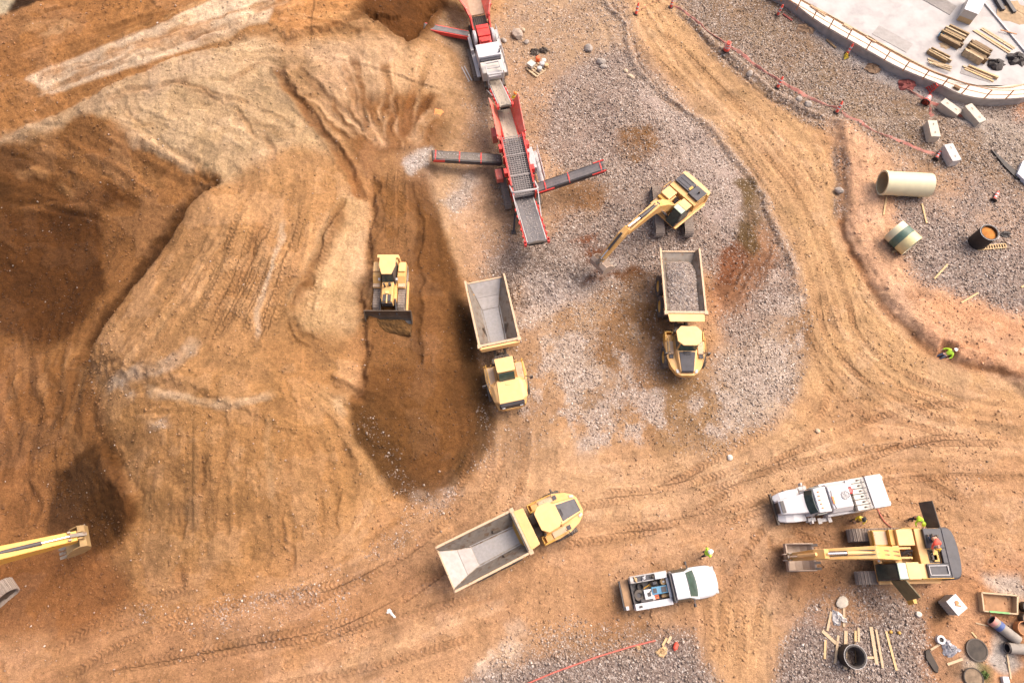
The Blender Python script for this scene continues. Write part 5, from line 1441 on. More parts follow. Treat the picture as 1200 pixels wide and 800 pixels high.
m.add(vs, fs)
sh = m.build('soil_heap', mat('fresh_soil', (.105, .05, .013), .95, var=.35, scale=3, bump=.05), None)
c_, s_ = cos(dozer.rotation_euler.z), sin(dozer.rotation_euler.z)
sx_, sy_ = dozer.location.x + c_ * 2.42, dozer.location.y + s_ * 2.42
sh.location = (sx_, sy_, HZ(sx_ + c_ * .4, sy_ + s_ * .4) - .05); sh.rotation_euler = (0, 0, dozer.rotation_euler.z); sh.scale = (.82, .82, .82)
tag(sh, 'roll of dark fresh soil pushed up in front of the bulldozer blade', 'soil', kind='stuff')
# =================================================================== SCREENING AND CRUSHING PLANT
def conveyor(parent, name, p0, p1, bw, belt_m, side_m, depth=.42, rollers=True, stones=0, seed=1, frame_m=None):
    """inclined belt conveyor from p0 to p1 (belt top); returns its frame part"""
    p0, p1 = Vector(p0), Vector(p1); d = (p1 - p0).normalized()
    s = d.cross(Vector((0, 0, 1))).normalized(); n = s.cross(d).normalized()
    m = MB()
    for k in (-1, 1):
        m.bar(p0 + s * k * (bw / 2 + .07) - n * depth * .4, p1 + s * k * (bw / 2 + .07) - n * depth * .4, .08, depth, up=tuple(n))
    L = (p1 - p0).length
    for i in range(int(L / .9) + 1):
        c = p0 + d * min(L - .05, i * .9 + .05)
        m.bar(c - s * (bw / 2 + .05) - n * depth * .55, c + s * (bw / 2 + .05) - n * depth * .55, .07, .07)
    fr = m.build(name, side_m, parent)
    m = MB(); e = bw * .2
    st = lambda c: [tuple(c - s * bw / 2 + n * .07), tuple(c - s * e), tuple(c + s * e), tuple(c + s * bw / 2 + n * .07), tuple(c + s * bw / 2 + n * .04), tuple(c + s * e - n * .03), tuple(c - s * e - n * .03), tuple(c - s * bw / 2 + n * .04)]
    m.loft([st(p0 - n * .12 - d * .12), st(p0), st(p0.lerp(p1, .5)), st(p1), st(p1 - n * .12 + d * .12)])
    b = m.build('belt', belt_m, fr)
    m = MB(); m.bar(p0 - n * .42, p1 - n * .42, bw * .9, .03, up=tuple(n)); m.build('return_belt', BLK, fr)
    for c in (p0, p1):
        m = MB(); m.tube([c - s * (bw / 2 + .12) - n * .12, c + s * (bw / 2 + .12) - n * .12], .13, 12); m.build('drum', DARK, fr)
    if stones:
        r = random.Random(seed); m = MB()
        for q in range(stones):
            c = p0.lerp(p1, r.random()) + s * r.uniform(-bw * .38, bw * .38) + n * .04; z = r.uniform(.025, .07)
            m.add([tuple(c + Vector(v) * z) for v in ((1, 0, 0), (-1, 0, 0), (0, 1, 0), (0, -1, 0), (0, 0, .8), (0, 0, -.8))], [(0, 2, 4), (2, 1, 4), (1, 3, 4), (3, 0, 4), (2, 0, 5), (1, 2, 5), (3, 1, 5), (0, 3, 5)])
        o = m.build('stone_stream', mat('belt_stone', (.38, .33, .30), .9, var=.4, scale=9), fr); o['kind'] = 'stuff'
    return fr
def railing(parent, pts, h, mt, name='safety_rail', r=.03):
    m = MB()
    for z in (h, h * .55): m.tube([(p[0], p[1], p[2] + z) for p in pts], r, 6)
    for p in pts: m.tube([(p[0], p[1], p[2]), (p[0], p[1], p[2] + h)], r, 6)
    return m.build(name, mt, parent)

def screener():
    r = thing('screening_plant', 'red mobile screening plant with grey mesh deck and three belt conveyors', 'screener')
    # chassis and crawlers
    m = MB()
    for s in (-1, 1): m.box(-6.2, 3.4, s * .75 - .1, s * .75 + .1, 1.0, 1.35)
    for x in (-6, -3.5, -1, 1.5, 3.3): m.box(x - .1, x + .1, -.7, .7, 1.02, 1.3)
    for x in (-3.2, 1.6):
        for s in (-1, 1): m.bar((x, s * .78, 1.3), (x, s * .95, 2.9), .14, .14)
    m.build('chassis', DARK, r)
    for s in (-1, 1): crawler_track(r, 4.2, .42, .55, s * 1.35)
    # feed hopper: side wings with a dipping outline, belt floor between
    for s in (-1, 1):
        m = MB()
        top = [(-7.3, 3.9), (-6.9, 4.05), (-6.0, 3.95), (-5.0, 3.7), (-4.1, 3.45), (-3.3, 3.2)]
        ri = []
        for x, z in top:
            yo = 1.28 - .0 * x if x < -6.2 else 1.22
            yb = .62
            ri.append([(x, s * yb, 2.35), (x, s * (yo), z), (x, s * (yo + .07), z), (x, s * (yb + .10), 2.30)])
        m.loft(ri)
        w = m.build('hopper_wing', PINKRED, r)
        m = MB()
        for q in range(4): m.bar((-6.9 + q * 1.1, s * .8, 2.3), (-6.9 + q * 1.1, s * 1.29, 3.35), .1, .12)
        m.bar((-7.2, s * .85, 2.35), (-3.3, s * .8, 2.3), .14, .2)
        m.build('wing_brace', RED, w)
    conveyor(r, 'feed_conveyor', (-7.2, 0, 2.2), (-3.0, 0, 2.85), 1.2, BELTD, RED, stones=60, seed=2)
    # screen box
    for s in (-1, 1):
        m = MB(); m.hexa([(-3.4, s * .98 - .06, 2.2), (2.4, s * .98 - .06, 1.7), (2.4, s * .98 + .06, 1.7), (-3.4, s * .98 + .06, 2.2)], [(-3.4, s * .98 - .06, 3.45), (2.4, s * .98 - .06, 2.75), (2.4, s * .98 + .06, 2.75), (-3.4, s * .98 + .06, 3.45)])
        sb = m.build('screen_side', RED, r)
        m = MB()
        for x in (-2.4, .0): m = MB(); m.box(x - .25, x + .25, s * 1.2 - .14, s * 1.2 + .14, 2.4 - x * .1, 3.0 - x * .1); m.build('spring_housing', RED, sb)
        for x in (-3.0, -1.3, .9, 2.0): m = MB(); m.box(x - .07, x + .07, s * 1.1 - .06, s * 1.1 + .06, 2.1 - x * .09, 3.1 - x * .11); m.build('side_rib', RED, sb)
    deck = mat('screen_mesh', (.25, .22, .21), .6, metal=.3, dust=.5, var=.15, dustcol=(.36, .31, .28))
    zt = lambda x: 3.2 - (x + 3.4) * .118
    m = MB()
    for k in range(9):
        y = -.86 + k * .215; m.bar((-3.35, y, zt(-3.35)), (2.35, y, zt(2.35)), .035, .05)
    for k in range(30):
        x = -3.3 + k * .194; m.bar((x, -.9, zt(x) - .02), (x, .9, zt(x) - .02), .045, .045)
    for x in (-1.5, .5): m.bar((x, -.92, zt(x) + .03), (x, .92, zt(x) + .03), .1, .06)
    m.build('screen_deck', deck, r)
    m = MB(); m.hexa([(-3.35, -.9, zt(-3.35) - .35), (2.35, -.9, zt(2.35) - .35), (2.35, .9, zt(2.35) - .35), (-3.35, .9, zt(-3.35) - .35)], [(-3.35, -.9, zt(-3.35) - .3), (2.35, -.9, zt(2.35) - .3), (2.35, .9, zt(2.35) - .3), (-3.35, .9, zt(-3.35) - .3)])
    m.build('lower_deck', BELT, r)
    # hoop and tail conveyor
    m = MB()
    m.tube([(1.3, 1.12, 2.6), (2.5, 1.12, 3.35), (2.6, .95, 3.42), (2.6, -.95, 3.42), (2.5, -1.12, 3.35), (1.3, -1.12, 2.6)], .075, 8)
    m.build('tail_hoop', LGRY, r, smooth=True)
    t = conveyor(r, 'tail_conveyor', (2.0, 0, 1.7), (7.4, 0, 3.1), 1.45, BELT, LGRY, stones=170, seed=3)
    for s in (-1, 1):
        m = MB(); m.bar((2.8, s * .92, 1.85), (7.5, s * .92, 3.05), .07, .1)
        for q in range(6): m.box(3.4 + q * .78, 3.6 + q * .78, s * .99 - .07, s * .99 + .07, 1.9 + q * .2, 2.15 + q * .2)
        m.box(7.2, 7.6, s * .98 - .1, s * .98 + .1, 2.8, 3.15)
        m.build('edge_rail', RED, t)
        m = MB(); m.bar((2.5, s * 1.1, 3.3), (4.8, s * .95, 2.55), .08, .08); m.build('strut', LGRY, t)
    # wing conveyors on both sides: image left (local right) and image right
    c1 = conveyor(r, 'side_conveyor', (-2.3, -1.2, 1.6), (-2.75, -7.1, 3.1), .75, mat('side_belt', (.12, .10, .085), .8, dust=.6, var=.2, dustcol=(.22, .18, .15), scale=9, bump=.01), BLK, stones=70, seed=4)
    m = MB()
    for q in (.3, .62, .97):
        p = Vector((-2.3, -1.2, 1.55)).lerp(Vector((-2.75, -7.1, 3.05)), q)
        m.bar(p + Vector((-.5, .1, 0)), p + Vector((.5, -.1, 0)), .1, .22); m.build('belt_bracket', RED, c1); m = MB()
    m.bar((-2.25, -6.2, 2.75), (-2.3, -7.2, 2.95), .12, .3)
    m.build('belt_bracket', RED, c1)
    c2 = conveyor(r, 'side_conveyor', (1.3, 1.2, 1.5), (1.35, 7.1, 3.3), .75, BELT, BLK, seed=5)
    m = MB()
    for q in (.15, .5, .97):
        p = Vector((1.3, 1.2, 1.45)).lerp(Vector((1.35, 7.1, 3.25)), q)
        m.bar(p + Vector((-.5, 0, 0)), p + Vector((.5, 0, 0)), .1, .2); m.build('belt_bracket', RED, c2); m = MB()
    m.bar((1.85, 6.1, 2.95), (1.85, 7.3, 3.3), .1, .16); m.build('belt_bracket', RED, c2); m = MB(); m.bar((.8, 6.4, 3.05), (.8, 7.3, 3.32), .1, .16); m.build('belt_bracket', RED, c2); m = MB(); m.bar((1.8, 1.3, 1.5), (1.85, 2.8, 1.95), .1, .14)
    m.build('belt_bracket', RED, c2)
    for c, y, x, z in ((c1, -4.4, -2.55, 2.3), (c2, 4.2, 1.3, 2.3)):
        m = MB()
        for s in (-1, 1): m.bar((x + s * .4, y, z - .1), (x + s * .25, y * .45, 1.0), .06, .06)
        m.build('prop', BLK, c)
    # power pack, ladder walkway with white rail
    m = MB(); m.box(-2.9, -.6, 1.1, 1.75, 1.0, 1.9); m.build('power_pack', GRYP, r, bevel=.04)
    m = MB(); m.box(-3.0, .6, 1.75, 2.25, .95, 1.0); w = m.build('walkway', GRYP, r)
    railing(w, [(-2.9, 2.22, 1.0), (-1.8, 2.22, 1.0), (-.7, 2.22, 1.0), (.5, 2.22, 1.0)], 1.0, LGRY)
    m = MB(); m.box(-2.2, .3, 2.19, 2.21, 1.25, 1.9); m.build('guard_panel', WHTD, w)
    m = MB(); m.box(-1.4, -.3, -1.95, -1.35, .9, 1.5); m.build('tank', PINKRED, r, bevel=.03)
    m = MB(); m.box(-5.6, -4.6, -1.5, -1.0, .9, 1.9); m.build('tank', PINKRED, r, bevel=.03)
    for s in (-1, 1):
        m = MB(); m.bar((3.2, s * 1.0, 1.1), (4.4, s * 1.35, .06), .16, .2); m.box(4.2, 4.6, s * 1.35 - .2, s * 1.35 + .2, .0, .07); m.build('jack_leg', BLK, r)
    r.scale = (.91,) * 3
    return r
scr = screener()
place(scr, 590, 116, 3.2, 629, 279, 2.7, -6.64, 6.73)

def crusher():
    r = thing('crushing_plant', 'red and white mobile rock crusher feeding the screening plant', 'crusher')
    m = MB()
    for s in (-1, 1): m.box(-4.4, 4.0, s * .95 - .12, s * .95 + .12, 1.0, 1.4)
    for x in (-4.2, -2, 0, 2, 3.9): m.box(x - .12, x + .12, -.85, .85, 1.02, 1.35)
    m.build('chassis', DARK, r)
    for s in (-1, 1): crawler_track(r, 3.9, .48, .6, s * 1.5, z0=0)
    for s in (-1, 1):
        m = MB(); ri = []
        for x, z, yo in ((-7.6, 4.4, 2.35), (-6.4, 4.5, 2.1), (-5.2, 4.3, 1.65), (-4.1, 3.9, 1.15), (-3.5, 3.5, .95)):
            ri.append([(x, s * .72, 2.7), (x, s * yo, z), (x, s * (yo + .16), z), (x, s * .84, 2.62)])
        m.loft(ri); w = m.build('hopper_wing', SAFR if False else PINKRED, r)
        m = MB()
        m.bar((-3.4, s * .9, 2.0), (-3.3, s * 1.0, 3.5), .12, .3); m.build('wing_brace', RED, w); m = MB(); m.bar((-3.6, s * .95, 3.45), (-1.9, s * .88, 2.7), .12, .18)
        m.build('wing_brace', RED, w)
        for q in range(3): m = MB(); m.bar((-6.6 + q * 1.2, s * .9, 2.6), (-6.6 + q * 1.2, s * 1.9 - s * q * .25, 3.8), .1, .12); m.build('wing_rib', RED, w)
    m = MB(); m.hexa([(-7.2, -.72, 2.6), (-4.4, -.72, 2.45), (-4.4, .72, 2.45), (-7.2, .72, 2.6)], [(-7.2, -.72, 2.72), (-4.4, -.72, 2.57), (-4.4, .72, 2.57), (-7.2, .72, 2.72)])
    m.build('feeder_pan', mat('dusty_feeder', (.38, .30, .22), .8, dust=.5, var=.15), r)
    m = MB(); m.box(-4.4, -2.5, -.8, .8, 1.9, 2.35)
    for k in range(8): m.bar((-4.35, -.7 + k * .2, 2.42), (-2.6, -.7 + k * .2, 2.38), .07, .1)
    m.build('grizzly_screen', DARK, r)
    m = MB(); m.box(-2.45, -1.0, -.62, .62, 1.5, 3.1); m.hexa([(-1.0, -.6, 1.6), (-.3, -.6, 1.6), (-.3, .6, 1.6), (-1.0, .6, 1.6)], [(-1.0, -.6, 2.95), (-.3, -.6, 2.7), (-.3, .6, 2.7), (-1.0, .6, 2.95)])
    m.box(-2.0, -1.9, -.6, .6, 3.1, 3.16); m.box(-.7, -.35, -.45, .45, 2.8, 3.0)
    m.build('crusher_box', RED, r, bevel=.03)
    for s in (-1, 1):
        m = MB(); m.lathe([(.05, -.16), (.72, -.16), (.78, -.1), (.78, .1), (.72, .16), (.05, .16)], c=(-1.5, s * .92, 2.35), axis='y', n=28); m.build('flywheel', GRYP, r, smooth=True)
        m = MB(); m.box(-2.9, 2.6, s * 1.35 - .18, s * 1.35 + .18, 1.42, 1.52); m.box(-2.6, -.4, s * 1.42 - .14, s * 1.42 + .14, 1.52, 2.0); m.build('side_platform', GRYP, r)
    m = MB(); m.box(-.1, 1.55, -1.15, 1.15, 1.45, 2.95); m.build('engine_cowl', WHT, r, bevel=.06)
    m = MB(); m.box(1.55, 1.85, -.98, 1.05, 1.5, 2.7); m.box(1.2, 1.35, .95, 1.08, 2.95, 3.3); m.build('cooling_slot', CHAR, r)
    m = MB(); m.box(1.85, 3.3, -1.1, 1.1, 1.45, 2.6); m.build('rear_housing', WHTD, r, bevel=.08)
    m = MB()
    for s in (-1, 1): m.bar((2.5, s * .68, 3.05), (4.3, s * .72, 3.35), .14, .12); m.bar((4.3, s * .72, 3.35), (4.2, s * .72, 1.4), .1, .1)
    for x, z in ((2.5, 3.05), (4.25, 3.35)): m.bar((x, -.75, z), (x, .75, z), .13, .12)
    m.bar((3.3, -.68, 3.15), (3.3, .68, 3.15), .08, .08)
    m.build('magnet_frame', LGRY, r)
    m = MB(); m.box(3.4, 4.1, -.62, .62, 2.55, 2.85); m.build('belt_magnet', GRYP, r, bevel=.03)
    t = conveyor(r, 'discharge_conveyor', (2.6, 0, 1.1), (8.6, 0, 3.9), 1.05, BELTD, LGRY, stones=60, seed=8)
    for s in (-1, 1):
        m = MB(); m.bar((4.8, s * .68, 2.0), (8.8, s * .68, 3.85), .08, .16); m.box(8.4, 8.8, s * .7 - .1, s * .7 + .1, 3.6, 4.0)
        for q in range(4): m.box(5.4 + q * .8, 5.55 + q * .8, s * .76 - .06, s * .76 + .06, 2.2 + q * .37, 2.5 + q * .37)
        m.build('edge_rail', RED, t)
        m = MB(); m.bar((4.3, s * .95, 1.4), (6.4, s * .8, 2.9), .07, .07); m.build('strut', LGRY, t)
    c = conveyor(r, 'side_conveyor', (-2.6, -1.4, 2.0), (-3.6, -5.6, 3.0), .62, BELT, RED, seed=9)
    m = MB(); m.bar((-3.0, -2.5, 1.9), (-3.35, -5.2, 2.5), .1, .12); m.build('prop', DARK, c)
    m = MB()
    for x in (-2.8, -1.4, 0, 1.4): m.tube([(x, 1.5, 1.5), (x, 1.5, 2.5)], .03, 6)
    m.tube([(-2.8, 1.5, 2.5), (1.4, 1.5, 2.5)], .03, 6); m.build('safety_rail', GRYP, r)
    r.scale = (.86,) * 3
    return r
cru = crusher()
place(cru, 570, 51, 2.5, 592, 126, 3.3, -.08, 7.4)
# =================================================================== WHITE TRUCKS
def service_truck():
    r = thing('service_truck', 'white bonneted lube truck with tank body parked nose left above the excavator', 'service truck')
    m = MB()
    for s in (-1, 1): m.box(-4.0, 4.0, s * .42 - .08, s * .42 + .08, .75, 1.0)
    m.box(4.05, 4.2, -1.2, 1.2, .5, .85)
    m.build('chassis', DARK, r)
    for x, rm in ((3.0, 0), (-1.9, 1), (-3.1, 1)):
        for s in (-1, 1):
            wheel(r, 'road', x, s * 1.02, .52, .52, .30, s, LGRY, lugs=30)
            if rm: wheel(r, 'road', x, s * .70, .52, .52, .30, s, LGRY, lugs=30)
    # bonnet: narrow at the nose, wings over the front wheels
    m = MB()
    m.loft([[(1.9, -.78, .9), (1.9, .78, .9), (1.9, .74, 1.95), (1.9, -.74, 1.95)], [(3.3, -.66, .8), (3.3, .66, .8), (3.3, .62, 1.78), (3.3, -.62, 1.78)], [(4.02, -.56, .7), (4.02, .56, .7), (4.0, .52, 1.6), (4.0, -.52, 1.6)]])
    m.build('bonnet', WHT, r, bevel=.07)
    for s in (-1, 1):
        m = MB()
        ri = []
        for x, z, y0, y1 in ((1.95, .95, .70, 1.22), (2.3, 1.18, .70, 1.24), (3.0, 1.26, .64, 1.22), (3.6, 1.16, .58, 1.14), (4.05, .92, .52, .98)):
            ri.append([(x, s * y0, z - .3), (x, s * y1, z - .35), (x, s * y1, z), (x, s * y0, z + .06)])
        m.loft(ri); w = m.build('wing', WHT, r, bevel=.04)
        m = MB(); m.box(4.03, 4.09, s * .78 - .12, s * .78 + .12, .75, .92); m.build('headlight', LGRY, w)
        m = MB(); m.tube([(1.75, s * 1.0, 1.6), (1.95, s * 1.45, 1.75)], .03, 6); m.box(1.9, 2.02, s * 1.45 - .1, s * 1.45 + .1, 1.45, 1.95); m.build('mirror', LGRY, r)
        m = MB(); m.box(1.2, 1.9, s * 1.2 - .16, s * 1.2 + .16, .55, .62); m.box(1.25, 1.85, s * 1.22 - .14, s * 1.22 + .14, .9, .97); m.build('cab_step', LGRY, r)
    m = MB(); m.hexa([(4.0, -.42, .75), (4.06, -.40, .75), (4.06, .40, .75), (4.0, .42, .75)], [(3.86, -.44, 1.62), (4.04, -.40, 1.55), (4.04, .40, 1.55), (3.86, .44, 1.62)]); m.box(3.62, 3.9, -.46, .46, 1.66, 1.70); m.build('grille', BLK, r)
    m = MB(); m.hexa([(.55, -1.02, .95), (1.95, -.98, .95), (1.95, .98, .95), (.55, 1.02, .95)], [(.55, -.95, 2.62), (1.5, -.90, 2.58), (1.5, .90, 2.58), (.55, .95, 2.62)])
    c = m.build('cab', WHT, r, bevel=.06)
    m = MB()
    pts = [(-.88, 0), (-.5, .09), (0, .12), (.5, .09), (.88, 0)]
    m.loft([[(1.93 + dx, y, 1.95), (1.96 + dx, y, 1.95), (1.56 + dx, y * .95, 2.52), (1.53 + dx, y * .95, 2.52)] for y, dx in pts])
    m.build('windscreen', GLASS, c)
    for s in (-1, 1):
        m = MB(); m.box(.85, 1.6, s * 1.0 - .03, s * 1.0 + .03, 1.75, 2.3); m.build('side_window', GLASS, c)
    for k in range(5):
        m = MB(); y = -.6 + k * .3; m.box(1.18 - abs(y) * .1, 1.3 - abs(y) * .1, y - .05, y + .05, 2.60, 2.67); m.build('marker_lamp', AMBER, c)
    # body: dome section with fan vent, then tank hatches and flat rear deck
    m = MB(); m.loft([[(-1.15, -1.1, .95), (-1.15, 1.1, .95), (-1.15, 1.08, 2.3), (-1.15, .8, 2.72), (-1.15, -.8, 2.72), (-1.15, -1.08, 2.3)], [(.45, -1.1, .95), (.45, 1.1, .95), (.45, 1.08, 2.3), (.45, .8, 2.72), (.45, -.8, 2.72), (.45, -1.08, 2.3)]])
    b = m.build('tank_body', WHT, r, bevel=.06)
    m = MB(); m.lathe([(.30, 2.70), (.34, 2.78), (.28, 2.80), (.25, 2.74)], c=(-.75, -.05, 0), n=24); m.lathe([(.0, 2.735), (.26, 2.735), (.26, 2.75), (.0, 2.75)], c=(-.75, -.05, 0), n=20)
    for k in range(4): m.bar((-.75 + .25 * cos(k * pi / 4), -.05 + .25 * sin(k * pi / 4), 2.77), (-.75 - .25 * cos(k * pi / 4), -.05 - .25 * sin(k * pi / 4), 2.77), .04, .03)
    m.build('fan_vent', GRYP, b)
    m = MB(); m.box(-1.02, -.5, .26, .30, 2.725, 2.74); m.box(-1.12, .4, .36, .39, 2.725, 2.75); m.box(-1.12, .4, -.47, -.44, 2.725, 2.75); m.build('roof_seam', WHTD, b)
    m = MB(); m.box(.22, .36, -.1, .45, 2.73, 2.82); m.build('hose_reel', AMBER, b)
    m = MB(); m.tube([(.3, .45, 2.78), (.2, .85, 2.78), (.35, .9, 2.9)], .035, 6); m.tube([(.3, -.1, 2.78), (.25, -.55, 2.78)], .03, 6); m.build('hose', GRYP, b)
    m = MB(); m.box(-1.55, -1.18, -1.1, 1.1, 1.0, 1.9); m.box(-1.5, -1.25, -1.08, -.2, 1.9, 2.15); m.build('pump_bay', BLK, r)
    m = MB(); m.lathe([(.0, 1.95), (.24, 1.95), (.24, 2.35), (.18, 2.4), (.0, 2.4)], c=(-1.4, -.35, 0), n=18); m.build('red_drum', REDLENS, r, smooth=True)
    m = MB(); m.box(-1.55, -1.17, -1.12, -.62, 2.16, 2.5); m.build('white_locker', WHT, r, bevel=.03)
    hat = mat('hatch_grey', (.60, .58, .55), .5, dust=.3, var=.08, dustcol=(.5, .44, .38))
    for k in range(6):
        y = -1.02 + k * .408
        m = MB(); m.box(-2.82, -1.6, y - .185, y + .185, 1.0, 2.18); h = m.build('oil_tank', WHTD if k % 2 else WHTD, r, bevel=.03)
        m = MB(); m.box(-1.95, -1.63, y - .15, y + .15, 2.185, 2.2); m.build('tank_plate', hat, h)
        m = MB(); m.tube([(-2.25, y, 2.18), (-2.25, y, 2.27)], .065, 10); m.tube([(-2.4, y, 2.21), (-2.15, y, 2.21)], .03, 6); m.build('filler_cap', DARK, h)
    m = MB(); m.box(-2.62, -1.6, -1.02, 1.02, .95, 1.3); m.build('tank_bed', GRYP, r)
    m = MB()
    m.tube([(-2.7, -1.15, 2.3), (-2.7, 1.15, 2.3)], .03, 6); m.tube([(-2.55, -1.1, 2.24), (-2.55, .6, 2.24)], .022, 6)
    m.tube([(-2.7, .9, 2.3), (-2.5, 1.05, 2.34), (-2.8, 1.1, 2.3)], .025, 6); m.build('hose_line', GRYP, r)
    m = MB(); m.box(-4.15, -2.86, -1.22, 1.22, .95, 2.3); m.build('rear_locker', WHT, r, bevel=.04)
    for s in (-1, 1):
        m = MB(); m.box(-4.32, -4.17, s * .98 - .12, s * .98 + .12, 1.5, 2.1); m.build('rear_lamp_box', WHT, r, bevel=.03)
        m = MB(); m.box(-2.85, .5, s * 1.14 - .1, s * 1.14 + .1, .6, 1.55); m.build('side_locker', WHT, r, bevel=.02)
    m = MB(); m.box(-4.2, -4.152, -1.1, 1.1, 1.0, 1.1); m.build('rear_stripe', REDLENS, r)
    m = MB()
    for x in (.2, 1.0): m.box(x - .14, x + .14, 1.2, 1.62, .98, 1.03)
    m.box(.3, .9, 1.25, 1.5, .6, .9); m.build('side_platform', LGRY, r)
    r.scale = (.87,) * 3
    return r
svc = service_truck()
place(svc, 1040, 573, 2.0, 908, 596, 1.0, -3.65, 3.56)

def pickup():
    r = thing('pickup_truck', 'white pickup with open service body full of tools on the haul road', 'pickup')
    m = MB(); m.box(-3.1, 2.6, -.9, .9, .42, .62); m.build('chassis', DARK, r)
    for x in (2.0, -1.75):
        for s in (-1, 1): wheel(r, 'pick', x, s * .88, .40, .40, .27, s, LGRY, lugs=30, hub=.6)
    body = lambda z0, z1: None
    m = MB()
    ri = []
    for x, w, z in ((.55, 1.0, 1.12), (1.35, 1.0, 1.16), (2.1, .99, 1.14), (2.5, .96, 1.09), (2.75, .89, 1.04), (2.93, .76, .98), (3.03, .58, .92), (3.08, .35, .88)):
        ri.append([(x, -w, .5), (x, w, .5), (x, w, z - .14), (x, w * .86, z), (x, 0, z + .05), (x, -w * .86, z), (x, -w, z - .14)])
    m.loft(ri); m.build('body', WHT, r, bevel=.04, smooth=True)
    m = MB(); m.box(3.02, 3.1, -.8, .8, .45, .68); m.build('bumper', BLK, r, bevel=.03)
    m = MB()
    m.loft([[(.0, -.98, .55), (.0, .98, .55), (.0, .97, 1.2), (.05, .78, 1.84), (.05, -.78, 1.84), (.0, -.97, 1.2)], [(1.0, -1.0, .55), (1.0, 1.0, .55), (1.0, .98, 1.2), (.85, .77, 1.86), (.85, -.77, 1.86), (1.0, -.98, 1.2)], [(1.62, -1.0, .55), (1.62, 1.0, .55), (1.62, .97, 1.16), (1.58, .90, 1.18), (1.58, -.90, 1.18), (1.62, -.97, 1.16)]])
    c = m.build('cab', WHT, r, bevel=.03)
    m = MB()
    m.loft([[(1.55 + dx, y, 1.215), (1.58 + dx, y, 1.215), (.97 + dx * .7, y * .88, 1.83), (.94 + dx * .7, y * .88, 1.83)] for y, dx in ((-.82, -.04), (-.4, .03), (0, .05), (.4, .03), (.82, -.04))])
    m.build('windscreen', GREENGL, c)
    for s in (-1, 1):
        m = MB(); m.hexa([(.1, s * .985 - .015, 1.22), (1.3, s * .985 - .015, 1.22), (1.3, s * .985 + .015, 1.22), (.1, s * .985 + .015, 1.22)], [(.1, s * .82 - .015, 1.76), (.9, s * .82 - .015, 1.76), (.9, s * .82 + .015, 1.76), (.1, s * .82 + .015, 1.76)])
        m.build('side_window', GLASS, c)
        m = MB(); m.bar((1.25, s * .98, 1.22), (1.2, s * 1.22, 1.28), .05, .05); m.box(1.12, 1.22, s * 1.3 - .1, s * 1.3 + .1, 1.15, 1.5); m.build('mirror', BLK, c)
        m = MB(); m.box(2.86, 3.0, s * .72 - .12, s * .72 + .12, .82, .93); m.build('headlight', LGRY, r)
    m = MB(); m.box(-.12, -.03, -.85, .85, .9, 1.75); m.build('headache_rack', BLK, r)
    m = MB(); m.box(-.3, -.14, -.6, .6, 1.25, 1.32); m.build('tie_bar', WHT, r)
    # service body: side lockers, load floor
    m = MB(); m.box(-2.55, -.15, -.62, .62, .68, .74); m.box(-2.6, -2.5, -.62, .62, .68, 1.0); m.build('load_floor', BLK, r)
    for s in (-1, 1):
        m = MB(); m.box(-2.6, -.15, s * .83 - .2, s * .83 + .2, .6, 1.28); lk = m.build('side_locker', WHT if s < 0 else WHTD, r, bevel=.03)
        m = MB(); m.box(-2.0, -.3, s * 1.035 - .004, s * 1.035 + .006, .72, 1.02); m.build('locker_panel', mat('dark_violet_panel', (.05, .035, .09), .4), lk)
        if s > 0:
            m = MB(); m.box(-2.35, -1.05, .66, .98, 1.283, 1.30); m.build('locker_tray', CHAR, lk)
            m = MB(); m.box(-1.0, -.22, .62, 1.0, 1.285, 1.5); m.build('locker_lid', WHT, lk, bevel=.03)
            m = MB(); m.bar((-2.6, 1.03, 1.33), (-.2, 1.03, 1.33), .05, .08); m.bar((-2.6, .64, 1.33), (-1.1, .64, 1.33), .04, .07); m.box(-2.6, -2.4, .7, .96, 1.283, 1.42); m.build('locker_rail', LGRY, lk)
        else:
            m = MB(); m.box(-2.35, -2.15, -.9, -.76, 1.283, 1.34); m.build('locker_latch', BLK, lk)
    m = MB(); m.box(-3.18, -2.66, -.95, .95, .62, .72); m.build('rear_step', mat('rusty_step', (.33, .19, .10), .8, dust=.4, var=.25, dustcol=(.4, .26, .15)), r, bevel=.02)
    m = MB(); m.box(-3.28, -3.2, -.9, .9, .5, .78); m.build('rear_bumper', BLK, r)
    m = MB(); m.box(-3.16, -2.95, -.92, -.68, .722, .90); m.build('white_canister', WHT, r, bevel=.03)
    return r
pk = pickup()
place(pk, 727, 698, .8, 842, 678, 1.0, -3.25, 3.06)
def on(root, lx, ly, lz):
    p = Matrix.Translation(root.location) @ root.rotation_euler.to_matrix().to_4x4() @ Vector((lx * root.scale[0], ly * root.scale[0], lz * root.scale[0]))
    return (p.x, p.y, p.z)
pz = pk.rotation_euler.z
# cargo of the pickup
m = MB(); m.lathe([(.16, -.13), (.33, -.14), (.37, -.06), (.37, .06), (.33, .14), (.16, .13)], n=28); o = m.build('used_tyre', RUB, None, smooth=True); o.location = on(pk, -2.15, -.15, .89); tag(o, 'black spare tyre lying at the tail of the white pickup bed', 'tyre')
o2 = MB(); o2.lathe([(.0, -.02), (.15, -.02), (.15, .04), (.0, .04)], n=16); o2.build('hub_hole', CHAR, o)
o = thing('tool_chest', 'white tool chest between spare tyre and blue welder in the pickup bed', 'tool chest', on(pk, -1.55, -.18, .75), pz)
m = MB(); m.box(-.3, .3, -.3, .3, 0, .45); m.build('chest_body', WHT, o, bevel=.03)
m = MB(); m.box(-.1, .12, -.14, .1, .452, .48); m.tube([(-.05, 0, .48), (.2, .2, .5)], .03, 6); m.build('chest_latch', BLK, o)
o = thing('welder_set', 'blue welding generator in the middle of the white pickup bed', 'generator', on(pk, -.82, -.04, .75), pz)
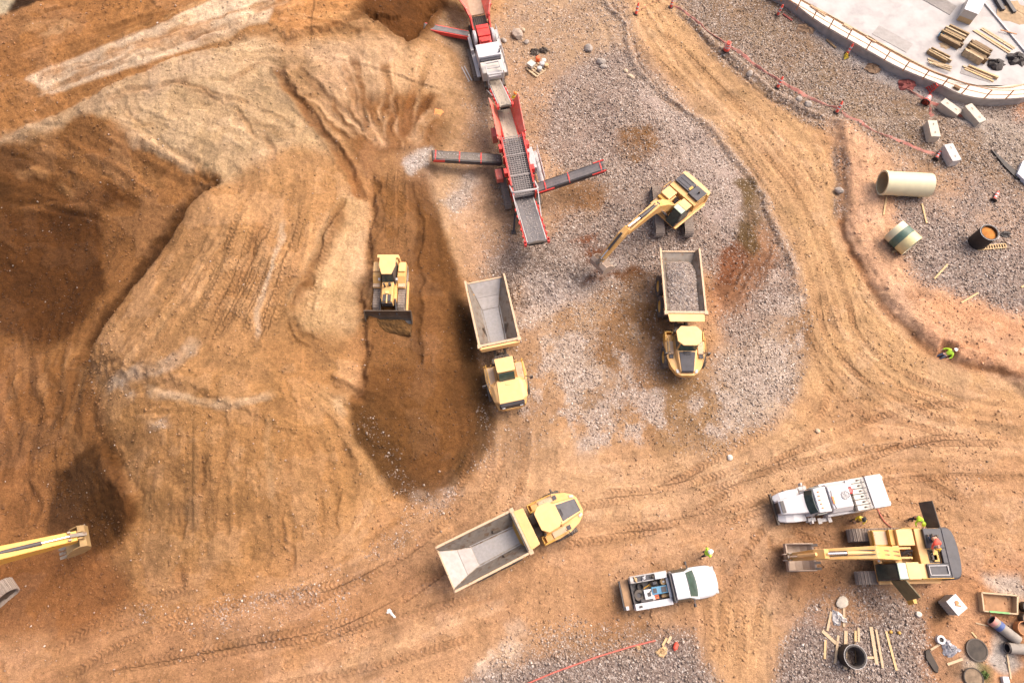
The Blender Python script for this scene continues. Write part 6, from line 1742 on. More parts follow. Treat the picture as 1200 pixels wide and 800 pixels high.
m = MB(); m.box(-.52, .5, -.24, .24, 0, .5); m.build('casing', BLUE, o, bevel=.03)
m = MB(); m.box(.1, .42, -.17, .17, .502, .53); m.build('panel', CHAR, o); m = MB(); m.box(-.45, -.2, -.15, .15, .502, .52); m.build('panel', CHAR, o)
o = thing('cable_spool', 'round tan spool beside the blue welder in the pickup bed', 'spool', on(pk, -.45, .42, .75), pz)
m = MB(); m.lathe([(.0, 0), (.2, 0), (.2, .04), (.12, .06), (.12, .3), (.2, .32), (.2, .36), (.0, .36)], n=20); m.build('drum', TANB, o)
m = MB(); m.lathe([(.0, .362), (.07, .362), (.07, .42), (.0, .42)], n=12); m.build('hub', WHT, o)
o = MB(); o.loft([[(-.3 + .6 * t, -.13 + .02 * sin(9 * t), 0), (-.3 + .6 * t, .13, 0), (-.3 + .6 * t, .1, .2 + .06 * sin(7 * t)), (-.3 + .6 * t, -.1, .22)] for t in (0, .2, .4, .6, .8, 1)]); o = o.build('canvas_bag', TANB, None, bevel=.03, smooth=True); o.location = on(pk, -.42, -.42, .75); o.rotation_euler = (0, 0, pz); tag(o, 'tan canvas bag beside the near locker of the pickup bed', 'bag')
for k, (lx, ly, mt_, lab) in enumerate(((-1.05, -.4, ORNG, 'orange tool case below the blue welder in the pickup bed'), (-1.3, -.45, GRYP, 'grey tool box below the white chest in the pickup bed'))):
    o = thing('tool_case', lab, 'tool case', on(pk, lx, ly, .75), pz)
    m = MB(); m.box(-.13, .13, -.14, .14, 0, .28); m.build('case', mt_, o, bevel=.02)
    m = MB(); m.tube([(-.07, 0, .28), (-.07, 0, .34), (.07, 0, .34), (.07, 0, .28)], .018, 6); m.build('handle', BLK, o)
for k, (lx, ly, mt_, lab) in enumerate(((-1.5, .28, YELD, 'yellow hand tool lying in the pickup bed by the far locker'), (-1.15, .33, EMBG, 'olive hand tool lying beside the welder in the pickup bed'))):
    o = MB(); o.tube([(-.3, 0, .05), (.2, .04, .05)], .035, 8); o.box(.15, .35, -.08, .1, .0, .1); o = o.build('hand_tool', mt_, None); o.location = on(pk, lx, ly, .76); o.rotation_euler = (0, 0, pz + .6 * k + .3); tag(o, lab, 'tool')

o = thing('tool_box', 'long dark tool box along the near locker of the pickup bed', 'tool box', on(pk, -1.75, -.5, .75), pz)
m = MB(); m.box(-.4, .4, -.1, .1, 0, .34); m.build('box_body', CHAR, o, bevel=.02)
m = MB(); m.box(-.38, .38, -.09, .09, .342, .37); m.build('lid', BLK, o)
o = MB()
for k in range(4): o.lathe([(.2 - .012 * k, .03 + .06 * k), (.25 - .012 * k, .03 + .06 * k), (.25 - .012 * k, .09 + .06 * k), (.2 - .012 * k, .09 + .06 * k)], n=20)
o = o.build('hose_coil', BLKPIPE, None, smooth=True); o.location = on(pk, -1.95, .35, .75); tag(o, 'coil of black hose beside the far locker in the pickup bed', 'hose')
o = thing('air_compressor', 'small dark compressor behind the cab in the pickup bed', 'compressor', on(pk, -.45, .12 + .0, .75 + .0), pz)
o.location = on(pk, -1.05, .42, .75)
m = MB(); m.tube([(-.22, 0, .16), (.22, 0, .16)], .14, 14); m.build('air_tank', DARK, o, smooth=True)
m = MB(); m.box(-.12, .12, -.1, .1, .29, .45); m.build('motor', CHAR, o, bevel=.02)
for k, (lx, lab) in enumerate(((-.75, 'dark spare part on the far locker tray, nearest the cab'), (-1.35, 'grey spare part in the middle of the far locker tray'), (-1.9, 'brown spare part on the far locker tray, nearest the tail'))):
    o = MB(); o.lathe([(.0, 0), (.11, 0), (.11, .1), (.06, .13), (.06, .22), (.0, .22)], n=12); o.bar((-.18, .02, .05), (.2, -.03, .05), .08, .09)
    o = o.build('spare_part', (DARK, GRYP, TANB)[k], None); o.location = on(pk, lx - .35, .82, 1.31); o.rotation_euler = (0, 0, pz + k); tag(o, lab, 'spare part')
# =================================================================== PEOPLE
SKIN_M = mat('skin_tone', (.52, .30, .20), .6, var=.05)
HIVIS = mat('lime_safety_vest', (.50, .80, .05), .6, var=.08)
HIYEL = mat('yellow_safety_vest', (.85, .66, .05), .6, var=.08)
HIRED = mat('red_orange_vest', (.80, .10, .06), .6, var=.08)
NAVY = mat('navy_trousers', (.03, .035, .06), .8, var=.15)
KHAKI = mat('khaki_trousers', (.35, .24, .13), .8, var=.15)
HATW = mat('white_hard_hat', (.85, .85, .84), .3, var=.03)
HATY = mat('yellow_hard_hat', (.85, .55, .06), .3, var=.03)
HATO = mat('orange_hard_hat', (.85, .22, .04), .3, var=.03)
def skin_mesh(name, chains, mt, parent, levels=2):
    """chains: lists of (point, radius); later chains start on an existing point of an earlier one"""
    verts, edges, rad, key = [], [], [], {}
    for ch in chains:
        prev = None
        for p, r in ch:
            k = tuple(round(q, 4) for q in p)
            if k not in key: key[k] = len(verts); verts.append(p); rad.append(r)
            i = key[k]
            if prev is not None and prev != i: edges.append((prev, i))
            prev = i
    me_ = bpy.data.meshes.new(name); me_.from_pydata([tuple(v) for v in verts], edges, [])
    o = bpy.data.objects.new(name, me_); COL.objects.link(o)
    md = o.modifiers.new('skin', 'SKIN'); md.use_smooth_shade = True
    for i, sv in enumerate(me_.skin_vertices[0].data): sv.radius = (rad[i], rad[i]) if not isinstance(rad[i], tuple) else rad[i]; sv.use_root = (i == 0)
    sb = o.modifiers.new('sub', 'SUBSURF'); sb.levels = levels; sb.render_levels = levels
    dg = bpy.context.evaluated_depsgraph_get(); dg.update()
    nm = bpy.data.meshes.new_from_object(o.evaluated_get(dg)); nm.name = name
    o.modifiers.clear(); o.data = nm; nm.materials.clear(); nm.materials.append(mt)
    o.parent = parent
    return o
def person(label, hip, chest, neck, head, armL, armR, legL, legR, vest, trousers, hat, sleeves=None, loc=(0, 0, 0), rz=0, shade_vest=None):
    """joints in local metres (+X is where the person faces); arm: shoulder, elbow, wrist; leg: hip, knee, ankle, toe"""
    r = thing('person', label, 'person', loc, rz)
    V = Vector
    hip, chest, neck, head = V(hip), V(chest), V(neck), V(head)
    ch = [[(hip, .15), (hip.lerp(chest, .5), .145), (chest, .165), (neck, .06), (head - (head - neck) * .35, .075), (head, .098), (head + (head - neck).normalized() * .07, .085)]]
    hands = []
    for a in (armL, armR):
        s, e, w = map(V, a); d = (w - e).normalized()
        pm = w + d * .09
        ch.append([(chest, .165), (s, .075), (e, .05), (w, .034), (pm, .042)])
        side = d.cross(V((0, 0, 1)))
        side = side.normalized() if side.length > .1 else V((0, 1, 0))
        for q, ln in ((-.03, .075), (-.01, .09), (.01, .085), (.03, .07)):
            b = pm + side * q; ch.append([(pm, .042), (b + d * .04, .011), (b + d * (.04 + ln * .5) - V((0, 0, .006)), .010), (b + d * (.04 + ln) - V((0, 0, .02)), .008)])
        ch.append([(pm, .042), (w + d * .05 + side * .05, .013), (w + d * .1 + side * .07, .010)])
    for l in (legL, legR):
        h, k, an, toe = map(V, l)
        ch.append([(hip, .15), (h, .10), (k, .068), (an, .045), (toe, .042)])
    body = skin_mesh('body', ch, SKIN_M, r)
    # clothes as shells over the figure
    g = [[(hip + V((0, 0, .02)), .17), (hip.lerp(chest, .5), .17), (chest, .19), (neck - (neck - chest) * .25, .12)]]
    for a in (armL, armR):
        s, e, w = map(V, a); g.append([(chest, .19), (s, .095), (e, .066), (w - (w - e) * .15, .05)])
    vs = skin_mesh('jacket', g, vest, r)
    g = [[(hip + V((0, 0, .04)), .178), (hip - V((0, 0, .02)), .172)]]
    for l in (legL, legR):
        h, k, an, toe = map(V, l); g.append([(hip - V((0, 0, .02)), .172), (h, .118), (k, .085), (an + (k - an) * .08, .07)])
    skin_mesh('trousers', g, trousers, r)
    for l in (legL, legR):
        h, k, an, toe = map(V, l); skin_mesh('boot', [[(an + (k - an) * .15, .058), (an, .062), (an.lerp(toe, .6), .058), (toe, .045)]], DARK, r)
    up = (head - neck).normalized(); f = (V((1, 0, 0)) - up * up.x).normalized(); sd_ = up.cross(f)
    # face: nose, eyes, mouth, ears
    m = MB(); c = head + f * .092
    m.add([tuple(c + sd_ * .016 - up * .02), tuple(c - sd_ * .016 - up * .02), tuple(c + f * .026 - up * .015), tuple(c + up * .03)], [(0, 2, 3), (2, 1, 3), (0, 1, 2), (1, 0, 3)]); m.build('nose', SKIN_M, body)
    for s in (-1, 1):
        e = head + f * .088 + sd_ * s * .033 + up * .02
        m = MB(); m.tube([e, e + f * .012], .011, 8); m.build('eye', DARK, body)
        e = head + sd_ * s * .098; m = MB(); m.tube([e - up * .03, e + sd_ * s * .012, e + up * .03], .014, 6); m.build('ear', SKIN_M, body)
    e = head + f * .09 - up * .045; m = MB(); m.bar(e - sd_ * .022, e + sd_ * .022, .012, .01); m.build('mouth', REDLENS, body)
    # hard hat
    m = MB(); rings = []
    q = head + up * .035
    prof = [(.135, .0), (.132, .03), (.115, .075), (.075, .115), (.02, .13)]
    for rr_, h in prof:
        rings.append([tuple(q + up * h + (f * cos(2 * pi * k / 18) * 1.1 + sd_ * sin(2 * pi * k / 18)) * rr_) for k in range(18)])
    m.loft(rings)
    m.loft([[tuple(q + up * (-.004 + dz) + (f * (cos(2 * pi * k / 18) * 1.1 + (.35 if cos(2 * pi * k / 18) > .5 else 0)) + sd_ * sin(2 * pi * k / 18)) * .145) for k in range(18)] for dz in (0, .012)])
    m.bar(q + up * .135 - f * .1, q + up * .135 + f * .1, .03, .02)
    m.build('hard_hat', hat, r, smooth=True)
    return r
def stand_joints(lean=0.0, arms=((.10, .10), (.05, -.05)), step=.0):
    L = lean
    hip = (0, 0, .95); chest = (.05 + L * .4, 0, 1.32); neck = (.07 + L * .62, 0, 1.5 - L * .2); head = (.10 + L * .75, 0, 1.66 - L * .25)
    def arm(s, fx):
        return ((chest[0], s * .21, 1.42 - L * .15), (chest[0] - .02 + fx * .6, s * .28, 1.14 - L * .1), (chest[0] + .12 + fx, s * .24, .95 + abs(fx) * .5))
    def leg(s, st): return ((0, s * .1, .9), (.04 + st * .5, s * .11, .5), (st, s * .12, .09), (st + .17, s * .14, .04))
    return dict(hip=hip, chest=chest, neck=neck, head=head, armL=arm(1, arms[0][0]), armR=arm(-1, arms[0][1]), legL=leg(1, step), legR=leg(-1, -step))
def put(u, v, label, vest, tr, hat, rz, **k):
    x, y, z = GD(u, v, .9)
    return person(label, vest=vest, trousers=tr, hat=hat, loc=(x, y, z), rz=radians(rz), **stand_joints(**k))
put(827, 648, 'worker in white hard hat and lime vest standing off the nose of the white pickup', HIVIS, NAVY, HATW, 20, step=.12)
put(1007, 608, 'worker in yellow jacket and dark cap standing between service truck and excavator', HIYEL, KHAKI, mat('dark_cap', (.03, .03, .03), .6), 240)
put(1075, 606, 'worker in bright lime shirt leaning in at the excavator side by its open door', HIVIS, NAVY, mat('lime_hat', (.62, .85, .08), .4), 265, lean=.5, arms=((.3, .3), (0, 0)))
put(604, 118, 'worker in yellow vest and orange helmet beside the screening plant hopper', HIYEL, NAVY, HATO, 100)
# worker half sitting on the bank foot
x, y, z = GD(1110, 414, .4)
person('worker in lime vest and white hard hat lying back against the red earth bank', hip=(0, 0, .2), chest=(-.3, 0, .42), neck=(-.43, 0, .55), head=(-.52, 0, .68),
       armL=((-.3, .21, .48), (-.2, .38, .3), (.02, .36, .24)), armR=((-.3, -.21, .48), (-.18, -.40, .3), (.05, -.42, .22)),
       legL=((.05, .1, .18), (.45, .14, .3), (.82, .2, .09), (.92, .22, .2)), legR=((.05, -.1, .18), (.48, -.12, .2), (.88, -.1, .09), (.97, -.1, .2)), vest=HIVIS, trousers=NAVY, hat=HATW, loc=(x, y, z), rz=radians(200))
# mechanic bending into the engine bay of the parked excavator
px_, py_, pz_ = on(EX_B, -1.55, -.85, 2.6)
person('mechanic in red striped vest bent over the open engine bay of the excavator', hip=(0, 0, .45), chest=(.3, 0, .52), neck=(.47, 0, .47), head=(.6, 0, .42),
       armL=((.32, .2, .48), (.45, .26, .22), (.62, .2, .05)), armR=((.32, -.2, .48), (.48, -.26, .22), (.66, -.16, .05)),
       legL=((-.02, .1, .42), (.22, .13, .12), (-.22, .14, .07), (-.3, .15, .05)), legR=((-.02, -.1, .42), (.2, -.13, .12), (-.24, -.14, .07), (-.32, -.15, .05)), vest=HIRED, trousers=NAVY, hat=HATY, loc=(px_, py_, pz_), rz=EX_B.rotation_euler.z + radians(100))
# =================================================================== RETAINING WALL AND SLAB
WZ = .95
def curve(s, z, n=6): return smooth_line(np.array([W(*map(float, p.split(',')), z) for p in s.split()]), n)
outer = curve('880,-32 905,-12 927,0 960,25 1020,60 1057,80 1104,99 1125,109 1155,115 1200,114 1300,104', WZ)
inner = curve('898,-32 918,-14 939,0 1000,34 1065,70 1110,91 1147,101 1177,103 1200,99 1300,84', WZ)
n_ = min(len(outer), len(inner)); outer, inner = outer[:n_ - 0], inner[:n_ - 0]
def resample(P, n):
    d = np.r_[0, np.cumsum(np.hypot(*np.diff(P, axis=0).T))]; t = np.linspace(0, d[-1], n)
    return np.stack([np.interp(t, d, P[:, 0]), np.interp(t, d, P[:, 1])], 1)
outer, inner = resample(outer, 70), resample(inner, 70)
wall = thing('retaining_wall', 'long curved grey concrete retaining wall with pale coping round the slab', 'wall', (outer[35][0], outer[35][1], 0))
def rel(p, z): return (p[0] - outer[35][0], p[1] - outer[35][1], z)
wallface = mat('wall_concrete', (.36, .32, .29), .9, var=.2, dust=.4, scale=2, dustcol=(.42, .36, .3), bump=.01)
coping_m = mat('pale_coping', (.62, .55, .47), .8, var=.06, dust=.3, scale=2, dustcol=(.58, .48, .38))
m = MB()
m.loft([[rel(o, -.6), rel(o, WZ - .16), rel(i, WZ - .16), rel(i, -.6)] for o, i in zip(outer, inner)]); m.build('wall_face', wallface, wall)
m = MB()
for k in range(0, 69):
    a, b = k, k + 1
    t = .04 if k % 5 == 0 else 0
    lo = lambda j: (outer[j] + (outer[j] - inner[j]) / np.linalg.norm(outer[j] - inner[j]) * .08)
    A0, B0, A1, B1 = lo(a), lo(b), inner[a] * .85 + outer[a] * .15, inner[b] * .85 + outer[b] * .15
    s0 = A0 + (B0 - A0) * t; s1 = A1 + (B1 - A1) * t
    m.hexa([rel(s0, WZ - .16), rel(B0, WZ - .16), rel(B1, WZ - .16), rel(s1, WZ - .16)], [rel(s0, WZ), rel(B0, WZ), rel(B1, WZ), rel(s1, WZ)])
m.build('coping', coping_m, wall)
m = MB()
m.loft([[rel(i * .98 + o * .02 , WZ - .1), rel(i * 1.06 - o * .06, WZ - .1), rel(i * 1.06 - o * .06, WZ + .08), rel(i * .98 + o * .02, WZ + .08)] for o, i in zip(outer, inner)]); m.build('gap_shadow_strip', WOODP, wall)  # brown strip standing in for the shadow gap behind the coping
slab = MB()
far_ = [(130, inner[-1][1]), (130, 140), (inner[0][0], 140)]
poly = [tuple(p) for p in inner * 1.10 - outer * .10] + far_
slab.prism(poly, -.5, WZ - .06)
slm = mat('slab_concrete', (.39, .365, .35), .9, var=.2, dust=.6, scale=.8, dustcol=(.49, .455, .43), bump=.004, chips=((.32, .295, .285), .3, .5), spec=.15)
so = slab.build('concrete_slab', slm, None); tag(so, 'pale poured concrete floor of the structure behind the curved wall', 'floor', kind='structure')
# ribbed reinforcement strips near the edge and a ribbed deck panel
def ribbed(label, corners, z, name, mt, n, h=.05, cat='panel'):
    P = [Vector((*W(u, v, z), z)) for u, v in corners]
    m = MB()
    for k in range(n):
        t0, t1 = (k + .08) / n, (k + .62) / n
        a, b, c, d = P[0].lerp(P[1], t0), P[0].lerp(P[1], t1), P[3].lerp(P[2], t1), P[3].lerp(P[2], t0)
        up = Vector((0, 0, h)); m.hexa([a, b, c, d], [a + up, b + up, c + up, d + up])
    up = Vector((0, 0, .012)); m.hexa(P, [p + up for p in P])
    o = m.build(name, mt, None); return tag(o, label, cat)
RIBM = mat('ribbed_grey', (.28, .25, .235), .8, var=.15, dust=.4, dustcol=(.36, .32, .29))
ribbed('grey ribbed deck panel lying at the top edge of the slab', [(1076, -3), (1113, 18), (1121, 8), (1098, -6)], WZ - .055, 'ribbed_deck', RIBM, 26)
ribbed('narrow strip of ribbed matting along the wall beside loose planks', [(1125, 86), (1160, 97), (1163, 91), (1128, 77)], WZ - .055, 'ribbed_mat', RIBM, 22, .03, 'matting')
ribbed('ribbed matting on the slab edge left of the loose planks', [(1022, 40), (1062, 62), (1070, 52), (1030, 30)], WZ - .055, 'ribbed_mat', mat('pale_ribbed', (.34, .31, .29), .8, var=.1), 30, .03, 'matting')
# handrail along the coping
rl = thing('guard_rail', 'orange-brown post and rail guard along the wall coping', 'railing', (outer[35][0], outer[35][1], WZ))
RUST = mat('rusty_orange_steel', (.50, .20, .07), .7, var=.2, dust=.3, dustcol=(.5, .32, .2))
pts = [(900, -8), (915, 2), (933, 12), (952, 23), (971, 34), (992, 46), (1015, 58.5), (1036, 71), (1058, 83), (1081, 93), (1104, 101), (1127, 110), (1153, 116), (1178, 116.5), (1205, 115)]
bp_ = [W(u, v, WZ) for u, v in pts]
for x, y in bp_:
    m = MB(); m.box(x - outer[35][0] - .035, x - outer[35][0] + .035, y - outer[35][1] - .035, y - outer[35][1] + .035, 0, 1.1); m.build('post', RUST, rl)
for z in (.55, 1.08):
    m = MB(); m.tube([(x - outer[35][0], y - outer[35][1], z) for x, y in bp_], .028, 6); m.build('rail', RUST, rl)

# =================================================================== TIMBER, BLOCKS, PIPES
def at(u, v, up=0.0):
    x, y, z = GD(u, v, up); return Vector((x, y, z))
def stack(label, c, nx, nl, mt, h0):
    """boards laid side by side in layers between four corner points; every board lies along the first edge"""
    P = [Vector((*W(u, v, h0 + nl * .1), h0)) for u, v in c]
    o = thing('timber_stack', label, 'timber stack', tuple((P[0] + P[2]) / 2), 0, 'timber stacks on the slab')
    r = random.Random(nx * 7 + nl); b0 = (P[0] + P[2]) / 2
    for k in range(nx):
        m = MB(); t0, t1 = (k + .12) / nx, (k + .88) / nx; dx = r.uniform(-.22, .22); hh = nl * .11 + r.uniform(-.16, .06)
        a, b, c_, d = P[0].lerp(P[3], t0), P[1].lerp(P[2], t0), P[1].lerp(P[2], t1), P[0].lerp(P[3], t1)
        e = (b - a).normalized() * dx; q = [x + e - b0 for x in (a, b, c_, d)]
        for l in range(nl):
            z0, z1 = l * hh / nl, (l + .9) * hh / nl
            m.hexa([p + Vector((0, 0, z0)) for p in q], [p + Vector((0, 0, z1)) for p in q])
        m.build('board_row', r.choice(mt), o)
    return o
SZ = WZ - .055
dk = mat('stained_board', (.30, .20, .10), .8, var=.3, scale=4, dust=.3, dustcol=(.42, .32, .2)); dk2 = mat('pale_board', (.48, .36, .22), .8, var=.25, scale=4)
stack('square stack of dark boards nearest the white container', [(1112, 28), (1135, 39), (1126, 54), (1103, 42)], 9, 5, [dk, WOODD, dk2, dk], SZ)
stack('square stack of dark boards right of the long loose planks', [(1143, 45), (1164, 57), (1153, 72), (1132, 60)], 9, 6, [dk, WOODD, dk2, WOODD], SZ)
stack('small low stack of brown boards nearest the wall', [(1094, 55), (1116, 66), (1111, 73), (1089, 61)], 6, 3, [dk, WOODD, dk2], SZ)
stack('pair of squared timber beams bundled beside the black rags', [(1133, 75), (1168, 89), (1165, 95), (1131, 80)], 3, 2, [WOOD, WOODP], SZ)
def plank(label, u0, v0, u1, v1, w=.14, h=.05, z=None, mt=None, group=None, lift=0.0, name='plank', cat='plank'):
    if z is None: a, b = at(u0, v0), at(u1, v1)
    else: a, b = Vector((*W(u0, v0, z), z)), Vector((*W(u1, v1, z), z))
    m = MB(); o0 = (a + b) / 2; up = Vector((0, 0, h / 2 + .015 + lift))
    m.bar(a - o0 + up, b - o0 + up, w, h)
    o = m.build(name, mt or WOOD, None, bevel=.008); o.location = o0
    return tag(o, label, cat, group)
r5 = random.Random(12)
for k in range(7):
    t = k / 6; plank('thin loose plank in the scattered bundle by the small low stack', 1087 + 3 * t + r5.uniform(-2, 2), 69 + 8 * t, 1110 + 4 * t + r5.uniform(-2, 2), 77 + 7 * t + r5.uniform(-2, 2), .1, .05, SZ, r5.choice([WOODP, dk2, dk]), 'scattered planks by the small stack', lift=.03 * k)
for k, c in enumerate(((1140, 36, 1182, 63), (1143, 36, 1184, 61), (1149, 34, 1187, 58), (1151, 33, 1189, 57))):
    plank('long pale plank in the loose row between the two square stacks', *c, .16, .06, SZ, [WOODP, WOOD, dk2, WOODP][k], 'long planks on the slab')
o = thing('site_container', 'white flat-topped container at the top edge of the slab', 'container', (*W(1140, 8, SZ), SZ), 0)
q = [Vector((*W(u, v, SZ + 1.2), 0)) - Vector((*W(1140, 8, SZ), 0)) for u, v in ((1130, 11), (1146, 17), (1157, -3), (1140, -10))]
m = MB(); m.hexa(q, [p + Vector((0, 0, 1.2)) for p in q]); m.build('container_body', WHTD, o, bevel=.04)
m = MB(); m.hexa([p * 1.03 + Vector((0, 0, 1.203)) for p in q], [p * 1.03 + Vector((0, 0, 1.28)) for p in q]); m.build('lid', WHT, o, bevel=.02)
m = MB(); m.bar(q[0] * .98 + Vector((0, 0, .25)), q[1] * .98 + Vector((0, 0, .25)), .1, .5); m.build('under_shade', WOOD, o)  # yellowish bar added to stand for the shade under the container
def rags(label, u, v, rad, mt, z=None, name='rag_heap', cat='rags', hgt=.4, seed=1):
    c = at(u, v) if z is None else Vector((*W(u, v, z), z))
    r = random.Random(seed); m = MB(); n = 16; rings = []
    for f, h in ((1, 0), (.85, .5), (.55, .9), (.15, 1)):
        rings.append([(rad * f * (1 + .35 * r.uniform(-1, 1)) * cos(2 * pi * k / n), rad * f * (1 + .35 * r.uniform(-1, 1)) * sin(2 * pi * k / n) * .8, hgt * h * r.uniform(.6, 1.2)) for k in range(n)])
    m.loft(rings)
    o = m.build(name, mt, None); o.location = c
    return tag(o, label, cat)
rags('heap of black hoses or rags beside the bundled timber beams', 1166, 76, .75, BLKPIPE, SZ, seed=2)
rags('heap of black hoses or rags at the right picture edge of the slab', 1191, 70, .9, BLKPIPE, SZ, seed=3)
plank('long grey pole running down the slab to the picture edge', 1153, 4, 1203, 64, .16, .12, SZ, GRYP, name='pole', cat='pole')
plank('short rusty bar crossing the long grey pole', 1171, 37, 1190, 42, .09, .06, SZ, RUST, lift=.13, name='steel_bar', cat='bar')
for k, c in enumerate(((1163, -4, 1174, 14), (1173, -5, 1187, 17))):
    plank(['upper dark steel beam resting on the tan sand patch', 'lower dark steel beam with a foot on the tan sand patch'][k], *c, .34, .3, SZ, BLK, name='steel_beam', cat='beam')
rags('flat tan sand heap under the dark steel beams', 1189, 14, 1.5, mat('tan_sand', (.36, .25, .15), .95, var=.15), SZ, 'sand_heap', 'sand', .12, 5)
rags('round low tan patch of sand by the square stack', 1107, 53, .5, mat('tan_sand', (.55, .4, .28), .95), SZ, 'sand_heap', 'sand', .05, 6)
c = Vector((*W(1101, 43, SZ), SZ)); m = MB(); m.lathe([(.0, 0), (.15, 0), (.2, .36), (.18, .36), (.14, .03), (.0, .03)], n=16); o = m.build('bucket', mat('blue_plastic', (.06, .25, .42), .4), None); o.location = c; tag(o, 'small blue bucket beside the square dark stack', 'bucket')
# red ladder leaning on the wall
o = thing('ladder', 'short red ladder leaning against the curved wall', 'ladder', tuple(at(1087, 107)))
b = Vector((*W(1098, 97, WZ), WZ)) - o.location; s = b.normalized().cross(Vector((0, 0, 1))).normalized() * .32
for k in (-1, 1): m = MB(); m.bar(s * k, b + s * k, .07, .09); m.build('stile', RED, o)
for k in range(5): m = MB(); p = b * ((k + .5) / 5); m.bar(p - s, p + s, .06, .07); m.build('rung', RED, o)
for u, v, rd, lab, mt_, sd_ in ((1062, 100, .8, 'dark red sheet heaped at the wall foot left of the ladder', 'rust_sheet', 3), (1023, 81, .7, 'brown sacking heap at the wall foot', 'brown_sacking', 4), (943, 35, .8, 'low brown heap at the wall foot near the top edge', 'brown_sacking', 7)):
    rags(lab, u, v, rd, mat(mt_, (.22, .06, .05) if mt_ == 'rust_sheet' else (.24, .15, .09), .9, var=.3), None, 'sack_heap', 'heap', .3, sd_)
plank('dark red steel strip lying along the wall foot by the striped post', 917, 17, 928, 25, .2, .1, None, mat('rust_sheet', (.22, .06, .05), .9), name='steel_strip', cat='steel strip')
plank('brown timber strip lying along the wall foot left of the yellow sandbag', 968, 47, 979, 57, .2, .1, None, WOODD)
for c, lab in (((950, 7, 968, 19), 'tan board lying on the coping nearest the top edge'), ((988, 29, 998, 35), 'short brown board on the coping above the striped post'), ((1016, 43, 1026, 50), 'short dark board on the coping beside the ribbed matting')):
    plank(lab, *c, .3, .06, WZ + .005, WOODP)
plank('small brown box on the coping right of the ladder', 1117, 102, 1124, 105.5, .3, .2, WZ + .005, WOODD, name='crate', cat='crate')

def block(label, u0, v0, u1, v1, w, h, mt, chan=None):
    a, b = at(u0, v0, h), at(u1, v1, h); L = (b - a).length; c = (a + b) / 2
    o = thing('concrete_block', label, 'concrete block', (c.x, c.y, HZ(c.x, c.y) - .03), atan2(b.y - a.y, b.x - a.x), 'precast concrete blocks')
    m = MB(); m.box(-L / 2, L / 2, -w / 2, w / 2, 0, h); bd = m.build('block_body', mt, o, bevel=.035)
    for s in (-1, 1): m = MB(); m.tube([(s * L * .25 - .1, 0, h - .02), (s * L * .25 - .06, 0, h + .07), (s * L * .25 + .06, 0, h + .07), (s * L * .25 + .1, 0, h - .02)], .018, 6); m.build('lifting_loop', DARK, o)
    if chan:
        m = MB(); m.box(-L * .42, L * .42, -w / 2 - .012, -w / 2 + .02, h * .2, h * .85); m.build('painted_side', chan, o)
    return o
block('cream concrete block just left of its twin below the wall', 1105.5, 117, 1127, 130, .75, .8, LCONC)
block('cream concrete block right of its twin below the wall', 1132, 126.5, 1153.5, 140, .75, .8, LCONC)
block('pale concrete block standing alone above the blue-sided block', 1093, 140.5, 1097, 160, .8, .8, LCONC)
block('grey concrete block with a blue-grey side face', 1122, 188, 1111.5, 168.5, .8, .8, mat('grey_precast', (.58, .55, .52), .85, var=.12, dust=.3), mat('blue_grey_face', (.22, .29, .33), .8, var=.15))

def pipe(name, label, a, b, r0, r1, mt, inner_m, n=36, bands=(), cat='pipe'):
    a, b = Vector(a), Vector(b); c = (a + b) / 2; L = (b - a).length
    o = thing(name, label, cat, tuple(c)); d = (b - a).normalized()
    rot = d.to_track_quat('X', 'Z').to_euler(); o.rotation_euler = rot
    m = MB(); m.lathe([(r1, -L / 2), (r0, -L / 2), (r0, L / 2), (r1, L / 2)], axis='x', n=n); m.build('pipe_wall', mt, o, smooth=True)
    m = MB(); m.lathe([(r1 - .004, -L / 2 + .03), (r1 - .012, -L / 2 + .03), (r1 - .012, L / 2 - .03), (r1 - .004, L / 2 - .03)], axis='x', n=n); m.build('pipe_lining', inner_m, o, smooth=True)
    for x0, x1, dr, bmt in bands:
        m = MB(); m.lathe([(r0 - .01, x0 * L), (r0 + dr, x0 * L), (r0 + dr, x1 * L), (r0 - .01, x1 * L)], axis='x', n=n); m.build('band', bmt, o, smooth=True)
    return o
TAN = mat('tan_lining', (.42, .31, .17), .8, var=.1)
a, b = at(1034, 214, .95), at(1089, 217, .95)
pipe('large_pipe', 'large cream pipe section lying on its side in the gravel lot', a + Vector((0, 0, .92)), b + Vector((0, 0, .92)), .95, .87, CREAM, TAN, bands=((-.5, -.44, .04, CREAM),))
for c, lab in (((1048, 222, 1051.5, 231), 'left wooden chock sticking out under the large cream pipe'), ((1073, 222, 1077, 233), 'right wooden chock sticking out under the large cream pipe')):
    plank(lab, *c, .16, .14, None, WOOD, name='wooden_chock', cat='chock')
for c, lab in (((1038.5, 231, 1035, 252.5), 'pale stake on the gravel below the left end of the cream pipe'), ((1080, 239, 1085.5, 262), 'pale stake on the gravel below the right end of the cream pipe'), ((1110, 310, 1094.5, 327), 'pale stake lying on the lot between striped pipe and black pipe'), ((1146, 343.5, 1126, 355), 'pale stake lying at the lower edge of the gravel lot'), ((1205, 332, 1196, 337), 'pale stick at the right picture edge above the earth bank')):
    plank(lab, *c, .13, .07, None, WOOD, name='stake', cat='stake')
YCR = mat('yellowed_pipe', (.72, .60, .30), .5, var=.08, dust=.2)
a, b = at(1052, 273, .9), at(1064, 284, .9)
d = (b - a).normalized() * .95; c = (a + b) / 2
pipe('short_pipe', 'short cream pipe ring with a dark green band lying below the large pipe', c - d + Vector((0, 0, .88)), c + d + Vector((0, 0, .88)), .92, .83, CREAM, mat('grey_lining', (.48, .46, .38), .8), bands=((-.22, .1, .008, DKGRN), (.1, .5, .004, YCR)))
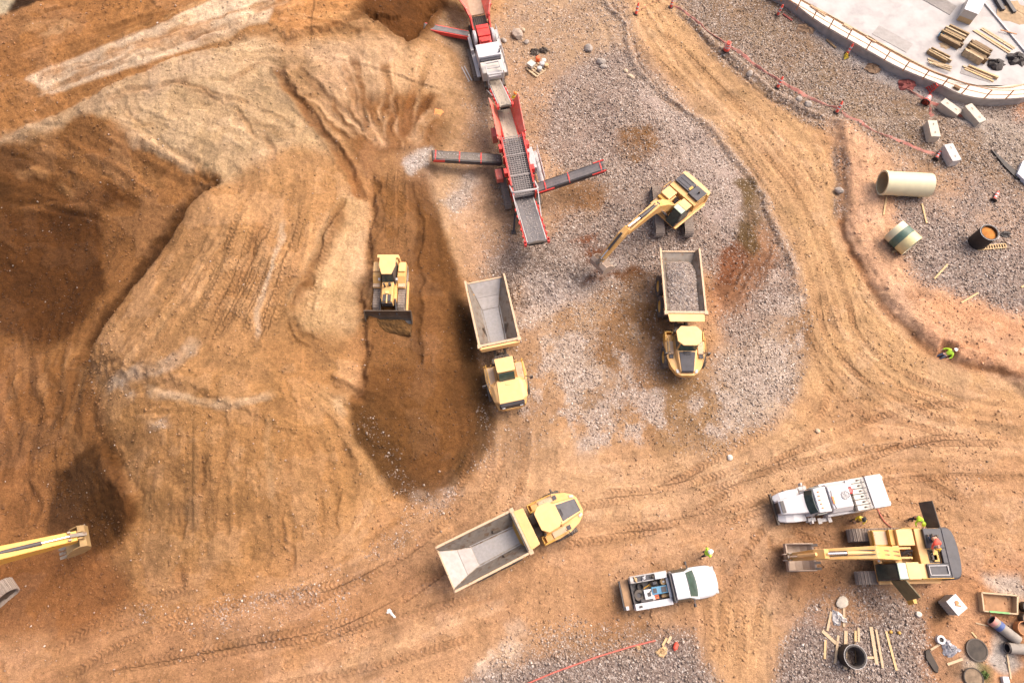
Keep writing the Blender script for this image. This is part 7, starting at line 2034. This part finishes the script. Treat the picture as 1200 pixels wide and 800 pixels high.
plank('short wooden chock under the striped pipe ring', 1045, 296, 1054, 292.5, .14, .1, None, WOOD, name='wooden_chock', cat='chock')
x, y, z = GD(1145, 284)
pipe('standing_pipe', 'black pipe standing upright with pale rim and rusty orange fill', (x, y, z - .02), (x, y, z + 1.55), .70, .60, BLKPIPE, mat('dark_lining', (.10, .05, .02), .8), bands=((.485, .503, .01, LGRY),))
o = thing('fill_disc', 'rusty orange earth filling the top of the upright black pipe', 'soil fill', (x, y, z + 1.28)); m = MB(); m.lathe([(.0, 0), (.58, 0), (.58, .07), (.3, .12), (.0, .14)], n=24); m.build('earth', mat('rusty_earth', (.42, .16, .03), .9, var=.25), o)
bpy.data.objects.remove(o.children[0]) if False else None
o = thing('slotted_rack', 'pale wooden slotted rack lying below the upright black pipe', 'rack', tuple(at(1161.5, 290)), 0)
a, b = at(1145, 291) - o.location, at(1178, 288.5) - o.location
m = MB()
s = Vector((0, .17, 0))
for k in (-1, 1): m.bar(a + s * k + Vector((0, 0, .06)), b + s * k + Vector((0, 0, .06)), .06, .1)
for k in range(12): p = a.lerp(b, k / 11); m.bar(p - s + Vector((0, 0, .06)), p + s + Vector((0, 0, .06)), .07, .08)
m.build('rack_frame', WOOD, o)
m = MB(); m.bar(a + Vector((0, 0, .02)), b + Vector((0, 0, .02)), .3, .02); m.build('rack_backing', BLKPIPE, o)
rags('small tangle of black wire right of the upright black pipe', 1178, 275, .45, BLKPIPE, None, 'wire_tangle', 'wire', .15, 9)
# black sheeting and grey slab at the right edge
P = [at(u, v) for u, v in ((1160, 176), (1166, 180), (1192, 203), (1196, 212), (1190, 210), (1176, 196))]
m = MB(); c = P[0].copy(); m.prism([(p.x - c.x, p.y - c.y) for p in P][::-1], .02, .14); o = m.build('black_sheeting', BLKPIPE, None); o.location = c; tag(o, 'long black plastic sheeting edge on the gravel at the right', 'sheeting')
P = [at(u, v) for u, v in ((1189, 206), (1195, 192), (1215, 178), (1220, 235))]
m = MB(); c = P[0].copy(); m.prism([(p.x - c.x, p.y - c.y) for p in P][::-1], .0, .35); o = m.build('grey_slab', mat('smooth_slab', (.60, .59, .60), .7, var=.06), None, bevel=.02); o.location = c; tag(o, 'smooth light grey slab cut by the right picture edge', 'slab')

# upright ring pipe in the lower gravel bed
x, y, z = GD(994, 768)
pipe('ring_pipe', 'black pipe ring standing on the lower gravel bed with pale rim', (x, y, z - .02), (x, y, z + 1.0), .70, .58, BLKPIPE, mat('lining_grey', (.12, .10, .09), .8), bands=((.47, .505, .015, LGRY),))
plank('brown stick inside the upright ring pipe', 1001, 752, 1002, 776, .08, .06, None, WOODD, lift=.05, name='stick', cat='stick')
L = [(973.5, 716, 969, 738.5, 'plank left of the crumpled white sheet'), (988.5, 712, 988.5, 734, 'plank end under the crumpled white sheet'), (963, 738.5, 979.5, 753.5, 'slanting plank left of the ring pipe'), (966.8, 749, 966, 771.5, 'leftmost upright-lying plank on the lower gravel'), (981.8, 743.8, 978, 777.5, 'long plank just left of the ring pipe'),
     (990.8, 738.5, 990, 783.5, 'plank running under the ring pipe from above'), (1002, 738.5, 1002, 751, 'short plank just above the ring pipe'), (1005.5, 735, 1005.8, 752, 'pale plank just above right of the ring pipe'), (1020, 734, 1027, 778, 'wide plank first to the right of the ring pipe'), (1026, 737, 1034, 782, 'thin plank second to the right of the ring pipe'),
     (1037.7, 739, 1050, 785, 'yellowish plank furthest right on the lower gravel'), (1015.5, 770, 1024.5, 770, 'short plank touching the right side of the ring pipe')]
for k, (a0, b0, a1, b1, lab) in enumerate(L):
    plank(lab, a0, b0, a1, b1, .22 if k in (2, 5, 8) else .15, .07, None, YELD if False else (WOOD if k in (10, 6, 3) else WOODP), 'planks on the lower gravel bed')
def sheet(label, pts, mt, name='plastic_sheet', cat='sheet', hgt=.22, seed=1, n=14):
    P = [at(u, v) for u, v in pts]; c = sum(P, Vector()) / len(P); r = random.Random(seed); m = MB()
    ang = sorted(range(len(P)), key=lambda i: atan2(P[i].y - c.y, P[i].x - c.x)); P = [P[i] for i in ang]
    per = []
    for i in range(len(P)):
        for k in range(4): per.append(P[i].lerp(P[(i + 1) % len(P)], k / 4))
    rings = []
    for f in (1, .8, .6, .4, .2, .03):
        rings.append([((p.x - c.x) * f + r.uniform(-.05, .05), (p.y - c.y) * f + r.uniform(-.05, .05), p.z - c.z + .03 + (hgt * r.uniform(.1, 1) if f < 1 else 0)) for p in per])
    m.loft(rings); o = m.build(name, mt, None); o.location = c
    return tag(o, label, cat)
sheet('crumpled white plastic sheet on the lower gravel bed above the ring pipe', [(975, 714), (982, 717), (984, 726), (992, 725), (993, 730), (983, 733), (976, 731)], TARP, seed=2)
def boulder(u, v, s, mt, label, seed, group='loose boulders', name='boulder', flat=.7):
    r = random.Random(seed); bm = bmesh.new(); bmesh.ops.create_icosphere(bm, subdivisions=2, radius=1)
    ph = [Vector((r.uniform(-1, 1), r.uniform(-1, 1), r.uniform(-1, 1))).normalized() for _ in range(7)]
    for vt in bm.verts:
        p = vt.co.copy(); d = 1.0
        for h in ph: d = min(d, .78 / max(.2, p.dot(h)) if p.dot(h) > .5 else 9)
        vt.co = p * min(1, d) * (1 + r.uniform(-.04, .04))
        vt.co.z *= flat
    me_ = bpy.data.meshes.new(name); bm.to_mesh(me_); bm.free(); me_.materials.append(mt); s *= .78
    o = bpy.data.objects.new(name, me_); COL.objects.link(o)
    p = at(u, v); o.location = (p.x, p.y, p.z + s * .3); o.scale = (s * r.uniform(.9, 1.3), s * r.uniform(.8, 1), s); o.rotation_euler = (0, 0, r.uniform(0, 6))
    return tag(o, label, 'boulder', group)
GB = mat('grey_boulder', (.29, .25, .22), .9, var=.2, scale=2, dust=.4, dustcol=(.45, .37, .3), bump=.03); TB = mat('tan_boulder', (.50, .38, .26), .9, var=.15, scale=2, bump=.03)
boulder(986, 705, .55, mat('pale_slab_rock', (.52, .45, .36), .9, var=.1), 'flat pale rock on the gravel above the white plastic sheet', 3, flat=.3)
for k, (u, v, s, mt_, lab) in enumerate(((690, 58, .6, GB, 'largest grey boulder beside the haul road bend at the top'), (704, 73, .5, GB, 'grey boulder just below right of the largest one'), (707, 79, .35, GB, 'small grey stone touching the second grey boulder'), (739, 91, .38, TB, 'round tan boulder on the edge of the haul road'),
     (733, 84, .3, TB, 'smaller tan boulder left of the round tan one'), (878, 87, .42, GB, 'grey boulder in the bank right of the haul road'), (936, 117, .45, GB, 'grey boulder nearest the lower striped post'), (946, 123, .5, GB, 'broad grey boulder at the lower end of the rock row'), (983, 224, .45, GB, 'grey boulder on the road edge left of the cream pipe'), (606, 42, .8, mat('flat_rock', (.38, .30, .24), .9, var=.15, bump=.03), 'flat pinkish rock slab right of the crusher'), (617, 50, .35, GB, 'small stone below the flat rock slab'), (613, 36, .3, TB, 'small tan stone above the flat rock slab'), (590, 48, .35, GB, 'grey stone beside the crusher engine cowl'),
     (1076, 719, .3, mat('white_rock', (.65, .58, .5), .9), 'small whitish rock at the right edge of the lower gravel bed'), (958, 505, .25, TB, 'tan stone on the haul road'), (855, 536, .28, mat('white_rock', (.65, .58, .5), .9), 'lone whitish stone on the haul road right of centre'))):
    boulder(u, v, s, mt_, lab, 20 + k)

# traffic posts, barrels, barrier mesh
def striped_post(u, v, label, lean=0.0, heading=0.0, bag=False, lying=False):
    p = at(u, v); o = thing('traffic_delineator', label, 'traffic post', (p.x, p.y, p.z + (.12 if lying else 0)), heading, 'orange and white traffic posts')
    tilt = pi / 2 * .96 if lying else lean
    ax = Vector((sin(tilt), 0, cos(tilt)))
    m = MB(); m.tube([ax * .02, ax * .95, ax * 1.05], [.12, .10, .05], 12); pb = m.build('post', SAFR, o, smooth=True)
    for k in (.35, .65):
        m = MB(); m.tube([ax * k, ax * (k + .13)], .117, 12); m.build('white_band', WHT, pb)
    m = MB(); m.tube([ax * 0, ax * .06], .26, 8); m.build('rubber_base', BLKPIPE, o)
    if bag:
        b = sheet('yellow sandbag slumped against a striped traffic post', [(u - 4, v + 1), (u + 1, v - 1), (u + 2, v + 5), (u - 3, v + 6)], mat('yellow_sack', (.70, .52, .06), .8, var=.2), 'sandbag', 'sandbag', .3, 4)
    return o
striped_post(745, 17, 'leaning striped post standing out on the haul road near the top edge', .35, 1.2)
striped_post(786, 9, 'striped post at the top right corner of the haul road', .1, 1.2)
striped_post(911, 18, 'striped post at the wall foot near the top edge', .25, .8)
striped_post(992, 64, 'striped post with a yellow sandbag at the wall foot', .3, .9, bag=True)
striped_post(911, 103, 'striped post standing in the rock row beside the haul road', .4, 1.1)
striped_post(980, 132, 'striped post at the lower end of the rock row, above the earth bank', .4, 1.1)
striped_post(1095, 188, 'orange post lying on the gravel left of the blue-sided block', 0, .9, lying=True)
striped_post(1163, 236, 'orange post lying on the gravel above the upright black pipe', 0, .95, lying=True)
def drum(u, v, label, lying=False, hd=0.0):
    p = at(u, v); o = thing('traffic_drum', label, 'traffic drum', tuple(p), hd, 'orange traffic drums')
    if lying: o.rotation_euler = (0, pi / 2, hd); o.location.z += .28
    m = MB(); m.lathe([(.0, 0), (.28, 0), (.28, .3), (.25, .32), (.25, .6), (.22, .62), (.2, .9), (.0, .92)], n=20, closed=False); b = m.build('drum_body', SAFR, o, smooth=True)
    for z0, rr in ((.34, .258), (.5, .258), (.68, .222)): m = MB(); m.lathe([(rr - .01, z0), (rr, z0), (rr, z0 + .09), (rr - .01, z0 + .09)], n=20); m.build('white_band', WHT, b)
    m = MB(); m.box(-.08, .08, -.02, .02, .9, 1.0); m.build('handle', BLK, b)
    m = MB(); m.lathe([(.0, 0), (.36, 0), (.36, .07), (.0, .07)], n=20); m.build('rubber_base', BLKPIPE, o)
    return o
drum(851, 59, 'orange and white drum standing in the rock row beside the haul road')
drum(1082, 123, 'orange drum tipped over left of the cream concrete blocks', True, .9)
def mesh_fence(label, pts, seed, hh=.3):
    hh *= .65
    P = smooth_line(np.array([at(u, v)[:2] for u, v in pts]), 10); r = random.Random(seed); m = MB(); rings = []
    c = Vector((P[0][0], P[0][1], 0)); ph = 0
    for i, (x, y) in enumerate(P):
        ph += r.uniform(-.1, .1); ph *= .85
        z = HZ(x, y); h = max(.05, hh * (.5 + .5 * sin(i * .45) ** 2) * r.uniform(.7, 1.1)); l = ph + .08
        rings.append([(x - c.x, y - c.y, z + .02), (x - c.x + .03, y - c.y + .03, z + .02), (x - c.x + l + .03, y - c.y + abs(l) * .5 + .03, z + h), (x - c.x + l, y - c.y + abs(l) * .5, z + h)])
    m.loft(rings)
    o = m.build('barrier_mesh', mat('red_mesh', (.55, .13, .10), .8, var=.3, dust=1.0, dustcol=(.40, .25, .19), scale=5), None); o.location = c
    return tag(o, label, 'barrier mesh')
mesh_fence('sagging red barrier mesh along the rock row beside the haul road', [(790, 8), (815, 26), (850, 52), (885, 78), (911, 95), (945, 115), (980, 128)], 1)
mesh_fence('trampled red barrier mesh from the earth bank to the lying orange post', [(985, 131), (1012, 148), (1045, 163), (1075, 176), (1094, 182)], 2, .2)
mesh_fence('red barrier mesh along the two cream concrete blocks', [(1060, 104), (1084, 119), (1104, 128), (1126, 138)], 3, .35)
mesh_fence('short red barrier mesh dropping to the pale lone block', [(1088, 120), (1089, 130), (1090, 138)], 4, .25)
mesh_fence('thin red tape across the haul road between the two top posts', [(746, 16), (760, 6), (775, 0)], 5, .15)

# red line, cardboard and bits on the lower left gravel bed
P = [at(u, v) for u, v in ((612, 803), (650, 787), (700, 769), (740, 757), (768, 750))]
m = MB(); m.tube([p - P[0] + Vector((0, 0, .06)) for p in P], .05, 6); o = m.build('red_hose', mat('red_hose', (.55, .10, .08), .6, var=.2, dust=.3), None); o.location = P[0]; tag(o, 'long red hose lying across the lower gravel bed', 'hose')
sheet('torn piece of tan cardboard at the end of the red hose', [(767, 763), (777, 756), (783, 760), (778, 771), (770, 768)], TANB, 'cardboard', 'cardboard', .12, 6)
sheet('small scrap of tan cardboard left of the torn piece', [(744, 756), (752, 755), (750, 761), (745, 760)], TANB, 'cardboard', 'cardboard', .08, 8)
plank('short timber offcut beside the torn cardboard', 782, 753, 786, 745, .16, .1, None, WOODP, name='timber_offcut', cat='offcut')
plank('second timber offcut left of the first by the cardboard', 776, 756, 781, 747, .14, .1, None, WOOD, name='timber_offcut', cat='offcut')
p = at(791, 757); m = MB(); m.tube([(0, -.25, .12), (0, -.12, .16), (0, .15, .16), (0, .28, .1)], [.06, .15, .15, .05], 12); o = m.build('fuel_can', SAFR, None, smooth=True); o.location = p; o.rotation_euler = (0, 0, -.4); tag(o, 'small red can lying right of the torn cardboard', 'can')

# =================================================================== BOTTOM RIGHT CLUTTER
o = thing('storage_tote', 'white ribbed square tank standing on bare soil below the parked excavator', 'tank', tuple(at(1113, 713)), 0)
a, b = at(1119, 696, 1.1), at(1133, 711.5, 1.1); o.rotation_euler = (0, 0, atan2(b.y - a.y, b.x - a.x))
a2 = at(1110, 705, 1.1); l1, l2 = (b - a).length, (a2 - a).length
c = (at(1133, 711.5, 1.1) + at(1110, 705, 1.1)) / 2; o.location = (c.x, c.y, HZ(c.x, c.y))
m = MB(); m.box(-l1 / 2, l1 / 2, -l2 / 2, l2 / 2, .12, 1.08)
for k in range(7):
    x = -l1 / 2 + (k + .5) * l1 / 7
    for s in (-1, 1): m.bar((x, s * (l2 / 2 + .02), .15), (x, s * (l2 / 2 + .02), 1.0), .06, .05)
    y = -l2 / 2 + (k + .5) * l2 / 7
    for s in (-1, 1): m.bar((s * (l1 / 2 + .02), y, .15), (s * (l1 / 2 + .02), y, 1.0), .06, .05)
m.build('tank_body', WHTD, o, bevel=.03)
m = MB(); m.box(-l1 / 2 - .04, l1 / 2 + .04, -l2 / 2 - .04, l2 / 2 + .04, 1.082, 1.13); m.build('lid', WHT, o, bevel=.02)
m = MB(); m.lathe([(.0, 1.13), (.13, 1.13), (.13, 1.17), (.0, 1.17)], c=(-.1, .08, 0), n=16); m.bar((-.05, -.1, 1.15), (.2, .15, 1.15), .08, .05); m.build('filler_cap', RUST, o)
m = MB(); m.box(-l1 / 2, l1 / 2, -l2 / 2, l2 / 2, 0, .115); m.build('pallet', DARK, o)
P = [at(u, v, .4) for u, v in ((1150, 694), (1192, 697.5), (1191.5, 719), (1153, 715.5))]; c = sum(P, Vector()) / 4
o = thing('open_trough', 'open brown wooden box with a partly green rim at the right', 'trough', (c.x, c.y, HZ(c.x, c.y)))
q = [Vector((p.x - c.x, p.y - c.y, 0)) for p in P]
for k in range(4):
    a, b = q[k], q[(k + 1) % 4]; m = MB(); m.bar(a + Vector((0, 0, .24)), b + Vector((0, 0, .24)), .09, .48); m.build('side', WOODP, o)
m = MB(); m.hexa([p * .96 for p in q][::-1], [p * .96 + Vector((0, 0, .05)) for p in q][::-1]); m.build('floor', mat('soiled_floor', (.34, .19, .10), .9, var=.2), o)
m = MB(); m.bar(q[3].lerp(q[2], .15) + Vector((0, 0, .5)), q[3].lerp(q[2], .75) + Vector((0, 0, .5)), .11, .04); m.build('green_edge', GRNP, o)
m = MB(); m.bar(q[1] * 1.03 + Vector((.12, 0, .1)), q[2] * 1.03 + Vector((.12, 0, .1)), .2, .2); m.build('end_ledge', WOOD, o)
a, b = at(1158, 726), at(1189, 750); up = Vector((0, 0, .32))
pipe('grey_pipe', 'grey pipe with pinkish end and blue band lying below the open box', a + up, b + up, .32, .27, PGREY, mat('dark_bore', (.04, .03, .03), .9), bands=((-.505, -.36, .012, mat('pinkish_collar', (.55, .25, .20), .7)), (-.28, -.13, .01, mat('blue_band', (.08, .12, .28), .6, var=.2))))
a, b = at(1176, 758.5), at(1210, 761)
pipe('grey_pipe', 'grey pipe with black open end cut by the right picture edge', a + up, b + up, .33, .27, PGREY, mat('dark_bore', (.04, .03, .03), .9), bands=((-.51, -.45, .01, BLKPIPE),))
plank('pale stick below the grey pipe with the black end', 1179.5, 766, 1184, 795, .1, .06, None, WOODP, name='stick', cat='stick')
plank('thin stick left of the pinkish pipe end', 1143, 729.5, 1158, 733, .07, .05, None, WOODP, name='stick', cat='stick')
plank('short stick left of the black round cover', 1138, 740, 1144, 747, .09, .05, None, WOOD, name='stick', cat='stick')
def cover(label, u, v, rad, mt, ring=None):
    p = at(u, v); o = thing('round_cover', label, 'cover', tuple(p))
    m = MB(); m.lathe([(.0, .0), (rad, .0), (rad, .1), (rad * .93, .12), (.0, .11)], n=28); b = m.build('disc', mt, o)
    m = MB(); m.lathe([(rad * .93, .10), (rad * 1.04, .10), (rad * 1.04, .15), (rad * .93, .15)], n=28); m.build('rim', ring or DARK, o)
    return o
COVB = mat('black_cover', (.035, .03, .026), .8, dust=.4, var=.3, dustcol=(.14, .10, .07))
cover('large black round cover on the soil right of the crumpled sheet', 1143.6, 761, .66, COVB)
cover('muddy round cover at the bottom edge below the black one', 1139.5, 794, .6, mat('muddy_cover', (.20, .14, .09), .9, var=.35, scale=4), COVB)
P = [at(u, v) for u, v in ((1083, 762), (1087, 760), (1099, 781), (1098, 788), (1094, 786), (1084, 771))]; c = P[0].copy()
m = MB(); m.prism([(p.x - c.x, p.y - c.y) for p in P][::-1], .0, .16); o = m.build('black_plate', COVB, None, bevel=.02); o.location = c; tag(o, 'long black plate lying at the edge of the lower gravel bed', 'plate')
sheet('crumpled white and grey plastic sheet on the soil beside a white reel', [(1104, 749), (1108, 748), (1118, 757), (1126, 761), (1121, 765), (1113, 770), (1106, 768), (1103, 757)], mat('grey_white_sheet', (.58, .56, .57), .6, var=.25, scale=3), seed=5, hgt=.35)
p = at(1100.5, 749); o = thing('cable_reel', 'small white reel with a black hole at the corner of the crumpled sheet', 'reel', tuple(p)); m = MB(); m.lathe([(.15, 0), (.27, 0), (.27, .28), (.15, .28)], n=20); m.build('reel', WHT, o); m = MB(); m.lathe([(.0, .0), (.148, .0), (.148, .2), (.0, .2)], n=16); m.build('hub', BLKPIPE, o)
plank('pale plank between the black plate and the white reel', 1090, 761, 1101, 754, .13, .07, None, WOODP)
plank('pale plank below the crumpled white and grey sheet', 1109.5, 778, 1127.5, 771.5, .16, .07, None, WOODP)
def bucket_thing(u, v, rad, mt, label, fill):
    p = at(u, v); o = thing('open_drum', label, 'drum', tuple(p), 0, 'round drums at the right edge')
    m = MB(); m.lathe([(rad - .04, .5), (rad, .5), (rad, 0), (.0, 0), (.0, .06), (rad - .04, .06)], n=24); m.build('drum_wall', mt, o, smooth=True)
    m = MB(); m.lathe([(.0, .2), (rad - .045, .2), (rad - .045, .24), (.0, .3)], n=20); m.build('contents', fill, o)
    return o
bucket_thing(1195, 736, .45, RUST, 'rusty open drum filled with earth at the right picture edge', mat('soiled_floor', (.34, .19, .10), .9))
bucket_thing(1199, 725, .36, DARK, 'dark open drum right below the black one at the picture edge', mat('soiled_floor', (.34, .19, .10), .9))
bucket_thing(1199, 711, .34, BLKPIPE, 'black open drum topmost at the right picture edge', BLKPIPE)
for u, v, s, mt_, lab in ((1176, 796, .2, WHT, 'small white box at the bottom right corner'), (1043, 740, .1, YELD, 'small yellow ball-like cap on the lower gravel, left of two'), (1053, 741, .1, YELD, 'small yellow ball-like cap on the lower gravel, right of two')):
    p = at(u, v); m = MB()
    if s > .15: m.box(-s, s, -s, s, 0, s * 1.4)
    else: m.lathe([(.0, 0), (s, .02), (s * 1.1, s), (s * .7, s * 1.6), (.0, s * 1.8)], n=14, closed=False)
    o = m.build('white_box' if s > .15 else 'yellow_cap', mt_, None, bevel=.02 if s > .15 else 0, smooth=s < .15); o.location = p; tag(o, lab, 'box' if s > .15 else 'cap')
rags('clump of green weeds at the bottom edge right of the muddy cover', 1153, 790, .3, mat('weed_green', (.07, .10, .02), .9, var=.4), None, 'weed_clump', 'weeds', .25, 12)

# yard clutter right of the crusher
o = thing('loaded_pallet', 'grey pallet with small cans and boxes beside the crusher yard gravel', 'pallet', tuple(at(629, 81)))
a, b = at(617, 81.5) - o.location, at(629, 91) - o.location; d = b - a; s = Vector((-d.y, d.x, 0)).normalized() * 1.15
for k in range(5): m = MB(); m.bar(a + s * k / 4 + Vector((0, 0, .14)), b + s * k / 4 + Vector((0, 0, .14)), .16, .04); m.build('board', WOODP, o)
for k in (0, .5, 1): m = MB(); p = a + d * k; m.bar(p + Vector((0, 0, .06)), p + s + Vector((0, 0, .06)), .1, .12); m.build('bearer', WOODP, o)
for u, v, rr, hh, mt_, lab, nm in ((622.5, 79, .3, .35, WHTD, 'white box on the near corner of the pallet', 'box'), (635, 79, .24, .4, GRYP, 'grey can in the middle of the pallet', 'can'), (632, 84, .22, .35, LGRY, 'pale can at the lower edge of the pallet', 'can'), (637, 74.5, .22, .3, WHTD, 'white can at the far edge of the pallet', 'can'), (630, 73, .2, .45, ORNG, 'orange canister above the pallet', 'canister'), (640, 80, .2, .3, TANB, 'tan can at the right end of the pallet', 'can')):
    p = at(u, v); m = MB()
    if nm == 'box': m.box(-rr, rr, -rr, rr, 0, hh)
    else: m.lathe([(.0, 0), (rr, 0), (rr, hh * .9), (rr * .6, hh), (.0, hh)], n=14, closed=False)
    x = m.build(nm, mt_, None, bevel=.02); x.location = (p.x, p.y, p.z + .17); x.rotation_euler = (0, 0, .8); tag(x, lab, nm)
rags('dark scrap heap left of two above the loaded pallet', 627, 61.5, .5, DARK, None, 'scrap_heap', 'scrap', .3, 14)
rags('dark scrap heap right of two above the loaded pallet', 637, 60, .45, DARK, None, 'scrap_heap', 'scrap', .35, 15)
for c, lab in (((541, 79, 550, 96), 'left of two thin grey rods on the ground beside the crusher'), ((544, 78, 553, 95), 'right of two thin grey rods on the ground beside the crusher')):
    plank(lab, *c, .08, .06, None, GRYP, name='steel_rod', cat='rod')
rags('orange cloth lying on the gouged slope above the bulldozer', 513, 132, .5, mat('orange_cloth', (.75, .25, .08), .8), None, 'cloth', 'cloth', .05, 16)
P = [at(1027, 594), at(1031, 603), at(1036, 611), at(1044, 618)]
m = MB(); m.tube([p - P[0] + Vector((0, 0, .05)) for p in P], .035, 6); o = m.build('red_hose', mat('red_hose', (.55, .10, .08), .6), None); o.location = P[0]; tag(o, 'thin red hose between the service truck tail and the parked excavator', 'hose')
sheet('white scrap of plastic lying on the haul road at the lower centre', [(454, 714), (457, 713), (460, 717), (464, 723), (462, 723), (457, 718), (453, 718)], TARP, 'plastic_scrap', 'scrap', .04, 21)
